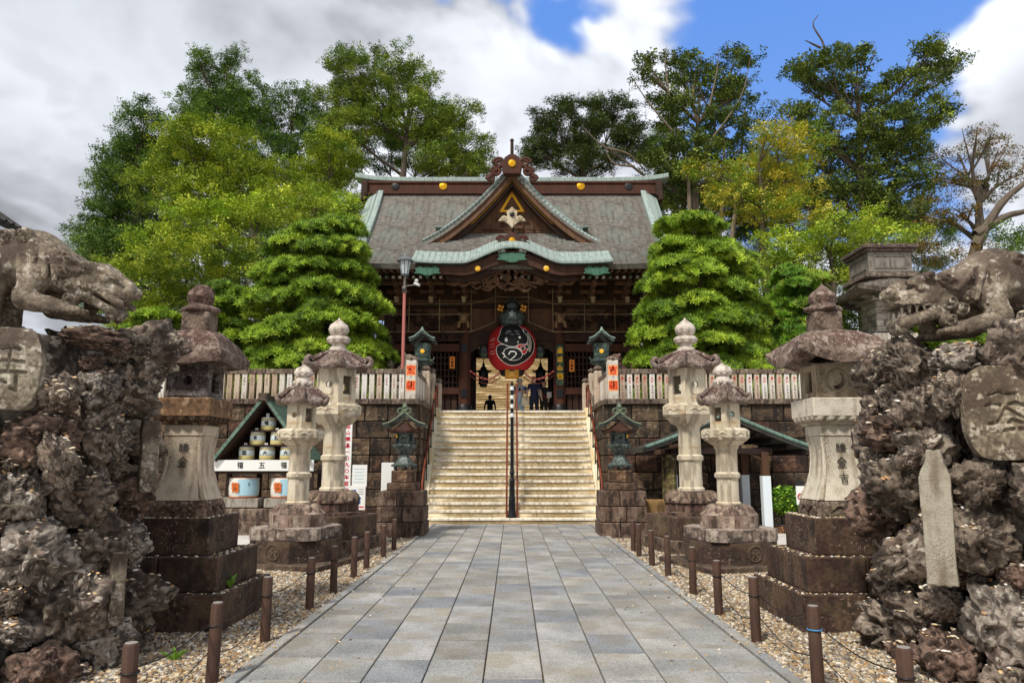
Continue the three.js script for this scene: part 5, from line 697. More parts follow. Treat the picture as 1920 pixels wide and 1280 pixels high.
// crouching lion, looking along +x; origin under the bent foreleg
function crouchingLion(k) {
  const [hx, hy] = k.head, open = k.gape, rot = (x, y, cx, cy, a) => [cx + (x - cx) * Math.cos(a) + (y - cy) * Math.sin(a), cy - (x - cx) * Math.sin(a) + (y - cy) * Math.cos(a)];
  const groove = (d, v, w, depth) => d + depth * Math.exp(-((v / w) ** 2));
  const f = (X, Y, z) => {
    const az = Math.abs(z);
    // body: back, belly, chest hump, haunch, legs, tail
    let b = sdCap(X, Y, z, [-1.15, 0.4, 0], [-0.4, 0.4, 0], 0.24, 0.19); b = smin(b, sdCap(X, Y, z, [-0.45, 0.4, 0], [-0.05, 0.46, 0], 0.19, 0.22), 0.12); b = smin(b, sdEll(X, Y, z, [-0.05, 0.5, 0], [0.26, 0.25, 0.25]), 0.08); b = smin(b, sdCap(X, Y, z, [0.02, 0.5, 0], [hx - 0.12, hy + 0.04, 0], 0.2, 0.17), 0.1);
    b = smin(b, sdCap(X, Y, az, [0.1, 0.32, 0.15], [0.05, 0.14, 0.19], 0.12, 0.085), 0.04); b = smin(b, sdCap(X, Y, az, [0.05, 0.12, 0.19], [0.38, 0.05, 0.15], 0.085, 0.06), 0.03);
    for (let i = 0; i < 3; i++) b = smin(b, sdCap(X, Y, az, [0.38, 0.04, 0.11 + i * 0.05], [0.5, 0.025, 0.1 + i * 0.055], 0.036, 0.03), 0.012);
    b = smin(b, sdCap(X, Y, az, [-0.28, 0.3, 0.12], [-0.27, -0.1, 0.14], 0.1, 0.075), 0.05); b = smin(b, sdCap(X, Y, az, [-1.1, 0.35, 0.16], [-1.0, -0.08, 0.18], 0.16, 0.09), 0.06); b = smin(b, sdCap(X, Y, z, [-1.35, 0.5, 0], [-1.5, 0.85, 0], 0.1, 0.16), 0.08);
    // hanging locks of the mane over shoulder and chest
    for (const [x0, y0, x1, y1, w] of k.locks) b = smin(b, sdCap(X, Y, az, [x0, y0, 0.2], [x1, y1, 0.235], w, w * 0.45), 0.006);
    // head, tilted on the neck
    const [x, y] = rot(X, Y, hx, hy, -k.tilt);
    let d = sdEll(x, y, z, [hx, hy + 0.02, 0], [0.2, 0.18, 0.19]); d = smin(d, sdEll(x, y, z, [hx + 0.16, hy - 0.015, 0], [0.14, 0.1, 0.15]), 0.03);
    d = smin(d, sdCap(x, y, z, [hx + 0.02, hy + 0.16, 0], [hx + 0.26, hy + 0.07, 0], 0.05, 0.045), 0.03);                               // bridge of the nose
    d = smin(d, sdEll(x, y, az, [hx + 0.3, hy + 0.02, 0.045], [0.05, 0.055, 0.06]), 0.015); d = Math.max(d, -(Math.hypot(x - hx - 0.35, y - hy - 0.01, az - 0.05) - 0.018)); // flared nostrils
    d = smin(d, sdCap(x, y, az, [hx - 0.02, hy + 0.14, 0.14], [hx + 0.2, hy + 0.1, 0.12], 0.04, 0.03), 0.012);                           // heavy brow
    d = Math.max(d, -(Math.hypot(x - hx - 0.12, y - hy - 0.055, az - 0.185) - 0.045)); d = smin(d, Math.hypot(x - hx - 0.12, y - hy - 0.055, az - 0.15) - 0.036, 0.004); // bulging eye in its socket
    const my = hy - 0.085 + 0.03 * Math.cos((x - hx) * 11);
    d = smin(d, sdCap(x, y, az, [hx + 0.0, my + 0.03, 0.15], [hx + 0.28, my + 0.02, 0.1], 0.032, 0.035), 0.01);                          // upper lip
    const jy = hy - 0.15 - open; let j = sdCap(x, y, az, [hx - 0.08, jy + 0.07 + open * 0.7, 0.12], [hx + 0.2, jy, 0.1], 0.055, 0.05); j = smin(j, sdCap(x, y, z, [hx + 0.22, jy, -0.09], [hx + 0.22, jy, 0.09], 0.055), 0.02); d = smin(d, j, 0.012);
    if (open > 0.03) { d = Math.max(d, -Math.max(Math.abs(y - (hy - 0.1 - open * 0.45)) - (open * 0.5 + 0.012) * sstep(hx - 0.1, hx + 0.06, x), hx - 0.1 - x, 0.03 - (0.2 - az) * 0.02 - 0.03)); d = smin(d, j, 0.006); for (let i = 0; i < 5; i++) { const tx = hx + 0.02 + i * 0.055; d = Math.min(d, sdCap(x, y, az, [tx, my, 0.14 - i * 0.012], [tx, my - 0.05 - (i === 4 ? 0.03 : 0), 0.14 - i * 0.012], 0.018, 0.01)); } } else d = groove(d, y - my + 0.018, 0.012, 0.03 * sstep(hx - 0.06, hx, x));
    d = smin(d, sdEll(x, y, az, [hx - 0.14, hy + 0.1, 0.19], [0.09, 0.06, 0.035]), 0.01); d = Math.max(d, -sdEll(x, y, az, [hx - 0.13, hy + 0.1, 0.225], [0.06, 0.035, 0.03])); // folded ear
    d = smin(d, sdEll(x, y, az, [hx + 0.22, jy - 0.05, 0.05], [0.05, 0.05, 0.05]), 0.015);                                               // chin tuft
    for (const [cx, cy, R] of k.curls) {                                                                                             // snail curls round the jaw and neck
      const u = x - hx - cx, v = y - hy - cy, r = Math.hypot(u, v); if (r > R * 1.5 || az < 0.06) continue;
      const zc = 0.15 + (k.cz ?? 0), e = sdEll(x, y, az, [hx + cx, hy + cy, zc], [R, R, 0.075]), sp = Math.cos(r / R * 9.5 - Math.atan2(v, u)); d = smin(d, e + 0.014 * sp * sstep(R * 1.2, R * 0.5, r) * sstep(0.1, 0.2, r / R + 0.1), 0.004);
    }
    d = smin(b, d, 0.025);
    for (const [cx, cy, R] of k.bodyCurls) { const r = Math.hypot(X - cx, Y - cy); if (r < R * 1.4 && az > 0.1) { const e = sdEll(X, Y, az, [cx, cy, 0.2], [R, R, 0.07]); d = smin(d, e + 0.016 * Math.cos(r / R * 9.5 - Math.atan2(Y - cy, X - cx)) * sstep(R * 1.2, R * 0.5, r), 0.004); } }
    return d + (fbm3(X * 11, Y * 11, z * 11, 3) - 0.5) * 0.018;
  };
  return uvBox(sculpt(f, [-1.0, -0.18, -0.36], [1.02, 0.92, 0.36], 0.0115));
}
const LIONS = {
  '-1': { head: [0.52, 0.27], tilt: 0.25, gape: 0, locks: [[-0.02, 0.6, 0.02, 0.3, 0.05], [0.08, 0.58, 0.12, 0.3, 0.05], [0.17, 0.54, 0.22, 0.3, 0.05], [0.26, 0.5, 0.3, 0.28, 0.045], [-0.12, 0.56, -0.1, 0.34, 0.045]], curls: [[-0.12, -0.06, 0.065], [-0.2, 0.04, 0.06], [-0.04, 0.12, 0.05], [-0.08, -0.16, 0.055], [-0.2, 0.16, 0.055], [0.04, -0.11, 0.04]], bodyCurls: [[-0.13, 0.64, 0.075], [-0.0, 0.65, 0.07], [0.04, 0.17, 0.075]] },
  1: { head: [0.54, 0.32], tilt: -0.08, gape: 0.075, locks: [[-0.02, 0.56, 0.04, 0.3, 0.05], [0.08, 0.54, 0.14, 0.28, 0.05], [0.18, 0.52, 0.26, 0.28, 0.045], [0.28, 0.48, 0.4, 0.36, 0.04]], curls: [[-0.1, -0.05, 0.07], [-0.2, -0.1, 0.065], [-0.06, 0.14, 0.06], [0.06, 0.16, 0.045], [-0.17, 0.12, 0.055], [-0.1, -0.19, 0.06], [-0.24, 0.02, 0.05]], bodyCurls: [[-0.1, 0.6, 0.08], [0.05, 0.17, 0.08]] },
};
for (const s of [-1, 1]) {
  const near = s < 0 ? 'barrel display' : 'roofed shelter', topY = s < 0 ? 2.72 : 2.56;
  const o = thing('rock_mound', 'tall pile of rough dark lava rocks ' + (s < 0 ? 'carrying the lion with closed jaws' : 'carrying the open-mouthed lion'), 'rock mound', [s * 4.6, 0, -6.5]);
  const r = rng(90 + s * 7), at = (phi, y) => { const fl = 1 + 0.16 * Math.exp(-y / 0.35) - 0.05 * Math.sin(y * 2.2 + s), c = Math.sign(Math.cos(phi)) * Math.pow(Math.abs(Math.cos(phi)), 0.75), q = Math.sign(Math.sin(phi)) * Math.pow(Math.abs(Math.sin(phi)), 0.75); return [-s * (s < 0 ? 1.18 : 1.25) * c * fl, y, (q > 0 ? 1.12 : 0.62) * q * fl]; };
  const core = new THREE.CylinderGeometry(1, 1, topY - 0.1, 28, 12); { const p = core.attributes.position; for (let i = 0; i < p.count; i++) { const y = p.getY(i) + (topY - 0.1) / 2, a = Math.atan2(p.getZ(i), -s * p.getX(i)), q = at(a, y), k = Math.hypot(p.getX(i), p.getZ(i)) > 0.5 ? 0.74 + 0.12 * noise3(q[0] * 4, y * 4, q[2] * 4) : 0; p.setXYZ(i, q[0] * k, y, q[2] * k); } core.computeVertexNormals(); }
  part('core', uvBox(core), M.lavaDark, o);
  const tones = [0xffffff, 0xe4dcd4, 0xd0c8c2, 0xc6beb4, 0xf2ece6, 0xc8b0a6].map((h) => tint(M.lava, h));
  // fixed features first: tablet and pale slab, then rocks round them
  const keep = [];
  const tp = s < 0 ? [-3.74 - s * 4.6, 1.98, 1.03] : [3.66 - s * 4.6, 1.62, 1.0];
  const strokes = s < 0 ? [[[-0.06, 0.45], [0.0, 0.47], [0.06, 0.45]], [[-0.12, 0.36], [-0.02, 0.365], [0.1, 0.36]], [[0.0, 0.46], [0.0, 0.3]], [[-0.1, 0.28], [0.12, 0.28]], [[-0.05, 0.22], [0.0, 0.2]], [[0.06, 0.28], [0.07, 0.14], [0.03, 0.16]]]
    : [[[435, 510], [480, 495], [545, 465], [600, 500], [710, 500]], [[385, 640], [450, 610], [540, 630]], [[625, 625], [700, 605], [768, 640], [820, 640]], [[590, 660], [540, 760], [480, 840], [400, 850]], [[590, 660], [680, 730], [768, 790], [850, 830]], [[600, 840], [640, 805], [720, 840], [790, 850]], [[545, 935], [645, 915]], [[705, 915], [800, 925]]].map((l) => l.map(([x, y]) => [(x - 600) * 0.00062, 0.37 - (y - 680) * 0.00062]));
  const tb = part('carved_tablet', tablet(s < 0 ? 0.42 : 0.56, s < 0 ? 0.62 : 0.7, 0.08, strokes, s * 5), tint(M.lion, s < 0 ? 0xe6e2d8 : 0xdcd4c4), o); tb.position.set(...tp); tb.rotation.set(-0.05, s * -0.25 * -1 * -1, 0);
  keep.push([tp[0], tp[1] + 0.33, tp[2], 0.4]);
  if (s > 0) {
    const g = uvBox(sculpt((x, y, z) => Math.max(Math.abs(x) - (0.085 + 0.03 * fbm3(y * 4, 1, 2, 3) - 0.05 * sstep(0.75, 1.05, y)), Math.abs(z) - 0.05, Math.abs(y - 0.5) - 0.5) + 0.012 * Math.sin(x * 90 + 4 * fbm3(x * 3, y * 2, 0, 2)) * 0.4 + (fbm3(x * 12, y * 4, z * 12, 3) - 0.5) * 0.02, [-0.18, -0.05, -0.1], [0.18, 1.06, 0.1], 0.012));
    const m = part('pale_slab', g, tint(M.pillar, 0xb8b3a6), o); m.position.set(3.21 - 4.6, 0.7, 0.78); m.rotation.set(-0.03, -0.6, -0.03); keep.push([m.position.x, 0.95, 0.78, 0.2], [m.position.x, 1.25, 0.78, 0.2], [m.position.x, 1.5, 0.78, 0.18]);
  } else for (const [x, y, z, h, w] of [[-3.2, 1.35, -0.1, 0.62, 0.09], [-3.12, 0.35, 0.42, 0.55, 0.07]]) { const m = part('pale_slab', uvBox(sculpt((a, b, c) => Math.max(Math.abs(a) - w + 0.03 * fbm3(b * 5, a, 1, 3), Math.abs(c) - 0.07, Math.abs(b - h / 2) - h / 2) + (fbm3(a * 12, b * 6, c * 12, 3) - 0.5) * 0.03, [-0.16, -0.05, -0.13], [0.16, h + 0.05, 0.13], 0.013)), tint(M.lion, 0xd8d0c6), o); m.position.set(x + 4.6, y, z); m.rotation.y = 0.6; keep.push([m.position.x - 0.03, y + h / 2, z + 0.05, 0.17]); }
  const placed = []; let count = 0;
  const put1 = (px, py, pz, a, sx = 1, sy = 1, sz = 1) => { const m = part('rock', rocks[Math.floor(r() * rocks.length)], tones[Math.floor(r() * tones.length)], o); m.position.set(px, py, pz); m.scale.set(a * sx, a * sy, a * sz); m.rotation.set((r() - 0.5) * 1.2, r() * 6.28, (r() - 0.5) * 1.2); placed.push([px, py, pz, a]); count++; return m; };
  if (s > 0) put1(-4.6 + 3.42, 2.12, 0.78, 0.21); else { put1(4.6 - 3.5, 2.12, 0.82, 0.2, 1.1, 1, 1); put1(4.6 - 3.38, 1.62, 0.9, 0.16, 0.9, 1.5, 0.9); put1(4.6 - 3.42, 2.6, 0.5, 0.2, 1.5, 0.6, 1.2).rotation.set(0, 0.3, -0.08); put1(4.6 - 3.2, 2.58, 0.2, 0.16, 1.2, 0.7, 1.1); }
  for (let t = 0; t < 26000 && count < 284; t++) {
    const u = t / 26000, a = lerp(0.31, 0.09, Math.pow(u, 0.46)) * (0.85 + r() * 0.3), phi = r() < 0.86 ? -0.75 + r() * 2.7 : r() * 6.28, y = 0.02 + r() * (topY - 0.12), [px, py, pz] = at(phi, y);
    if (keep.some((k) => Math.hypot(px - k[0], (py - k[1]) * 0.9, (pz - k[2]) * 0.6) < k[3] + a * 0.35)) continue;
    if (placed.some((k) => Math.hypot(px - k[0], (py - k[1]) * 1.15, pz - k[2]) < (k[3] + a) * 0.8)) continue;
    put1(px, py, pz, a * 1.12, 0.9 + r() * 0.45, 0.75 + r() * 0.35, 0.9 + r() * 0.35);
  }
  for (let i = 0; i < 14; i++) { const a = i / 14 * 6.28, q = 0.4 + 0.5 * r(); put1(Math.cos(a) * 1.1 * q, topY - 0.12, Math.sin(a) * (Math.sin(a) > 0 ? 0.8 : 0.45) * q, 0.22 + r() * 0.08, 1.2, 0.5, 1.1); }
  // pebbles left on the ledges
  const N = 5200, pg = new THREE.SphereGeometry(1, 7, 5), im = shade(new THREE.InstancedMesh(pg, plain(0xffffff, 0.6), N)), mtx = new THREE.Matrix4(), q = new THREE.Quaternion(), e = new THREE.Euler(), w = V(), nn = V(); let n = 0; im.name = 'offering_pebbles'; im.userData.kind = 'stuff';
  const cols = [0xd8b482, 0xeadbc0, 0xb98e5c, 0xf4ece0, 0xc9bca6, 0xa08c72, 0xe2cfae].map((h) => new THREE.Color(h)); o.updateMatrixWorld(true);
  const list = o.children.filter((m) => m.name === 'rock');
  for (let t = 0; t < 90000 && n < N; t++) {
    const m = list[Math.floor(r() * list.length)], p = m.geometry.attributes.position, nr = m.geometry.attributes.normal, i = Math.floor(r() * p.count); nn.fromBufferAttribute(nr, i).applyQuaternion(m.quaternion); if (nn.y < 0.72) continue;
    w.fromBufferAttribute(p, i).multiply(m.scale).applyQuaternion(m.quaternion).add(m.position); if (fbm3(w.x * 3.2 + 7, w.y * 3.2, w.z * 3.2, 2) < 0.47) continue;
    const k = 0.008 + r() * 0.011; mtx.compose(w.clone().addScaledVector(nn, 0.003), q.setFromEuler(e.set((r() - 0.5) * 0.7, r() * 6.28, (r() - 0.5) * 0.7)), V(k * 1.5, k * 0.5, k)); im.setMatrixAt(n, mtx); im.setColorAt(n, cols[Math.floor(r() * cols.length)]); n++;
  }
  im.count = n; o.add(im);
  // the lion
  const li = thing('crouching_lion', s < 0 ? 'weathered grey stone lion crouching with lowered head and closed jaws on the rocks' : 'weathered grey stone lion crouching with open jaws and bared teeth on the rocks', 'statue', [s * 3.98, topY + 0.06, -6.02], 0, 'crouching stone lions');
  const m = part('lion_body', crouchingLion(LIONS[s]), tint(M.lion, 0xdcd4ca), li); if (s > 0) m.rotation.y = Math.PI;
}

const TREES = [
  ['evergreen_tree', 'dark green spreading evergreen tree behind the closed-jaw lion', 'D', -18.72, -36, 1.0, [[-18.75,18.71,-35.1,0.97,1.13],[-20.23,17.34,-36.9,1.29,1.29],[-20.73,15.16,-36.72,1.27,1.22],[-21.21,13.37,-36.54,1.37,1.09],[-19.2,14.22,-36.36,1.8,1.64],[-18.13,16.45,-36.18,1.54,1.65],[-17.91,18.27,-36.0,1.1,1.16],[-20.09,11.26,-35.82,1.6,1.2],[-17.94,12.03,-35.64,1.97,1.49],[-19.67,17.87,-35.46,1.09,1.09],[-18.56,16.93,-35.28,1.34,1.34],[-19.56,15.59,-35.1,1.28,1.17],[-21.08,14.27,-36.9,1.39,1.11],[-19.79,13.2,-36.72,1.65,1.37]]],
  ['fir_tree', 'tall dark green fir with two pointed tops behind the yellow-green maples', 'S', -16.86, -42, 1.1, [[-18.63,25.29,-41.1,0.51,1.15],[-17.49,26.61,-42.9,0.6,1.2],[-18.59,24.54,-42.72,1.65,1.26],[-16.64,24.62,-42.54,0.92,1.38],[-19.53,23.12,-42.36,1.11,1.04],[-17.51,22.33,-42.18,2.14,1.36],[-15.49,22.07,-42.0,1.23,1.48]]],
  ['zelkova_tree', 'tall fresh green zelkova rising behind the gate roof ridge end', 'Z', -6.75, -40, 1.1, [[-8.98,24.0,-39.1,1.34,1.03],[-7.17,25.1,-40.9,1.4,1.15],[-5.36,23.47,-40.72,1.07,1.13],[-10.02,22.86,-40.54,1.44,1.13],[-8.1,22.44,-40.36,2.06,1.43],[-5.87,21.35,-40.18,1.73,1.42],[-4.3,20.61,-40.0,1.41,1.23],[-3.0,21.5,-39.82,1.23,1.1],[-2.27,19.31,-39.64,0.97,1.21],[-3.91,18.43,-39.46,1.68,0.78],[-9.34,20.27,-39.28,1.69,1.14],[-1.78,17.97,-39.1,0.59,0.54]]],
  ['oak_tree', 'dark leafy tree standing between the pointed fir and the tall zelkova', 'D', -13.24, -44, 0.8, [[-13.96,23.67,-43.1,1.4,1.13],[-12.97,24.22,-44.9,1.38,1.11],[-15.09,22.85,-44.72,1.58,1.23],[-12.29,22.58,-44.54,1.91,1.23],[-15.75,24.5,-44.36,0.96,0.89]]],
  ['maple_tree', 'broad yellow-green maple in front of the tall fir', 'Y', -13.1, -31, 1.0, [[-13.83,15.66,-30.1,1.25,0.78],[-13.17,16.03,-31.9,1.61,0.88],[-14.85,15.13,-31.72,1.79,0.97],[-12.23,14.75,-31.54,1.82,0.86],[-15.66,13.68,-31.36,1.52,0.95],[-13.2,13.41,-31.18,2.03,0.94],[-11.47,13.1,-31.0,1.54,0.84]]],
  ['maple_tree', 'yellow-green maple in front of the tall zelkova, its crown behind the roof verge', 'Y', -8.85, -33, 1.0, [[-8.34,16.02,-32.1,1.18,0.74],[-9.54,15.79,-33.9,1.65,0.82],[-8.0,15.66,-33.72,0.97,0.72],[-10.68,14.97,-33.54,1.42,0.81],[-8.45,14.45,-33.36,1.36,0.71]]],
  ['maple_tree', 'low spreading lime-green maple beside the rounded pine, under the other maples', 'L', -9.84, -29, 1.0, [[-8.47,11.69,-28.1,1.57,0.64],[-7.22,12.64,-29.9,1.04,0.72],[-10.68,11.92,-29.72,1.25,0.72],[-11.98,11.58,-29.54,1.42,0.71],[-13.67,11.52,-29.36,1.23,0.79],[-7.45,11.46,-29.18,1.18,0.61],[-14.3,10.49,-29.0,1.0,0.78]]],
  ['maple_tree', 'lowest yellow-green maple with hanging foliage above the fence', 'Y', -11.84, -28, 1.0, [[-12.31,9.28,-27.1,1.49,0.77],[-11.42,10.02,-28.9,1.59,0.78],[-14.22,8.86,-28.72,1.19,0.94],[-14.9,7.46,-28.54,0.92,0.92],[-12.17,8.56,-28.36,1.55,0.76],[-10.23,8.77,-28.18,0.96,0.92],[-13.16,7.62,-28.0,1.15,0.74],[-15.03,8.85,-27.82,0.91,0.74]]],
  ['pine_tree', 'dark wide pine behind the ridge of the gate roof, with pale bare branches', 'P', 4.72, -42, 1.0, [[2.53,21.97,-41.1,1.45,0.82],[4.62,22.97,-42.9,1.52,0.99],[6.58,23.09,-42.72,1.32,0.99],[3.25,21.12,-42.54,1.82,0.98],[5.51,20.97,-42.36,2.07,1.04],[1.93,19.87,-42.18,1.35,0.84],[7.39,20.81,-42.0,1.16,1.16],[4.45,19.27,-41.82,2.35,0.7],[1.27,20.3,-41.64,0.7,0.7]]],
  ['camphor_tree', 'tall tree with pale upright trunks and ragged dark top', 'K', 9.62, -38, 0.95, [[7.21,22.61,-37.1,0.63,0.92],[9.46,24.21,-38.9,0.61,0.49],[10.29,23.46,-38.72,1.02,0.78],[12.68,24.0,-38.54,0.9,0.6],[11.28,21.98,-38.36,1.36,1.01],[8.62,21.88,-38.18,1.06,0.89],[12.7,21.78,-38.0,0.88,0.88],[9.36,20.13,-37.82,1.57,1.05],[11.91,19.73,-37.64,1.33,1.04],[10.05,17.82,-37.46,1.54,1.14],[8.3,17.74,-37.28,1.31,1.02],[12.21,17.67,-37.1,0.85,1.13],[10.95,16.58,-38.9,1.59,1.06],[8.96,16.51,-38.72,1.17,1.05]]],
  ['camphor_tree', 'great open-limbed tree with layered foliage against the blue sky', 'K', 17.44, -36, 0.95, [[15.57,21.62,-35.1,1.26,0.71],[18.71,23.3,-36.9,1.15,0.58],[15.38,21.72,-36.72,0.85,0.74],[17.55,21.31,-36.54,1.53,0.57],[19.08,20.31,-36.36,0.95,0.56],[22.06,22.75,-36.18,1.41,0.73],[23.02,22.04,-36.0,0.95,0.45],[20.61,21.22,-35.82,1.22,0.72],[21.18,19.35,-35.64,1.48,0.93],[19.11,18.68,-35.46,1.74,0.93],[14.17,19.12,-35.28,1.03,0.65],[15.68,18.51,-35.1,1.29,0.75],[18.08,17.88,-36.9,2.08,1.01],[20.79,17.8,-36.72,1.51,0.95],[15.63,17.13,-36.54,1.22,0.78],[18.78,15.89,-36.36,2.04,0.99],[20.87,15.73,-36.18,0.99,0.99],[16.63,14.89,-36.0,2.01,0.98],[19.17,13.98,-35.82,1.72,0.97],[14.07,15.32,-35.64,1.46,0.81]]],
  ['maple_tree', 'golden yellow-green maple in front of the tall pale-trunked tree', 'G', 10.87, -30, 0.85, [[10.76,15.38,-29.1,0.98,0.36],[12.75,15.53,-30.9,1.28,0.61],[11.47,14.9,-30.72,1.26,0.61],[10.24,13.85,-30.54,1.25,0.69],[11.77,13.53,-30.36,1.24,0.69],[8.26,14.09,-30.18,0.92,0.32],[10.43,12.2,-30.0,1.45,0.68],[12.15,11.91,-29.82,1.21,0.67],[8.96,12.78,-29.64,0.99,0.58]]],
  ['maple_tree', 'bright lime maple behind the stone tower', 'L', 12.27, -28, 0.85, [[12.85,10.58,-27.1,0.89,0.53],[14.8,11.41,-28.9,0.74,0.43],[15.73,10.63,-28.72,0.95,0.56],[13.68,10.13,-28.54,1.15,0.55],[11.92,10.52,-28.36,0.93,0.64],[11.36,9.37,-28.18,1.13,0.71],[12.94,9.11,-28.0,1.12,0.54],[10.22,9.92,-27.82,0.91,0.71],[10.04,8.59,-27.64,0.9,0.7]]],
  ['cherry_tree', 'sparse russet-brown tree with a thick short trunk behind the open-mouthed lion', 'A', 19.34, -30, 0.7, [[19.44,15.19,-29.1,0.8,0.36],[19.78,15.03,-30.9,0.94,0.57],[21.38,15.15,-30.72,0.8,0.56],[19.01,13.6,-30.54,1.02,0.65],[20.51,13.53,-30.36,1.01,0.74],[18.2,12.03,-30.18,0.77,0.77],[21.43,13.63,-30.0,0.59,0.77],[18.83,11.91,-29.82,0.76,0.45]]],
  ['laurel_tree', 'dense green tree behind the back of the open-mouthed lion', 'D', 18.88, -27, 1.0, [[18.46,9.85,-26.1,0.66,0.7],[20.05,9.55,-27.9,0.83,0.83]]],
  ['russet_shrub', 'brownish autumn shrub at the foot of the thick trunk', 'A', 17.97, -29, 0.9, [[16.59,9.78,-28.1,1.13,0.5],[19.41,10.08,-29.9,1.2,0.45]]],
  ['dark_shrub', 'dark evergreen shrubs filling the slope beside the second pine', 'D', 13.07, -30, 1.0, [[10.92,7.68,-29.1,1.07,0.86],[13.13,7.14,-30.9,1.36,0.91],[11.0,6.65,-30.72,0.9,0.9],[14.8,7.53,-30.54,1.35,1.12],[16.12,8.4,-30.36,1.12,0.9]]],
  ['dark_shrub', 'dark evergreen shrubs filling the slope behind the square lantern', 'D', -12.85, -29, 1.0, [[-13.55,6.22,-28.1,1.23,0.82],[-12.23,6.51,-29.9,1.31,0.98],[-10.69,7.37,-29.72,0.87,1.09],[-15.76,6.45,-29.54,1.08,1.08]]],
  ['evergreen_tree', 'dense mid-green tree filling the slope behind the maples, under the pointed fir', 'D', -15.34, -40, 1.0, [[-18.68,17.34,-39.1,1.78,1.78],[-16.81,19.05,-40.9,2.18,1.87],[-13.95,18.97,-40.72,1.86,1.55],[-11.76,19.55,-40.54,1.86,1.55],[-15.19,15.93,-40.36,2.43,1.52],[-18.39,14.92,-40.18,2.41,1.51],[-12.09,16.75,-40.0,2.12,1.21]]],
  ['evergreen_tree', 'dense mid-green tree behind the golden maple, between the two tall open trees', 'D', 15.05, -41, 1.0, [[14.6,17.74,-40.1,1.52,1.52],[17.06,16.81,-41.9,1.9,1.58],[14.71,15.43,-41.72,1.88,1.56],[13.12,16.02,-41.54,1.56,1.56],[18.57,14.67,-41.36,1.86,1.24],[15.64,13.34,-41.18,1.84,1.23]]],
  ['evergreen_tree', 'dense mid-green tree behind the lime maple and the stone tower', 'D', 18.88, -38, 1.0, [[18.79,12.18,-37.1,1.66,1.11],[21.39,12.09,-38.9,1.73,1.16],[17.75,10.86,-38.72,1.72,1.15],[22.52,14.08,-38.54,1.44,1.16],[20.77,14.92,-38.36,1.44,1.04],[15.77,10.16,-38.18,1.69,1.13]]],
  ['evergreen_tree', 'dark green tree showing between the gate roof end and the pale trunks', 'D', 11.01, -45, 1.0, [[9.7,19.35,-44.1,1.67,1.34],[12.13,18.62,-45.9,2.08,1.39],[9.42,21.84,-45.72,1.4,1.4],[14.44,18.49,-45.54,1.72,1.37],[10.23,17.35,-45.36,2.05,1.02]]],
  ['evergreen_tree', 'dark green tree behind the zelkova, low over the roof ridge', 'D', -7.56, -46, 1.0, [[-8.96,21.93,-45.1,2.21,1.72],[-6.44,22.17,-46.9,2.29,1.65],[-3.56,21.53,-46.72,1.92,1.42],[-11.34,21.45,-46.54,1.77,1.42],[-2.11,20.63,-46.36,1.41,1.06]]],
  ['evergreen_tree', 'dense dark tree filling the slope behind the lime maple and the rounded pine', 'D', -10.32, -37, 1.0, [[-10.82,13.29,-36.1,1.89,1.22],[-9.1,14.17,-37.9,1.42,1.28],[-13.53,13.23,-37.72,1.69,1.27],[-10.07,12.3,-37.54,1.68,1.12],[-7.87,14.57,-37.36,0.84,1.12],[-12.15,11.63,-37.18,1.66,1.1]]],
  ['evergreen_tree', 'dark spreading tree behind the closed-jaw lion, lowest at the end of the slope', 'D', -17.84, -33, 1.0, [[-19.18,11.37,-32.1,0.72,0.62],[-19.39,10.74,-33.9,1.26,1.01],[-19.65,9.16,-33.72,1.24,0.99],[-18.01,11.42,-33.54,1.5,1.1],[-17.96,9.08,-33.36,1.23,0.98],[-16.4,9.04,-33.18,1.22,1.08]]],
];
const BARE = [[[7.13,16.74,-37.6],[5.98,17.56,-37.4],[4.55,18.52,-37.2],[3.71,19.43,-37.2]],[[6.56,17.24,-37.5],[5.39,17.36,-37.3],[4.97,18.07,-37.2]],[[5.11,18.13,-37.2],[6.24,17.77,-37.2],[7.1,16.96,-37.4]],[[8.53,18.65,-36.5],[7.18,20.44,-36.5],[6.29,21.96,-36.5]],[[10.03,17.76,-36.5],[12.13,20.75,-36.5],[12.76,23.03,-36.5]],[[10.41,20.14,-36.5],[10.93,22.27,-36.5],[11.07,23.5,-36.5]],[[8.32,20.75,-36.5],[8.18,22.57,-36.5],[8.27,23.56,-36.5]],[[15.67,21.71,-35],[16.01,22.75,-35],[15.54,23.94,-35],[15.85,24.45,-35]],[[15.87,22.6,-35],[15.07,23.04,-35]],[[10.46,9.3,-27],[10.32,10.34,-27],[9.7,10.13,-27]],[[18.84,10.31,-29],[20.11,12.12,-29],[21.2,13.04,-29]],[[18.88,10.76,-29],[20.27,11.56,-29],[21.06,11.78,-29]]];
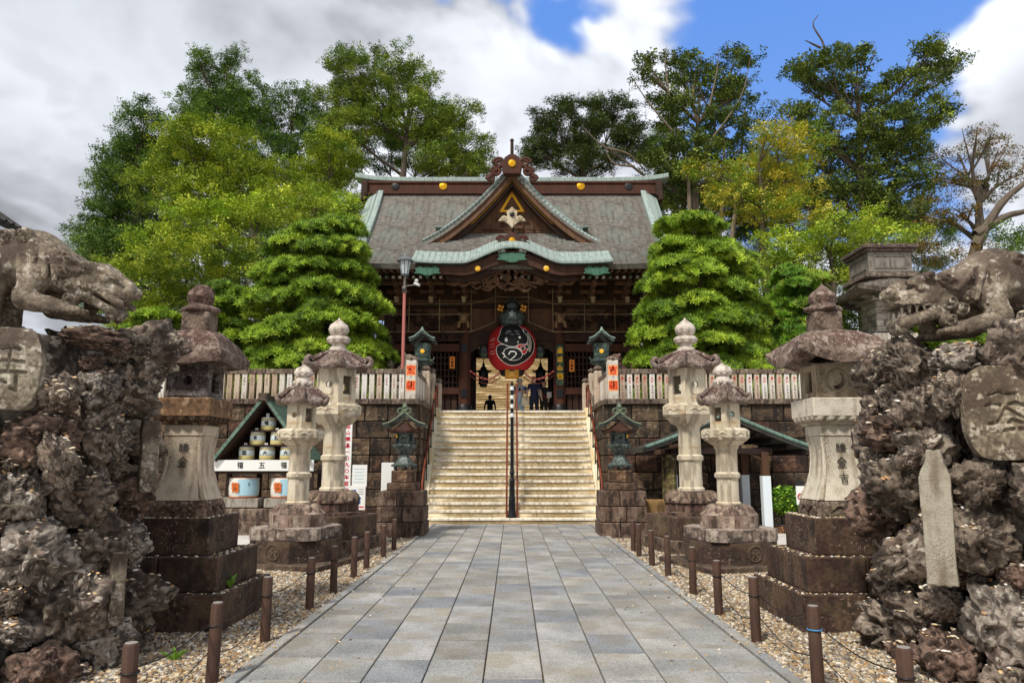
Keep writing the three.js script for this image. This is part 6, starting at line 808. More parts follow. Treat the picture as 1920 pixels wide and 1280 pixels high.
// ---------- hill, trees and clipped pines ----------
{
  const hill = part('hill', grid(60, 40, (u, v) => { const x = (u * 2 - 1) * 120, z = 33 + v * 110, q = sstep(4, 12, Math.abs(x)); return [x, T - 0.3 + q * sstep(33, 48, z) * 4.5 + sstep(48, 60, z) * 3 + q * (fbm3(x * 0.2, 0, z * 0.2, 3) - 0.5), -z, x, z]; }), tint(M.earth, 0x6f6a48)); tag(hill, null, null, null, 'structure');
  const r = rng(131), leafMat = new THREE.MeshStandardMaterial({ color: 0xffffff, roughness: 0.75, side: THREE.DoubleSide }), needleMat = new THREE.MeshStandardMaterial({ color: 0xffffff, roughness: 0.75, side: THREE.DoubleSide });
  const leafy = (n, len, wid, droop) => { const pos = [], a = V(), q = new THREE.Quaternion(), e = new THREE.Euler(); for (let i = 0; i < n; i++) { const c = V(r() - 0.5, (r() - 0.5) * 0.7, r() - 0.5), L = len * (0.7 + r() * 0.6), w = wid * (0.7 + r() * 0.6); q.setFromEuler(e.set((r() - 0.5) * 1.5 - droop, r() * 6.28, (r() - 0.5) * 1.2)); const p = [[0, 0, 0], [-w, w * 0.25, L * 0.45], [0, -w * 0.1, L], [w, w * 0.25, L * 0.45]].map((k) => a.set(...k).applyQuaternion(q).add(c).toArray()); pos.push(...p[0], ...p[1], ...p[2], ...p[0], ...p[2], ...p[3]); } const g = new THREE.BufferGeometry(); g.setAttribute('position', new THREE.Float32BufferAttribute(pos, 3)); g.computeVertexNormals(); return g; };
  const geo = { broad: [leafy(20, 0.36, 0.11, 0), leafy(20, 0.32, 0.12, 0.2)], spray: [leafy(22, 0.5, 0.06, -0.5), leafy(22, 0.52, 0.055, -0.3)], fine: [leafy(24, 0.3, 0.075, 0.2), leafy(24, 0.26, 0.08, 0)] };
  const kinds = { D: ['fine', [0x5a7a2a, 0x6a8a30, 0x4c6826, 0x7c9636]], S: ['spray', [0x58762a, 0x66842e, 0x769232]], Z: ['spray', [0x768f2c, 0x879d32, 0x647c28, 0xa0ac3a]], Y: ['fine', [0xa4b532, 0x8aa22e, 0xc0c83c, 0x74902a]], L: ['fine', [0xb6cc38, 0x9cb834, 0xc9d444, 0x86a030]], G: ['fine', [0xc2b83a, 0x9db238, 0xd2c440, 0x86a032]], P: ['spray', [0x55662a, 0x62742c, 0x445424]], K: ['broad', [0x6f8030, 0x5c7029, 0x8a9a3a, 0x4c6024]], A: ['fine', [0x80692c, 0x6a6c2c, 0x94702e, 0x5a6228]] };
  const m4 = new THREE.Matrix4(), q = new THREE.Quaternion(), e = new THREE.Euler(), col = new THREE.Color();
  const foliage = (parent, spots, geos, mat, cols, name = 'foliage') => geos.forEach((g, gi) => { const s = spots.filter((_, i) => i % geos.length === gi), im = shade(new THREE.InstancedMesh(g, mat, s.length)); im.name = name; im.userData.kind = 'stuff'; s.forEach((k, i) => { m4.compose(k.p, q.setFromEuler(e.set(k.rx ?? (r() - 0.5) * 0.9, r() * 6.28, k.rz ?? (r() - 0.5) * 0.9)), V(k.s, k.s * (k.sy ?? 1), k.s)); im.setMatrixAt(i, m4); im.setColorAt(i, col.set(cols[k.c ?? Math.floor(r() * cols.length)]).multiplyScalar(0.72 + r() * 0.42)); }); parent.add(im); });
  const ground = (x, z) => { const qx = sstep(4, 12, Math.abs(x)); return T - 0.4 + qx * sstep(33, 48, z) * 4.5; };
  for (const [name, label, kind, bx, bz, dens, lobes] of TREES) {
    const gy = ground(bx, -bz), o = thing(name, label, /shrub/.test(name) ? 'shrub' : 'tree', [bx, gy, bz], 0, /shrub/.test(name) ? null : 'trees on the slope behind the gate'), [gk, cols] = kinds[kind];
    const L = lobes.map(([x, y, z, a, b]) => [x - bx, y - gy, z - bz, a, b]), top = Math.max(...L.map((l) => l[1])), midx = L.reduce((t, l) => t + l[0], 0) / L.length, shrub = /shrub/.test(name);
    const tw = [], H = top * 0.86; for (let i = 0; i <= 5; i++) tw.push([midx * Math.pow(i / 5, 1.4) * 0.9 + (i ? (r() - 0.5) * 0.5 : 0), H * i / 5, (i ? (r() - 0.5) * 0.5 : 0)]);
    const R0 = shrub ? 0.08 : clamp(top * 0.025, 0.16, 0.42) * (kind === 'A' ? 1.6 : 1), pale = kind === 'K' && bx < 14, bark = pale ? M.barkPale : M.bark;
    part('trunk', limb(tw, [R0 * 1.25, R0, R0 * 0.85, R0 * 0.65, R0 * 0.4, R0 * 0.15], 9), bark, o);
    const cv = curve(tw), br = [];
    for (const l of L) { const f = clamp((l[1] - Math.hypot(l[0] - midx, l[2]) * 0.7) / H, 0.12, 0.92), a = cv.getPoint(f), mid = [lerp(a.x, l[0], 0.55) + (r() - 0.5) * 0.5, lerp(a.y, l[1], 0.4) + 0.2, lerp(a.z, l[2], 0.5) + (r() - 0.5) * 0.5], rr = R0 * (0.5 - 0.3 * f); br.push(limb([a.toArray(), mid, [l[0], l[1], l[2]]], [rr, rr * 0.6, rr * 0.2], 6)); for (let k = 0; k < 4; k++) { const t = r() * 6.28, s = [l[0] + Math.cos(t) * l[3] * 0.8, l[1] + (r() - 0.2) * l[4] * 0.8, l[2] + Math.sin(t) * l[3] * 0.8]; br.push(limb([mid, [lerp(mid[0], s[0], 0.6), lerp(mid[1], s[1], 0.5) + 0.1, lerp(mid[2], s[2], 0.6)], s], [rr * 0.4, rr * 0.28, rr * 0.1], 5)); } }
    part('limbs', br.map((g) => g), bark, o);
    const spots = [];
    for (const l of L) {
      const vol = l[3] * l[3] * l[4], area = Math.pow(vol, 2 / 3), nc = Math.max(5, Math.round(area * 16 * Math.min(1, dens + 0.15)));
      for (let c = 0; c < nc; c++) {                     // twig clumps spread through the lobe, most near its outside
        const u = r() * 2 - 1, t = r() * 6.28, w = Math.sqrt(1 - u * u), k = 0.45 + 0.6 * Math.pow(r(), 0.6), cx = l[0] + w * Math.cos(t) * l[3] * k, cy = l[1] + u * l[4] * k, cz = l[2] + w * Math.sin(t) * l[3] * 0.95 * k, cs = 0.28 + r() * 0.3, hue = Math.floor(r() * cols.length), n = Math.round((kind === 'A' ? 12 : 14) * Math.max(0.5, dens));
        for (let i = 0; i < n; i++) spots.push({ p: V(cx + (r() - 0.5) * cs * 2.2, cy + (r() - 0.6) * cs * (kind === 'S' ? 2.0 : 1.0), cz + (r() - 0.5) * cs * 2.2), s: (kind === 'A' ? 0.24 : 0.27) + r() * r() * 0.3, c: r() < 0.6 ? hue : undefined });
      }
    }
    foliage(o, spots, geo[gk], leafMat, cols);
    if (kind === 'P') BARE.slice(0, 3).forEach((b) => part('bare_branch', limb(b.map(([x, y, z]) => [x - bx, y - gy, z - bz]), [0.08, 0.055, 0.02], 6), M.barkPale, o));
    if (pale) { BARE.slice(3, 7).forEach((b) => part('bare_branch', limb(b.map(([x, y, z]) => [x - bx, y - gy, z - bz]), [0.06, 0.04, 0.012], 6), M.barkPale, o)); for (const dx of [0.9, 1.5, -0.5]) part('stem', limb([[dx * 0.6, 0, 0.6], [dx, H * 0.4, 0.9], [dx * 1.4 + 0.4, H * 0.75, 0.7], [dx * 2, H * 0.95, 0.5]], [0.2, 0.16, 0.1, 0.04], 8), M.barkPale, o); }
    if (kind === 'K' && !pale) BARE.slice(7, 9).forEach((b) => part('bare_branch', limb(b.map(([x, y, z]) => [x - bx, y - gy, z - bz]), [0.07, 0.05, 0.02], 6), M.bark, o));
    if (kind === 'A' && !shrub) BARE.slice(10, 12).forEach((b) => part('bare_branch', limb(b.map(([x, y, z]) => [x - bx, y - gy, z - bz]), [0.22, 0.16, 0.1], 7), M.bark, o));
  }
  // clipped pines: cushions of needles over a domed frame
  const tuft = (() => { const pos = []; for (let i = 0; i < 16; i++) { const t = i * 2.4, u = 0.1 + 0.9 * (i + 0.5) / 16, el = Math.acos(1 - u * 0.95), d = V(Math.sin(el) * Math.cos(t), Math.cos(el), Math.sin(el) * Math.sin(t)), sd = V(-Math.sin(t), 0, Math.cos(t)).multiplyScalar(0.1), L = 0.7 + 0.4 * hash3(i, 1, 1), m = d.clone().multiplyScalar(L * 0.35); pos.push(m.x + sd.x, m.y, m.z + sd.z, m.x - sd.x, m.y, m.z - sd.z, d.x * L, d.y * L, d.z * L, m.x - sd.x, m.y, m.z - sd.z, m.x + sd.x, m.y, m.z + sd.z, 0, 0, 0); } const g = new THREE.BufferGeometry(); g.setAttribute('position', new THREE.Float32BufferAttribute(pos, 3)); g.computeVertexNormals(); return g; })();
  const pineCols = [0x7e9c1f, 0x94b228, 0x6a8a1e, 0xa6be30, 0x5a781c];
  function clipped(label, [x, y, z], W, H, pads, opt = {}) {
    const o = thing('clipped_pine', label, 'tree', [x, y, z], 0, 'clipped pines on the terrace'), spots = [], br = [], cols = opt.cols ?? pineCols;
    part('trunk', limb([[0, 0, 0], [0.15, H * 0.3, 0.1], [-0.1, H * 0.6, -0.05], [0.05, H * 0.9, 0]], [W * 0.09, W * 0.075, W * 0.05, W * 0.02], 9), M.bark, o);
    const prof = opt.prof ?? ((t) => Math.pow(1 - t, 0.24)), tiers = opt.tiers ?? Math.round(H / 0.7);
    let k = 0;
    for (let ti = 0; ti < tiers; ti++) {
      const t = Math.min(0.965, (ti + 0.35) / tiers), rad = W * prof(t), pr0 = W * 0.4 * (opt.pad ?? 1) * (0.75 + 0.25 * (1 - t)), ringR = Math.max(0, rad - pr0 * 0.8), cnt0 = ringR < pr0 * 0.2 ? 1 : Math.max(3, Math.round(2 * Math.PI * ringR / (pr0 * 1.2)));
      for (let pi = 0; pi < cnt0; pi++) {
        k++; const ang = (pi + (ti % 2) * 0.5 + (r() - 0.5) * 0.5) / cnt0 * 6.283 + ti, pr = pr0 * (0.8 + r() * 0.42), rr = cnt0 === 1 ? 0 : ringR * (0.94 + r() * 0.1), px = Math.cos(ang) * rr, pz = Math.sin(ang) * rr, hy = H * (0.05 + 0.9 * t) + (r() - 0.5) * 0.62, ph = pr * (0.5 + r() * 0.16), droop = 0.28 * rr / W;
        br.push(limb([[0, Math.max(0.2, hy - W * 0.25), 0], [px * 0.5, hy - W * 0.16, pz * 0.5], [px, hy - 0.05, pz]], [0.07, 0.05, 0.02], 5));
        const cnt = Math.round(340 * pr * pr * (opt.dens ?? 1) + 30), hue = Math.floor(r() * cols.length);
        for (let i = 0; i < cnt; i++) {
          const u = Math.pow(r(), 0.5), a = r() * 6.28, lump = 0.84 + 0.26 * noise3(Math.cos(a) * 2.4 + k * 5, Math.sin(a) * 2.4, 1), ox = Math.cos(a) * u * pr * lump, oz = Math.sin(a) * u * pr * lump, top = Math.sqrt(Math.max(0, 1 - u * u * 0.96)), out = (ox * px + oz * pz) / (rr || 1), bump = 0.7 + 0.55 * noise3((px + ox) * 4.5, k, (pz + oz) * 4.5);
          spots.push({ p: V(px + ox, hy + top * ph * bump - out * droop - (r() < 0.12 ? 0.12 * r() : 0), pz + oz), s: (0.135 + r() * 0.11) * (opt.tuft ?? 1), rx: Math.sin(a) * u * 0.9 + (r() - 0.5) * 0.5, rz: -Math.cos(a) * u * 0.9 + (r() - 0.5) * 0.5, c: r() < 0.45 ? hue : undefined });
        }
      }
    }
    for (let i = 0; i < 260 * W; i++) { const t = r() * 0.9, a = r() * 6.28, q = W * prof(t) * 0.62 * Math.sqrt(r()); spots.push({ p: V(Math.cos(a) * q, H * (0.06 + 0.85 * t), Math.sin(a) * q), s: 0.2 + r() * 0.1, c: 2 }); }
    part('limbs', br, M.bark, o); foliage(o, spots, [tuft], needleMat, cols, 'needles'); return o;
  }
  clipped('large rounded pine clipped into green cushions, beside the street lamp', [-6.35, T, -23.6], 2.45, 6.45, 96, {});
  clipped('large rounded pine clipped into green cushions, beside the roofed shelter', [5.95, T, -23.6], 2.25, 6.5, 96, { prof: (t) => Math.pow(1 - t, 0.26) });
  clipped('narrower rounded pine clipped tall, leaning against the larger pine on the shelter side', [7.6, T, -24.2], 1.2, 5.6, 46, { prof: (t) => Math.pow(1 - t, 0.26) });
  clipped('small domed pine above the square lantern with the round window', [-9.9, T, -25.2], 1.25, 4.9, 34, {});
  clipped('bright low pine beside the closed-jaw lion', [-12.3, T, -25.0], 1.5, 3.6, 36, {});
  clipped('loose pine with separate foliage tiers, left of the stone tower', [10.2, T, -25.6], 2.1, 5.3, 34, { pad: 0.85, prof: (t) => 0.95 - 0.55 * t, cols: [0x6f9a24, 0x86b02a, 0x567f1f, 0x98a838] });
  clipped('flat domed pine behind the back of the open-mouthed lion', [15.6, T, -26.6], 2.2, 4.7, 40, {});
}

// ---------- barrel display ----------
{
  const cx = -5.73, cz = -17.7;
  const o = thing('barrel_shelter', 'small open gabled stand with a white beam, for the sake barrels', 'stand', [cx, 0, cz]);
  part('stone_base', [box(2.3, 0.3, 1.2, 0, 0, 0, 0.02), box(2.2, 0.28, 1.1, 0, 0.3, 0, 0.02)], tint(M.grime, 0xc0b6ac), o);
  for (const x of [-0.62, 0.62]) part('bench_plank', box(1.1, 0.2, 0.95, x, 0.6, 0, 0.01), tint(M.pillar, 0xb8b4ae), o);
  for (const x of [-1.1, -0.37, 0.37, 1.1]) for (const z of [-0.42, 0.42]) if (z < 0 || Math.abs(x) > 1) part('post', box(0.11, 0.66, 0.11, x, 0.78, z - 0.02), tint(M.wood, 0x7a6256), o);
  part('deck', box(2.3, 0.06, 1.0, 0, 1.36, -0.05), tint(M.wood, 0x7a6256), o);
  const beam = part('white_beam', box(2.36, 0.25, 0.06, 0, 1.42, 0.5, 0.006), M.white, o); [['福', -0.5], ['五', 0.0], ['福', 0.5]].forEach(([c, x]) => part('emblem', glyphs(c, 0.15, { width: 0.16 }).translate(x - 0.075, 1.625, 0.532), plain(0x50524e, 0.8), beam));
  part('back_board', slab([[-1.02, 1.6], [1.02, 1.6], [0, 2.98]], 0.04).translate(0, 0, -0.5), M.darkWood, o);
  for (const s of [-1, 1]) {
    const L = Math.hypot(1.08, 1.42), a = Math.atan2(1.42, 1.08);
    part('roof_panel', put(box(L, 0.05, 1.25, 0, 0, 0), s * 0.54, 2.36, -0.02, 0, 0, -s * a), tint(M.verdigris, 0x7f9c88), o); part('roof_lining', put(box(L - 0.06, 0.03, 1.2, 0, 0, 0), s * 0.515, 2.32, -0.02, 0, 0, -s * a), M.darkWood, o);
    part('verge_trim', put(box(L + 0.02, 0.07, 0.04, 0, -0.01, 0), s * 0.545, 2.355, 0.62, 0, 0, -s * a), tint(M.verdigris, 0xa8bfae), o);
  }
  part('ridge_tile', [box(0.2, 0.14, 1.3, 0, 3.02, -0.02, 0.03), box(0.26, 0.2, 0.06, 0, 3.0, 0.64, 0.03)], tint(M.wall, 0x8a8680), o);
  const straw = plain(0xc9b878, 0.9), body = plain(0xf4f1e6, 0.8), blue = plain(0xd8e6e8, 0.8), dk = plain(0x2e2a26, 0.8);
  const small = (x, y, ch, label) => {
    const b = thing('sake_barrel', label, 'barrel', [cx + x, y, cz + 0.2], 0, 'small sake barrels on the beam');
    part('body', turned([[0, 0], [0.15, 0], [0.168, 0.06], [0.172, 0.18], [0.165, 0.29], [0, 0.29]], 22), body, b); part('straw_band', turned([[0.152, 0.005], [0.172, 0.01], [0.178, 0.06], [0.175, 0.09], [0.17, 0.1]], 22), straw, b); part('label_wrap', turned([[0.172, 0.105], [0.176, 0.11], [0.176, 0.22], [0.171, 0.225]], 22), blue, b);
    part('rope', [0.235, 0.26].map((h) => new THREE.TorusGeometry(0.17, 0.009, 5, 22).rotateX(Math.PI / 2).translate(0, h, 0)), straw, b); part('lid', turned([[0, 0.28], [0.15, 0.28], [0.155, 0.3], [0, 0.305]], 22), M.white, b);
    part('tag', slab([[-0.035, 0], [0.035, 0], [0.035, 0.1], [-0.035, 0.1]], 0.012, 0, [ring(0, 0.06, 0.012)]).translate(0, 0.29, 0.1), M.white, b); part('character', glyphs(ch, 0.1, { width: 0.17 }).translate(-0.05, 0.215, 0.1795), dk, b);
  };
  small(-0.48, 1.67, '酒', 'small sake barrel in the lower row of the pyramid, at the outer end'); small(0, 1.67, '大', 'small sake barrel in the middle of the lower row of the pyramid'); small(0.48, 1.67, '大', 'small sake barrel in the lower row of the pyramid, behind the slim lantern');
  part('shelf_board', [box(1.1, 0.03, 0.4, 0, 1.985, 0.2), box(0.7, 0.03, 0.4, 0, 2.325, 0.2)], tint(M.wood, 0x8a7260), o);
  small(-0.24, 2.015, '吉', 'small sake barrel in the second row of the pyramid, with a tag standing clear'); small(0.24, 2.015, '五', 'small sake barrel in the second row of the pyramid, half hidden by the slim lantern'); small(0, 2.355, '福', 'small sake barrel at the top of the pyramid');
  const big = (x, label) => { const b = thing('large_barrel', label, 'barrel', [cx + x, 0.8, cz + 0.12], 0, 'large sake barrels under the beam'); part('body', turned([[0, 0], [0.3, 0], [0.335, 0.08], [0.345, 0.25], [0.335, 0.46], [0, 0.46]], 28), plain(0xe3ded2, 0.85), b); part('blue_wrap', new THREE.CylinderGeometry(0.347, 0.345, 0.36, 24, 1, true, -0.1, 1.5).translate(0, 0.25, 0), plain(0xa9cfdd, 0.85), b); part('hoop', [0.02, 0.455].map((h) => new THREE.TorusGeometry(0.318, 0.018, 5, 28).rotateX(Math.PI / 2).translate(0, h, 0)), plain(0xa8542a, 0.8), b);
    const om = part('orange_mark', glyphs('福', 0.22, { width: 0.19 }), plain(0xc9631e, 0.7), b); om.position.set(-0.2, 0.36, 0.312); om.rotation.y = -0.3; const ch = part('character', glyphs('奉', 0.13, { width: 0.13 }), dk, b); ch.position.set(0.11, 0.38, 0.328); ch.rotation.y = 0.45; };
  big(-0.52, 'large white and blue sake barrel with an orange mark, standing clear of the slim lantern'); big(0.45, 'large white and blue sake barrel with an orange mark, partly behind the slim lantern');
}
// ---------- banner, notices ----------
{
  const b = thing('vertical_banner', 'tall narrow white sign with a column of red characters', 'sign', [-3.98, 0, -17.7]);
  part('board', box(0.36, 2.5, 0.04, 0, 0.25, 0, 0.004), M.white, b); part('leg', [box(0.05, 0.3, 0.05, -0.12, 0, -0.045), box(0.05, 0.3, 0.05, 0.12, 0, -0.045)], M.darkWood, b);
  const pink = plain(0xd3143c, 0.6); [...'成田山開基一〇九〇年祭記念大開帳'].forEach((c, i) => part('character', glyphs(c, 0.115, { width: 0.15 }).translate(0.03, 2.66 - i * 0.148, 0.023), pink, b)); [...'一山大吉五金田'].forEach((c, i) => part('character', glyphs(c, 0.085, { width: 0.15 }).translate(-0.13, 2.0 - i * 0.15, 0.023), plain(0x8a2a3a, 0.6), b));
  const n = thing('notice_board', 'two white notice sheets with blue pictograms on a wooden stake', 'sign', [-3.52, 0, -17.2]);
  part('stake', box(0.08, 1.5, 0.05, 0, 0, -0.04), tint(M.wood, 0xe8a868), n); const s1 = part('upper_sheet', box(0.34, 0.5, 0.015, 0.03, 1.06, 0, 0.003), M.white, n); part('text_line', [0, 1, 2, 3, 4].map((i) => box(0.24 - (i % 2) * 0.05, 0.014, 0.003, 0.02, 1.46 - i * 0.075, 0.0085)), plain(0x9fc4d4, 0.7), s1);
  const s2 = part('lower_sheet', box(0.36, 0.54, 0.015, 0, 0.55, 0.02, 0.003), M.white, n); part('blue_symbol', box(0.1, 0.1, 0.003, -0.08, 0.9, 0.0285), plain(0x1f63b0, 0.6), s2); part('wheelchair_mark', [put(new THREE.TorusGeometry(0.02, 0.005, 4, 14), -0.085, 0.935, 0.032), bar([-0.085, 0.955, 0.032], [-0.085, 0.985, 0.032], 0.005, 4), bar([-0.085, 0.96, 0.032], [-0.06, 0.955, 0.032], 0.004, 4)], M.white, s2); part('arrow', slab([[0.06, 0.68], [0.12, 0.68], [0.12, 0.8], [0.15, 0.8], [0.09, 0.86], [0.03, 0.8], [0.06, 0.8]], 0.003).translate(-0.05, 0, 0.028), plain(0x2a6ab4, 0.6), s2); part('red_mark', box(0.11, 0.03, 0.003, 0.1, 0.6, 0.0285), plain(0xd81f26, 0.6), s2); part('text_line', [0, 1, 2].map((i) => box(0.11, 0.012, 0.003, 0.08, 1.0 - i * 0.05, 0.0285)), plain(0x6a7880, 0.7), s2);
  const w = thing('white_board', 'plain white upright board behind the bronze lantern pedestal', 'board', [-2.98, 0, -18.0]); part('panel', box(0.3, 1.55, 0.06, 0, 0.06, 0, 0.01), M.white, w); part('foot', box(0.4, 0.06, 0.3, 0, 0, 0, 0.01), M.iron, w);
}
// ---------- roofed shelter on the other side, with planter, shrub and signs ----------
{
  const o = thing('roofed_shelter', 'small open shelter with a wide low gable roof against the stone wall', 'shelter', [5.08, 0, -18.6]);
  const W = 1.98, prof = (u) => 1.95 + 0.78 * Math.pow(1 - Math.abs(u), 1.12), top = [], low = []; for (let i = 0; i <= 20; i++) { const u = i / 10 - 1; top.push([u * W, prof(u)]); low.unshift([u * W, prof(u) - 0.09]); }
  part('roof', slab([...top, ...low], 2.3, 0.01).translate(0, 0, -1.15), tint(M.roof, 0x8a8a86), o);
  for (const s of [-1, 1]) { const e = top.filter((_, i) => s < 0 ? i <= 10 : i >= 10).map(([x, y]) => [x, y + 0.02, 1.17]); part('verge_trim', tube(e, 0.045, 20, 6), tint(M.verdigris, 0xb4cdc4), o); for (let i = 0; i < 5; i++) { const x = s * (0.35 + i * 0.36), y = prof(x / W) - 0.1; part('purlin', box(0.09, 0.09, 2.1, x, y - 0.1, 0), tint(M.wood, 0x4a3c36), o); } }
  for (let i = 0; i < 12; i++) { const z = -1 + i * 0.18; for (const s of [-1, 1]) part('rafter', bar([s * 0.05, 2.52, z], [s * 1.85, 1.93, z], 0.03, 4), tint(M.wood, 0x5a463c), o); }
  part('tie_beam', [box(2.2, 0.13, 0.12, 0, 1.82, 0.8), box(2.2, 0.13, 0.12, 0, 1.82, -0.8), box(0.12, 0.13, 1.7, 0.92, 1.84, 0), box(0.12, 0.13, 1.7, -0.92, 1.84, 0), box(0.1, 0.6, 0.1, 0, 1.95, 0.8)], tint(M.wood, 0x6a4a40), o);
  for (const [x, z] of [[0.92, 0.8], [0.92, -0.8], [-0.92, -0.8]]) { const p = part('post', [box(0.2, 1.3, 0.2, x, 0, z, 0.01)], tint(M.white, 0xdfe8ec), o); part('post_head', [box(0.17, 0.56, 0.17, x, 1.3, z, 0.01), bar([x, 1.62, z], [x - Math.sign(x) * 0.4, 1.86, z], 0.035, 5)], tint(M.wood, 0xc8bcb0), p); part('post_foot', box(0.3, 0.08, 0.3, x, 0, z, 0.02), tint(M.pillar, 0xd8d0c4), p); }
  part('stone_pillar', turned([[0, 0], [0.19, 0], [0.18, 0.1], [0.175, 1.75], [0.15, 1.8], [0, 1.82]], 20).translate(-1.3, 0, 0.55), tint(M.wall, 0xa9ac7a), o);
  part('wash_basin', [box(1.2, 0.6, 0.6, -0.05, 0, -0.35, 0.03)], tint(M.wall, 0x8a8078), o);
  const p = thing('stone_planter', 'tan tapering stone pot with a flower emblem beside the bronze lantern', 'planter', [3.22, 0, -17.0]);
  part('pot', [turned([[0, 0.02], [0.24, 0.02], [0.25, 0.06], [0.34, 0.66], [0.37, 0.7], [0.37, 0.78], [0.31, 0.78], [0.3, 0.7], [0, 0.68]], 24)], tint(M.cream, 0xc4a87c), p); part('base', box(0.56, 0.05, 0.56, 0, 0, 0, 0.01), M.white, p);
  part('flower_emblem', [0, 1, 2, 3, 4].map((i) => new THREE.SphereGeometry(0.035, 8, 6).scale(1, 1, 0.4).translate(Math.cos(i * 1.257) * 0.045, 0.46 + Math.sin(i * 1.257) * 0.045, 0.318)), tint(M.cream, 0xe2cda6), p).rotation.y = -0.15;
  // round shrub
  const r = rng(300), sh = thing('round_shrub', 'small round green shrub with glossy leaves in front of the stone wall', 'shrub', [6.5, 0, -18.0]);
  part('stem', [limb([[0, 0, 0], [0.02, 0.2, 0], [0, 0.5, 0.02]], [0.035, 0.03, 0.02], 6), ...[0, 1, 2, 3].map((i) => limb([[0, 0.28, 0], [Math.cos(i * 1.6) * 0.14, 0.5, Math.sin(i * 1.6) * 0.14], [Math.cos(i * 1.6) * 0.26, 0.7, Math.sin(i * 1.6) * 0.24]], [0.02, 0.014, 0.006], 5))], M.bark, sh);
  const lg = new THREE.BufferGeometry(); lg.setAttribute('position', new THREE.Float32BufferAttribute([0, 0, 0, -0.4, 0.08, 0.5, 0, -0.03, 1.1, 0, 0, 0, 0, -0.03, 1.1, 0.4, 0.08, 0.5], 3)); lg.computeVertexNormals();
  const N = 1500, im = shade(new THREE.InstancedMesh(lg, new THREE.MeshStandardMaterial({ roughness: 0.4, side: THREE.DoubleSide }), N)), m = new THREE.Matrix4(), q = new THREE.Quaternion(), e = new THREE.Euler(), c = new THREE.Color(); im.name = 'foliage'; im.userData.kind = 'stuff';
  for (let i = 0; i < N; i++) { const u = r() * 2 - 1, t = r() * 6.28, w = Math.sqrt(1 - u * u), k = 0.6 + 0.4 * Math.sqrt(r()); m.compose(V(w * Math.cos(t) * 0.42 * k, 0.72 + u * 0.34 * k, w * Math.sin(t) * 0.42 * k), q.setFromEuler(e.set((r() - 0.5) * 2, r() * 6.28, (r() - 0.5))), V(0.075, 0.075, 0.075)); im.setMatrixAt(i, m); im.setColorAt(i, c.set([0x4f7a24, 0x76a52e, 0x9cbf38, 0x3a5f1e][Math.floor(r() * 4)])); } sh.add(im);
  const bed = thing('planting_bed', 'low bed of brown earth and stones under the round shrub', 'planting bed', [6.6, 0, -18.2]); part('soil', uvBox(new THREE.SphereGeometry(1, 20, 8, 0, 6.28, 0, 1.57).scale(1.3, 0.12, 0.7)), tint(M.earth, 0xb08a66), bed); for (let i = 0; i < 9; i++) { const k = part('stone', rocks[i % rocks.length], tint(M.wall, 0xc8a080), bed); k.position.set(-1.1 + i * 0.27, 0.05, 0.55 + (r() - 0.5) * 0.2); k.scale.setScalar(0.09 + r() * 0.06); }
  const sg = thing('prohibition_sign', 'small white sign with a red ring on a post', 'sign', [6.62, 0, -17.3]); part('post', [box(0.05, 1.1, 0.05, 0.06, 0, -0.05)], tint(M.white, 0xc8ccd0), sg); const bd = part('panel', box(0.2, 0.42, 0.02, 0, 0.66, 0, 0.004), M.white, sg); part('red_ring', put(new THREE.TorusGeometry(0.065, 0.014, 5, 24), 0, 0.84, 0.012), M.red, bd); part('black_figure', slab([[-0.025, -0.04], [0.02, -0.045], [0.03, 0], [0, 0.045], [-0.02, 0.02]], 0.004).translate(0, 0.84, 0.011), M.black, bd); part('top_cap', box(0.2, 0.12, 0.03, 0, 1.08, -0.01), M.black, sg);
  const st = thing('inscribed_stone', 'low dark rounded stone with carved characters beside the sign', 'stone', [6.5, 0, -16.7]); const k = part('stone', uvBox(new THREE.SphereGeometry(1, 20, 14).scale(0.2, 0.42, 0.12).translate(0, 0.36, 0)), tint(M.plinth, 0xa89c94), st); part('carved_character', glyphs('吉五', 0.1, { width: 0.12, across: true }).translate(-0.11, 0.42, 0.122), plain(0xc8c0b4, 0.9), k);
  const rb = thing('red_box', 'red plastic box beside the inscribed stone', 'box', [6.9, 0, -17.3]); part('box_body', [box(0.3, 0.42, 0.24, 0, 0, 0, 0.02)], plain(0xd9301c, 0.45), rb); part('lid', box(0.33, 0.05, 0.27, 0, 0.42, 0, 0.015), plain(0xa82216, 0.45), rb); part('white_mark', put(new THREE.TorusGeometry(0.05, 0.012, 4, 16), 0, 0.22, 0.122), M.white, rb);
}
// ---------- weeds ----------
for (const [x, y, z, h, label] of [[-2.84, 0.36, -7.75, 0.16, 'small weed growing from the lantern step beside the bollards'], [-2.75, 0, -6.35, 0.12, 'small green weed in the gravel at the foot of the rocks'], [3.0, 0, -6.0, 0.1, 'low green weed in the gravel at the foot of the open-mouthed lion mound'], [-3.05, 0.42, -11.75, 0.1, 'tiny weed on the plinth of the slim lantern beside the barrels']]) {
  const r = rng(Math.round(x * 100)), o = thing('weed_plant', label, 'plant', [x, y, z]), mt = new THREE.MeshStandardMaterial({ color: 0x6f9a2e, roughness: 0.7, side: THREE.DoubleSide });
  for (let i = 0; i < 11; i++) { const a = i * 2.4, L = h * (0.6 + r() * 0.6), t = 0.3 + r() * 0.7, g = new THREE.BufferGeometry(), dx = Math.cos(a), dz = Math.sin(a), w = h * 0.13; g.setAttribute('position', new THREE.Float32BufferAttribute([0, 0, 0, dx * L * 0.5 * t - dz * w, L * 0.7, dz * L * 0.5 * t + dx * w, dx * L * t, L * 0.85, dz * L * t, 0, 0, 0, dx * L * t, L * 0.85, dz * L * t, dx * L * 0.5 * t + dz * w, L * 0.7, dz * L * 0.5 * t - dx * w], 3)); g.computeVertexNormals(); part('leaf', g, mt, o); }
}
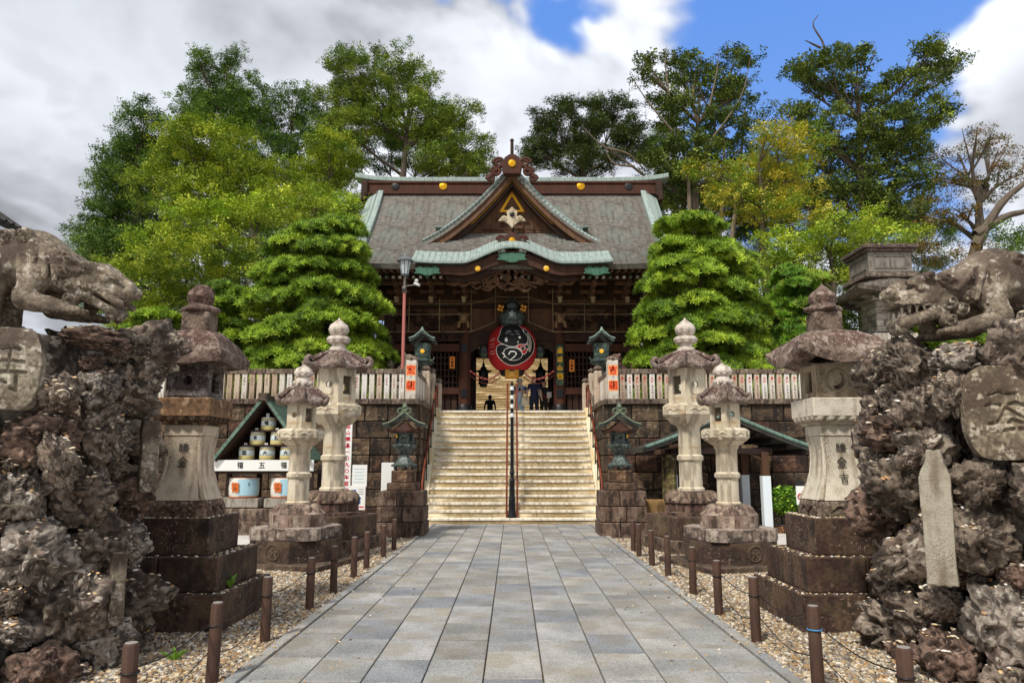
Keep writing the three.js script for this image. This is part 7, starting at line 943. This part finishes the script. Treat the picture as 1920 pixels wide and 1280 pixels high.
// ---------- stone tower beyond the fence ----------
{
  const o = thing('stone_tower', 'tall grey stone tower with a flared roof and boxed top, among the pines', 'tower', [12.4, T, -24.2]), r = rng(401), tn = [0xd8d4cc, 0xc2beb8, 0xe8e4dc, 0xaeaaa6].map((h) => tint(M.pillar, h));
  const course = (w, y0, y1, n, k) => { const h = (y1 - y0) / n; for (let i = 0; i < n; i++) for (const [ax, sg] of [['z', 1], ['x', -1], ['x', 1], ['z', -1]]) { let a = -w / 2 + (i % 2 ? -0.12 : 0); while (a < w / 2 - 0.02) { const b = Math.min(a + k, w / 2), s = Math.max(a, -w / 2), m = part('stone_block', uvBox(new RoundedBoxGeometry(b - s - 0.012, h - 0.012, 0.16, 1, 0.012), r(), r()), tn[Math.floor(r() * 4)], o), c = (s + b) / 2; m.position.set(ax === 'z' ? c : sg * (w / 2 - 0.08), y0 + (i + 0.5) * h, ax === 'z' ? sg * (w / 2 - 0.08) : c); if (ax === 'x') m.rotation.y = Math.PI / 2; a = b; } } };
  part('core', [box(1.2, 2.6, 1.2, 0, 0, 0), box(0.8, 1.2, 0.8, 0, 2.5, 0)], tint(M.pillar, 0xc2beb8), o);
  course(1.42, 0, 2.55, 9, 0.42); course(1.0, 2.6, 3.65, 5, 0.36);
  part('capital', [box(1.2, 0.12, 1.2, 0, 2.52, 0, 0.02), box(1.25, 0.15, 1.25, 0, 3.66, 0, 0.02)], tn[1], o);
  part('bracket', [-1, 1].flatMap((s) => [box(0.16, 0.4, 1.9, s * 0.45, 3.72, 0, 0.02), box(1.9, 0.3, 0.16, 0, 3.75, s * 0.45, 0.02)]), tint(M.pillar, 0x8c8a86), o);
  part('flared_roof', roofN(4, 1.5, 0.62, { lift: 0.12, thick: 0.14, top: 0.7, p: 1.4 }).translate(0, 3.86, 0), tint(M.lichen, 0xb8b6ae), o);
  part('ledge', [box(1.8, 0.12, 1.8, 0, 4.36, 0, 0.03), box(1.62, 0.1, 1.62, 0, 4.48, 0, 0.02)], tint(M.lichen, 0xd2cec2), o);
  const bx = part('boxed_top', box(1.42, 0.66, 1.42, 0, 4.58, 0, 0.02), tint(M.pillar, 0x9c9894), o); part('panel_frame', [0, 1, 2, 3].flatMap((i) => [box(1.1, 0.05, 0.04, 0, 5.08, 0.715), box(1.1, 0.05, 0.04, 0, 4.68, 0.715), box(0.05, 0.35, 0.04, -0.525, 4.73, 0.715), box(0.05, 0.35, 0.04, 0.525, 4.73, 0.715), box(0.04, 0.35, 0.02, 0, 4.73, 0.71)].map((g) => g.rotateY(i * Math.PI / 2))), tint(M.pillar, 0x86827e), bx);
  part('cap', [box(1.64, 0.1, 1.64, 0, 5.24, 0, 0.02), box(1.8, 0.13, 1.8, 0, 5.34, 0, 0.03)], tint(M.lichen, 0xb4a8a4), o);
}
// ---------- hall at the edge of the court ----------
{
  const o = thing('side_hall', 'edge of a dark tiled hall roof with red rafters behind the closed-jaw lion', 'building', [-20, 0, -16]), red = plain(0x6a2a1c, 0.8);
  part('wall', box(6, 8.2, 10, 0, 0, 0, 0.02), tint(M.wall, 0xb8b0a4), o); part('roof', [slab([[-5.2, 8.6], [0, 12], [5.0, 8.62], [5.0, 8.46], [0, 11.6], [-5.2, 8.44]], 11.4, 0.01).translate(0, 0, -5.7)], tint(M.roof, 0x6a6a68), o);
  for (let i = 0; i < 36; i++) part('roof_tile', bar([0.3, 11.85, -5.6 + i * 0.32], [5.05, 8.64, -5.6 + i * 0.32], 0.07, 6), tint(M.roof, 0x5a5a5a), o); for (let i = 0; i < 30; i++) { const m = part('rafter', put(box(2.4, 0.1, 0.1, 0, 0, 0), 3.7, 8.9, -5.5 + i * 0.38, 0, 0, -0.5), red, o); part('painted_end', put(box(0.02, 0.1, 0.1, 0, 0, 0), 4.76, 8.32, -5.5 + i * 0.38, 0, 0, -0.5), M.white, m); }
  for (const z of [-4.9, -1.6, 1.6, 4.9]) part('column', bar([3.05, 0, z], [3.05, 8.4, z], 0.2, 12), red, o);
}
// ---------- visitors ----------
{
  const SK = [0.62, 0.4, 0.29];
  function person(label, pos, turn, k) {
    const o = thing('person', label, 'person', pos, turn), h = k.h / 1.68, A = k.arms, J = { hipL: [-0.09, 0.88, 0], hipR: [0.09, 0.88, 0], sh: 0.17 };
    const f = (x, y, z) => {
      let d = sdCap(x, y, z, [0, 0.94, 0], [0, 1.3, 0], 0.135, 0.15); d = smin(d, sdCap(x, y, z, [-J.sh, 1.36, 0], [J.sh, 1.36, 0], 0.065), 0.08); d = smin(d, sdCap(x, y, z, [0, 1.36, 0], [0, 1.47, 0.01], 0.055), 0.04); d = smin(d, sdEll(x, y, z, [0, 1.56, 0.015], [0.082, 0.115, 0.1]), 0.02); d = smin(d, sdEll(x, y, z, [0, 1.545, 0.115], [0.018, 0.025, 0.022]), 0.015);
      for (const s of [-1, 1]) { const st = k.stride * s; d = smin(d, sdCap(x, y, z, [s * 0.09, 0.88, 0], [s * 0.1, 0.48, st * 0.5 + 0.03], 0.1, 0.07), 0.05); d = smin(d, sdCap(x, y, z, [s * 0.1, 0.48, st * 0.5 + 0.03], [s * 0.1, 0.08, st], 0.068, 0.045), 0.03); d = smin(d, sdCap(x, y, z, [s * 0.1, 0.04, st - 0.03], [s * 0.11, 0.035, st + 0.15], 0.045, 0.035), 0.03); const a = A[s < 0 ? 0 : 1]; d = smin(d, sdCap(x, y, z, [s * 0.19, 1.35, 0], a[0], 0.052, 0.042), 0.03); d = smin(d, sdCap(x, y, z, a[0], a[1], 0.04, 0.03), 0.02); d = smin(d, sdEll(x, y, z, [a[1][0], a[1][1] - 0.03, a[1][2] + 0.01], [0.035, 0.06, 0.03]), 0.02); d = smin(d, sdCap(x, y, z, a[1], [a[1][0] - s * 0.035, a[1][1] - 0.03, a[1][2] + 0.05], 0.014), 0.015); d = smin(d, sdEll(x, y, z, [s * 0.084, 1.55, 0], [0.012, 0.03, 0.02]), 0.01); }
      return d;
    };
    const g = sculpt(f, [-0.5, -0.03, -0.36], [0.5, 1.72, 0.46], 0.021), p = g.attributes.position, c = new Float32Array(p.count * 3);
    for (let i = 0; i < p.count; i++) { const x = p.getX(i), y = p.getY(i), z = p.getZ(i), arm = Math.abs(x) > 0.2 && y < 1.4 || (z > 0.16 && y > 0.95 && y < 1.35); let q = k.top; if (y > 1.43) q = SK; else if (arm && y < k.sleeve && y > 0.6) q = SK; else if (y < 0.09) q = k.shoe; else if (y < 0.92 && !arm) q = k.leg; c.set(q, i * 3); p.setXYZ(i, x * h, y * h, z * h); }
    g.setAttribute('color', new THREE.BufferAttribute(c, 3)); g.computeVertexNormals(); const m = shade(new THREE.Mesh(g, new THREE.MeshStandardMaterial({ vertexColors: true, roughness: 0.85 }))); m.name = 'body'; o.add(m);
    const hair = uvBox(sculpt((x, y, z) => Math.max(sdEll(x, y, z, [0, 1.575, -0.005], [0.098, 0.12, 0.112]), -(sdEll(x, y, z, [0, 1.53, 0.1], [0.085, 0.105, 0.08]))), [-0.13, 1.42, -0.14], [0.13, 1.72, 0.14], 0.014)).scale(h, h, h); part('hair', hair, plain(0x15110f, 0.6), o);
    return [o, h];
  }
  let [o, h] = person('person in a white sun hat and light blue trousers holding up a phone', [0.3, T, -29.0], 0, { h: 1.66, top: [0.55, 0.6, 0.75], leg: [0.35, 0.55, 0.68], shoe: [0.6, 0.6, 0.6], sleeve: 1.22, stride: 0.05, arms: [[[-0.25, 1.1, 0.08], [-0.06, 1.2, 0.28]], [[0.25, 1.1, 0.08], [0.06, 1.2, 0.28]]] });
  part('sun_hat', turned([[0, 1.72], [0.07, 1.71], [0.1, 1.64], [0.105, 1.6], [0.17, 1.57], [0.175, 1.58], [0.12, 1.63]], 20).scale(h, h, h), M.white, o); part('blue_sleeves', [-1, 1].map((s) => new THREE.SphereGeometry(0.085, 10, 8).translate(s * 0.21 * h, 1.3 * h, 0.01)), plain(0x24418f, 0.8), o); part('phone', box(0.07, 0.14, 0.012, 0, 1.16 * h, 0.3), M.black, o);
  const bag = thing('tote_bag', 'cream cloth tote bag hanging from the arm of the person in the white hat', 'bag', [0.5, T + 0.62, -28.78]); part('bag_body', slab([[-0.13, 0], [0.13, 0], [0.16, 0.06], [0.1, 0.3], [-0.1, 0.3]], 0.08, 0.02), plain(0xe6dcbc, 0.9), bag); part('strap', tube([[-0.08, 0.3, 0.04], [-0.05, 0.5, 0.02], [0.0, 0.6, -0.08], [0.04, 0.48, 0.02], [0.08, 0.3, 0.04]], 0.012, 16, 5), plain(0xd8ccaa, 0.9), bag);
  [o, h] = person('person in a navy t-shirt and dark trousers walking with arms down', [0.86, T, -28.8], 0.1, { h: 1.72, top: [0.018, 0.022, 0.075], leg: [0.015, 0.017, 0.045], shoe: [0.05, 0.05, 0.05], sleeve: 1.18, stride: 0.12, arms: [[[-0.26, 1.1, 0.02], [-0.3, 0.84, 0.08]], [[0.26, 1.1, 0.0], [0.3, 0.84, 0.05]]] });
  [o, h] = person('person in black with a pale shoulder bag beside the gate column', [1.26, T, -29.1], -0.3, { h: 1.58, top: [0.02, 0.018, 0.02], leg: [0.025, 0.02, 0.02], shoe: [0.3, 0.08, 0.03], sleeve: 1.0, stride: 0.08, arms: [[[-0.25, 1.1, 0.06], [-0.12, 1.0, 0.22]], [[0.24, 1.08, 0], [0.22, 0.86, 0.1]]] });
  part('white_scarf', [tube([[-0.1, 1.38 * h, 0.1], [-0.16, 1.2 * h, 0.16], [-0.12, 1.0 * h, 0.15]], 0.035, 10, 6)], M.white, o); part('red_strap', tube([[-0.12, 1.36 * h, 0.1], [0.02, 1.1 * h, 0.17], [0.16, 0.95 * h, 0.13]], 0.014, 10, 5), M.red, o); part('shoulder_bag', box(0.2, 0.24, 0.09, 0.24, 0.92, 0.08, 0.03), plain(0xd9d2cc, 0.8), o);
  person('person in dark clothes standing at the foot of the steps behind the gate', [-1.08, T, -36.3], Math.PI, { h: 1.7, top: [0.012, 0.012, 0.014], leg: [0.012, 0.012, 0.014], shoe: [0.02, 0.02, 0.02], sleeve: 0.8, stride: 0.03, arms: [[[-0.26, 1.1, 0.02], [-0.28, 0.84, 0.1]], [[0.26, 1.1, 0.0], [0.28, 0.84, 0.08]]] });
}

renderer.render(scene, camera);
